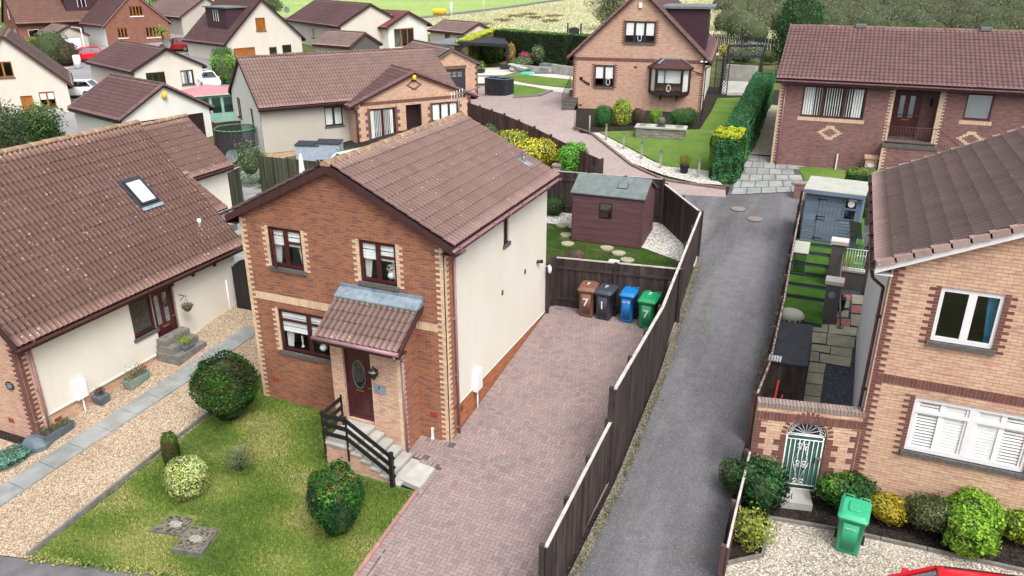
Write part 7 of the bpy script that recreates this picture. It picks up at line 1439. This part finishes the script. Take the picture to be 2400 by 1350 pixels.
# trampoline
q=at(562,376); t=thing('trampoline','round trampoline with black netting and a green top ring','trampoline',tuple(q)); n=24
mat('net_black',S(52,54,58),None,3,.9); m=MATS['net_black']; nt2=m.node_tree; b2=nt2.nodes['Principled BSDF']; b2.inputs['Alpha'].default_value=.62
mb=MB(); ring=lambda r,z,w_,mm=0:[mb.tube((r*math.cos(6.283*i/n),r*math.sin(6.283*i/n),z),(r*math.cos(6.283*(i+1)/n),r*math.sin(6.283*(i+1)/n),z),w_,6,None,mm) for i in range(n)]
ring(1.25,2.05,.04); mb.build('top_ring','bin_green',t); mb=MB(); ring(1.25,.55,.03)
for i in range(6): a=i*1.047; c,s=math.cos(a),math.sin(a); mb.path([(1.3*c,1.3*s,0),(1.4*c,1.4*s,1.1),(1.25*c,1.25*s,2.05)],.025)
mb.build('frame','charcoal',t); mb=MB()
for i in range(n): a,b=6.283*i/n,6.283*(i+1)/n; mb.face([(1.22*math.cos(a),1.22*math.sin(a),.55),(1.22*math.cos(b),1.22*math.sin(b),.55),(1.22*math.cos(b),1.22*math.sin(b),2.05),(1.22*math.cos(a),1.22*math.sin(a),2.05)])
mb.build('safety_net','net_black',t); mb=MB(); mb.lathe([(1.1,.54),(1.1,.56)],n=24); mb.build('jumping_mat','black_paint',t)
# storage boxes
for k,(x,lab) in enumerate(((728,'pale blue-grey garden storage box with dark lid, left one of the pair'),(775,'pale blue-grey garden storage box with dark lid, right one of the pair'))):
    q=at(x,376-k*4); t=thing('storage_box',lab,'storage box',tuple(q),R_(16),'storage boxes'); mb=MB(); mb.box((-.72,-.38,0),(.72,.38,.95)); [mb.box((-.68+.17*i,-.40,.04),(-.60+.17*i,-.38,.92)) for i in range(8)]; mb.build('body','box_pale',t); mb=MB(); mb.prism([(-.76,-.44,.95),(.76,-.44,.95),(.76,.42,1.05),(-.76,.42,1.05)],(0,0,.06)); mb.build('lid','charcoal',t)
# shrubs of the left patio
bush('bamboo_shrub','tall feathery shrub with grey-green leaves at the fence corner',pb(583,436,.3),.95,.8,1.15,pal((96,116,80),(120,140,100),(70,92,60),(150,170,136)),3600,.11,1,.3,seed=71,asp=.3,depth=.6,tilt=1,corek=.5)
bush('bamboo_shrub','arching bamboo tips above the central ridge end',pb(795,405,.8),.9,.6,.62,pal((110,136,90),(136,160,112),(84,108,68)),1100,.13,1,.3,seed=72,asp=.22,depth=.8,tilt=1,corek=.1)
bush('leafy_shrub','small leafy shrubs under the green fence left of the parasol',pb(640,436,.1),.8,.5,.42,pal((80,120,60),(60,96,50),(104,140,80)),1300,.09,1,.3,seed=73,depth=.6)
q=at(716,478); t=thing('folded_parasol','folded white garden parasol behind the central roof','parasol',tuple(q)); mb=MB(); mb.tube((0,0,0),(0,0,2.5),.025,8); mb.build('pole','metal_grey',t); mb=MB(); mb.lathe([(.16,.9),(.20,1.0),(.12,1.9),(.10,2.2),(.05,2.45),(.01,2.5)],n=9,smooth=False); mb.build('canopy','upvc_white',t)
q=at(512,476); t=thing('patio_table','round glass topped patio table by the stacked chairs','table',tuple(q)); mb=MB(); mb.lathe([(.46,.70),(.46,.715)],n=20); mb.build('table_top','glass_sky',t); mb=MB(); ring2=[mb.tube((.46*math.cos(6.283*i/16),.46*math.sin(6.283*i/16),.70),(.46*math.cos(6.283*(i+1)/16),.46*math.sin(6.283*(i+1)/16),.70),.018,6) for i in range(16)]
for i in range(4): a=.4+i*1.571; mb.tube((.42*math.cos(a),.42*math.sin(a),.7),(.34*math.cos(a),.34*math.sin(a),0),.016,6)
mb.build('frame','charcoal',t)
q=at(545,470); chair('white mesh patio chair with dark frame behind the glass table',(q[0],q[1],q[2]),-.5,'charcoal','felt_pale',recl=.3)
q=at(548,538); potplant('planter','grey pot with a lime green leafy plant between the houses',tuple(q),.2,.32,'concrete',pal((150,196,80),(124,170,60)),.2,200,.08)
bush('flower_bed','low white and green flowers in the gap behind the black gate',pb(556,570),.6,.4,.2,pal((120,150,80),(200,200,160),(90,120,64)),700,.07,1,.3,seed=74)
dp=at(556,440); t=thing('satellite_dish_post','pale satellite dish behind the left annex eaves','satellite dish',tuple(dp)); mb=MB(); mb.tube((0,0,0),(0,0,1.7),.03); mb.build('pole','metal_grey',t); dish(t,np.array([0,0,1.7]),(.3,-1,.3),.34)
# TV aerial at the far ridge end of number seven
t=thing('tv_aerial','white television aerial on the far end of the central ridge','aerial',(-3.07,7.35,6.6)); mb=MB(); mb.tube((0,0,0),(-.15,0,1.35),.02); mb.bar((-.15,.0,1.3),(.55,.25,1.55),.02,.03); mb.build('mast','metal_grey',t); mb=MB(); dv=np.array([.7,.25,.25])
for i in range(5): c=np.array([-.35,-.02,1.2])+dv*.12*i; mb.tube(c-Z*.18,c+Z*.18,.008,5); mb.tube(c+np.array([.1,-.2,0]),c-np.array([.1,-.2,0]),.008,5)
mb.build('elements','upvc_white',t)
# ================= back garden with pergola =================
mat('pergola_dark',S(56,56,64,.8),S(42,42,50,.8),4,.7)
def pergola(name,label,P4,h,n,group=None,cover=False):
    p0=P4[0]; z0=float(T(*p0)); t=thing(name,label,'pergola',(p0[0],p0[1],z0)); L=[np.array([p[0]-p0[0],p[1]-p0[1],0]) for p in P4]; 
    for q in L: mb=MB(); mb.cbox(q[0],q[1],-.1,.16,.16,h+.1); mb.build('post','pergola_dark',t)
    mb=MB(); mb.bar(L[0]+Z*h,L[1]+Z*h,.1,.2); mb.bar(L[3]+Z*h,L[2]+Z*h,.1,.2); mb.build('beams','pergola_dark',t); mb=MB()
    for i in range(n): s=i/(n-1); mb.bar(L[0]+(L[1]-L[0])*s+Z*(h+.14),L[3]+(L[2]-L[3])*s+Z*(h+.14),.07 if not cover else .16,.12 if not cover else .05)
    mb.build('rafters','pergola_dark',t); return t
w1=[at(x,y,0)[:2] for x,y in ((1080,166),(1190,166),(1178,138),(1075,138))]; pergola('pergola','long dark slatted pergola with string lights in the back garden',w1,2.5,26,cover=True)
t=thing('bar_hut','small open garden bar hut with grey flat roof left of the pergola','garden hut',tuple(at(1072,160))); mb=MB(); mb.box((-2.2,0,0),(1.2,2,2.2)); mb.build('walls','brick_buff',t); mb=MB(); mb.prism([(-2.6,-.5,2.2),(1.6,-.5,2.2),(1.2,2.4,2.5),(-2.2,2.4,2.5)],(0,0,.1)); mb.build('roof','felt_grey',t)
sheet('decking',PX((1108,180),(1120,162),(1200,160),(1210,172),(1180,180)),.12,'concrete_pale',1.0)
for i,(nm,lab,px,rx,rz_,pp) in enumerate((('pink_hydrangea','pink flowering shrub behind the pergola post',(1172,140),1.0,.8,pal((196,90,130),(210,110,150),(100,130,70))),('pink_hydrangea','pink flowering shrub in the middle of the flower bed',(1213,142),1.2,.8,pal((196,84,124),(206,100,140),(90,110,60))),('pink_hydrangea','brightest pink flowering shrub beside the white rose bush',(1242,150),1.0,.7,pal((206,80,130),(216,110,150),(90,110,60))),
   ('rose_bush','round pale-speckled green bush right of the bright pink one',(1275,152),1.4,1.1,pal((104,134,80),(130,156,100),(170,184,140))),('green_shrub','round light green shrub under the pergola beam',(1150,145),1.5,1.1,pal((110,150,80),(130,164,90),(90,124,66))),('brown_shrub','low brown-green shrub between two pink ones',(1230,140),1.3,.7,pal((100,90,66),(120,110,80),(80,84,56))),
   ('grass_clump','blue-green leafy clump at the garden wall',(1222,158),1.2,.5,pal((110,140,90),(130,156,104),(84,112,70))),('dark_shrub','dark blue-green round shrub left of the tall gable house',(1322,152),1.1,.9,pal((60,96,72),(76,112,84),(50,80,60))),('orange_phormium','spiky orange-green plant at the pergola post',(1196,152),.6,1.1,pal((200,140,90),(180,160,90),(140,130,70))))):
    bush(nm,lab,pb(*px),rx,rx*.8,rz_,pp,1300,.13,1,.15,seed=80+i)
mb=MB(); strip(mb,PX((1200,163),(1268,170),(1290,173)),.3,.5,-.2); 
o=mb.build('garden_wall','concrete'); tag(o,'low grey stone garden wall under the flower bed, left of the garden steps','wall'); mb=MB(); strip(mb,PX((1296,172),(1345,179)),.3,.8,-.2); o=mb.build('garden_wall','concrete'); tag(o,'low grey stone garden wall right of the garden steps','wall')
a=at(1278,172); b=at(1318,128); t=thing('garden_steps','grey sleeper steps climbing to the arched door in the hedge','steps',tuple(a)); mb=MB(); v_=(b-a)
for i in range(9): c=v_*i/9; mb.box((c[0]-.9,c[1]-.4,-.3),(c[0]+.9,c[1]+1.1,.16*(i+1)))
mb.build('treads','felt_grey',t)
q=at(1170,222); t=thing('bin_screen','black slatted bin store open at the top beside the lawn','bin store',tuple(q),R_(-14)); mb=MB()
for i in range(12): v=random.uniform(.8,1.2); mb.box((-1.0+.17*i,-.55,0),(-.85+.17*i,-.52,1.25),0,(v,v,v)); mb.box((-1.0+.17*i,.52,0),(-.85+.17*i,.55,1.25),0,(v,v,v))
for i in range(6): mb.box((-1.02,-.52+.17*i,0),(-.99,-.37+.17*i,1.25)); mb.box((1.0,-.52+.17*i,0),(1.03,-.37+.17*i,1.25))
mb.box((-.02,-.52,0),(.02,.52,1.1)); mb.build('slats','pergola_dark',t); mb=MB()
for y in (-.56,.56): mb.box((-1.04,y-.03,1.25),(1.05,y+.03,1.29))
for x in (-1.02,0,1.02): mb.box((x-.03,-.56,1.25),(x+.03,.56,1.29))
mb.build('top_frame','shed_grey',t)
q=at(1108,222); potplant('topiary_ball','green topiary ball on a tall grey planter by the garage door',tuple(q),.22,.8,'charcoal' if 0 else 'felt_grey',pal((70,120,66),(56,100,54)),.30,900,.05)
q=at(1128,174); potplant('planter','square dark planter with a bright shrub right of the brick garage',tuple(q),.3,.5,'charcoal',pal((120,150,50),(150,170,60)),.4,300,.1,square=True)
q=at(1184,165); potplant('planter','square dark planter with pink flowers at the deck edge',tuple(q),.4,.5,'charcoal',pal((206,130,140),(120,130,90)),.4,300,.1,square=True,sq=.5)
q=at(1216,170); t=thing('sun_lounger','pale fabric rocking sun lounger on a dark frame beside the lawn','lounger',tuple(q),R_(-10)); mb=MB(); mb.prism([(-1.0,-.4,.7),(1.0,-.4,.35),(1.0,.4,.35),(-1.0,.4,.7)],(0,0,.05)); mb.build('fabric','felt_pale',t);
for y in (-.45,.45): mb=MB(); mb.path([(-1.1,y,.8),(-.6,y,.1),(.4,y,.05),(1.4,y,.55)],.03); mb.build('frame','charcoal',t)
q=at(1237,174); mb=MB(); blob(mb,.85,.4,.22,tuple(q)); o=mb.build('tarpaulin','green_paint'); mat('teal_sheet',S(70,180,160),None,3,.6); o.data.materials[0]=MATS['teal_sheet']; tag(o,'crumpled teal sheet lying on the path edge beside the lounger','tarpaulin')
q=at(1200,192); bush('flower_pot_plant','small pot of orange-pink flowers behind the black bin store',tuple(at(1196,196)),.3,.3,.35,pal((220,120,110),(200,90,80),(110,130,80)),250,.09)
mb=MB(); a=at(1338,262); 
t=thing('side_steps','dark steps with a metal railing on the left side of the tall gable house','steps',tuple(at(1335,258))); 
for i in range(6): mb.box((-.55,.3*i,-.3),(.25,.3*i+1.0,.17*(i+1)))
mb.build('treads','sill_grey',t); mb=MB(); mb.path([(-.55,0,.9),(-.55,1.8,1.95)],.025)
for i in range(10): mb.tube((-.55,.18*i,.1*i),(-.55,.18*i,.9+.105*i),.012,5)
mb.build('railing','black_paint',t)
# right pergola and deck
w2=[at(x,y,0)[:2] for x,y in ((1688,222),(1775,222),(1782,185),(1700,185))]; pergola('pergola','black pergola arch with white-tipped rafters right of the gable house',w2,2.6,6)
sheet('rear_deck',PX((1685,222),(1752,222),(1762,196),(1692,194)),.16,'concrete',1.0,thick=.2)
q=at(1692,192); t=thing('trellis_panel','dark lattice trellis panel beside the pergola','trellis',tuple(at(1672,222))); mb=MB()
for i in range(9): mb.bar((.0+.0*i,0,.2*i),(.9,0,.2*i+.9),.02,.03); mb.bar((.9,.0,.2*i),(.0,0,.2*i+.9),.02,.03)
for x in (0,.9): mb.box((x-.03,-.03,0),(x+.03,.03,2.6))
mb.build('lattice','pergola_dark',t)
mb=MB(); strip(mb,PX((1700,190),(1770,196)),.3,1.3,-.2); o=mb.build('garden_wall','concrete'); tag(o,'weathered grey sleeper wall behind the pergola deck','wall')
for i,(lab,px,rx,rz_,pp) in enumerate((('bright yellow-green shrub behind the dormer of the tall gable house',(1703,140),1.0,.8,pal((190,190,80),(220,170,90),(130,150,60))),('silvery wispy shrub above the pergola',(1764,145),1.0,1.0,pal((140,150,130),(120,132,110),(160,168,150))),('dark green low shrubs behind the pergola rafters',(1735,150),1.2,.7,pal((70,100,66),(84,120,76),(110,96,70))),('brown twiggy shrub at the pergola corner by the big conifer',(1800,150),.9,.7,pal((100,84,66),(84,90,60))))):
    bush('garden_shrub',lab,pb(*px),rx,rx*.8,rz_,pp,1100,.13,1,.2,seed=95+i)
# brick pillars right
q=at(2036,412); h=topz(q,2038,365)-q[2]; t=thing('brick_pillar','buff brick pillar with an oval number plate in front of the plum bungalow','pillar',tuple(q)); mb=MB(); mb.cbox(0,0,-.3,.52,.45,h+.2); mb.build('shaft','brick_buff',t); mb=MB(); mb.cbox(0,0,h-.1,.66,.56,.1); mb.build('cap_stone','brick_tan',t); mb=MB(); mb.lathe([(.16,0),(.16,.02)],n=16,sy=.6); mb.v=[(x,-.225-z,y+h-.4) for x,y,z in mb.v]; mb.build('oval_plate','upvc_white',t)
q=at(1876,462); h=topz(q,1876,430)-q[2]; t=thing('brick_pillar','short reddish brick gate pillar beside the blue-grey shed','pillar',tuple(q)); mb=MB(); mb.cbox(0,0,-.3,.62,.5,h+.3); mb.build('shaft','brick_plum',t); mb=MB(); mb.cbox(0,0,h,.66,.54,.07); mb.build('cap_stone','iron',t)
# ================= trees and scrub beyond =================
q=at(1850,178); h=topz(q,1862,-14)-q[2]; bush('conifer_tree','tall dense dark conifer left of the plum bungalow roof',(q[0]+.3,q[1]),2.0,1.9,h/2,pal((50,86,52),(64,104,60),(38,66,42),(84,124,76)),12000,.16,1,.16,'tree',seed=101,fr=4,taper=.15,depth=.25,corek=.8)
q=at(1428,70); tree('tree','grey-green tree behind the left slope of the tall gable house',(q[0],q[1]),6.5,3.8,pal((108,120,84),(126,136,100),(88,100,70),(140,146,112)),6500,.26,11,seed=102,clear=.05)
for i,(x,y,h,r) in enumerate(((196,34,5,3),(170,22,7,4),(232,20,8,4.5),(372,22,5,3.2),(352,14,6,4),(640,26,2.5,2.2))):
    q=at(x,y); tree('tree','green tree above the far left roofs, %s from the left'%('first second third fourth fifth sixth'.split()[i]) if i<5 else 'low spiky bush on the golf course',(q[0],q[1]),h,r,pal((84,120,64),(104,136,76),(66,96,54),(128,144,84)) if i<5 else pal((100,110,84),(120,128,100)),2600,.34,8,seed=110+i,clear=.05,group=None)
def mass(name,label,pts,palette,seed,size=.2,n=900):
    r=np.random.default_rng(seed); PP=[];NN=[]; mb=MB(); z0=0
    for (x,y,rr,hh) in pts:
        z=float(T(x,y)); P,Nn=ell_pts(n,rr,rr,hh,1,.22,4,int(r.integers(9999)),.4); PP.append(P+np.array([x,y,z+hh*.55])); NN.append(Nn)
        blob(mb,rr*.7,rr*.7,hh*.7,(x,y,z+hh*.5))
        for k in range(10):
            a=r.uniform(0,6.28); mb.tube((x,y,z),(x+rr*.9*math.cos(a),y+rr*.9*math.sin(a),z+hh*r.uniform(.9,1.5)),.05,4,.02,1)
    o=leaves(name,np.concatenate(PP),np.concatenate(NN),size,palette,None,seed,cn=.45,tilt=1.1); tag(o,label,None,None,'stuff'); c=mb.build('inner_branches',['core','bark'],o); return o
r=np.random.default_rng(5); sp=[]
for row,(y,nx) in enumerate(((100,22),(78,22),(58,22),(40,22),(26,20),(14,18),(4,16))):
    for i in range(nx):
        x=1835+(2470-1835)*(i+.5*(row%2))/nx+r.normal()*8
        if x<1880 and row<2: continue
        q=at(x,y+r.normal()*3); k=1+.3*row; sp.append((q[0],q[1],r.uniform(2.2,3.4)*k**.5,r.uniform(1.6,2.6)*k**.4))
mass('scrub_wood','dense grey-green scrub wood behind the plum bungalow',sp,pal((92,98,78),(112,114,94),(76,84,64),(92,108,66),(126,124,110),(86,80,70)),7,.22,1100)
sp=[]
for (x,y,rr,hh) in ((1700,62,2.6,2.2),(1735,72,3.2,2.6),(1765,85,2.6,2.0),(1790,50,2.8,2.2),(1720,30,3.5,2.6),(1760,22,4,3),(1800,15,4,3),(1830,60,2.6,2.4),(1690,12,3,2),(1840,20,4,3)):
    q=at(x,y+12); sp.append((q[0],q[1],rr*.9,hh))
mass('scrub_bushes','loose grey twiggy bushes in pale grass right of the dormer house',sp,pal((132,134,106),(116,120,92),(150,150,120),(100,96,84)),8,.18,900)
sp=[]
for (x,y) in ((1255,44),(1210,40),(1130,60),(1180,50),(1300,40),(1240,36),(1290,52)):
    q=at(x,y); sp.append((q[0],q[1],1.8,.35))
mass('bracken_patch','brown bracken patch in the pale rough field',sp,pal((146,118,90),(170,150,110),(160,140,100)),9,.3,300)
# taller grass clumps in the rough field
r=np.random.default_rng(9); n=26000; poly=PX((985,46),(1140,29),(1300,6),(1420,-6),(1700,0),(1850,10),(1840,118),(1680,120),(1400,108),(1160,88),(1010,78)); xs=[p[0] for p in poly]; ys=[p[1] for p in poly]; Q=[]
while len(Q)<n:
    x,y=r.uniform(min(xs),max(xs)),r.uniform(min(ys),max(ys))
    if inside(x,y,poly): Q.append((x,y))
Q=np.array(Q); B=np.column_stack([Q,T(Q[:,0],Q[:,1])+.15]); o=leaves('field_grass',B,np.tile([.3,-.8,.3],(n,1)),.42,pal((200,196,160),(188,186,146),(180,174,140),(206,202,172),(170,174,130)),None,9,asp=.3,tilt=.5,cn=.15); tag(o,'long pale rough grass of the field',None,None,'stuff')
# weeds at the lane edge
def weeds(name,label,pts,n,palette,spread=.16,size=.05):
    r=np.random.default_rng(n); PP=[]
    for p,q in zip(pts[:-1],pts[1:]):
        p,q=np.array(p[:2]),np.array(q[:2]); m=n//(len(pts)-1); s=r.random(m)[:,None]; c=p+(q-p)*s+r.normal(size=(m,2))*spread*(.4+.6*np.sin(s*40)**2); PP.append(np.column_stack([c,T(c[:,0],c[:,1])+.02+.04*r.random(m)]))
    P=np.concatenate(PP); o=leaves(name,P,np.tile([0,0,1.],(len(P),1)),size,palette,None,n); tag(o,label,None,None,'stuff'); return o
weeds('lane_weeds','weeds and moss along the right edge of the lane',[at(*p) for p in ((1862,575),(1845,640),(1825,740),(1800,830),(1770,920))],2600,pal((120,124,60),(150,140,80),(96,104,56)),.14)
weeds('lane_moss','pale green moss streaks in the middle of the lane',[at(*p) for p in ((1672,620),(1668,680),(1650,740),(1655,790))],700,pal((140,160,84),(120,140,76)),.16,.03)
weeds('strip_weeds','weeds in the gravel strip under the lane fence',[(4.5,-4),(4.72,0),(4.66,4.8),(4.2,13)],1800,pal((110,116,60),(84,96,50),(140,134,90)),.08,.045)

weeds('lawn_edge_tufts','longer grass tufts along the lawn edges',[at(*q)[:2] for q in ((612,884),(470,988),(65,1306))],1500,pal((96,130,54),(130,150,74),(70,100,44)),.05,.06)
weeds('pavement_edge_tufts','straggling grass over the pavement edge',[(A_[0],A_[1]),ext(A_,B_,.3)],2600,pal((130,150,74),(170,166,104),(96,124,56)),.07,.06)
weeds('drive_edge_tufts','grass tufts beside the pink edging',[(.1,-2.1),(.12,-4.7),(.3,-7.6)],900,pal((110,136,60),(150,154,90)),.05,.05)
weeds('house_edge_tufts','grass tufts at the foot of the brick wall',[(-6.15,-.03),(-2.6,-.03)],800,pal((80,110,44),(110,134,60)),.05,.06)
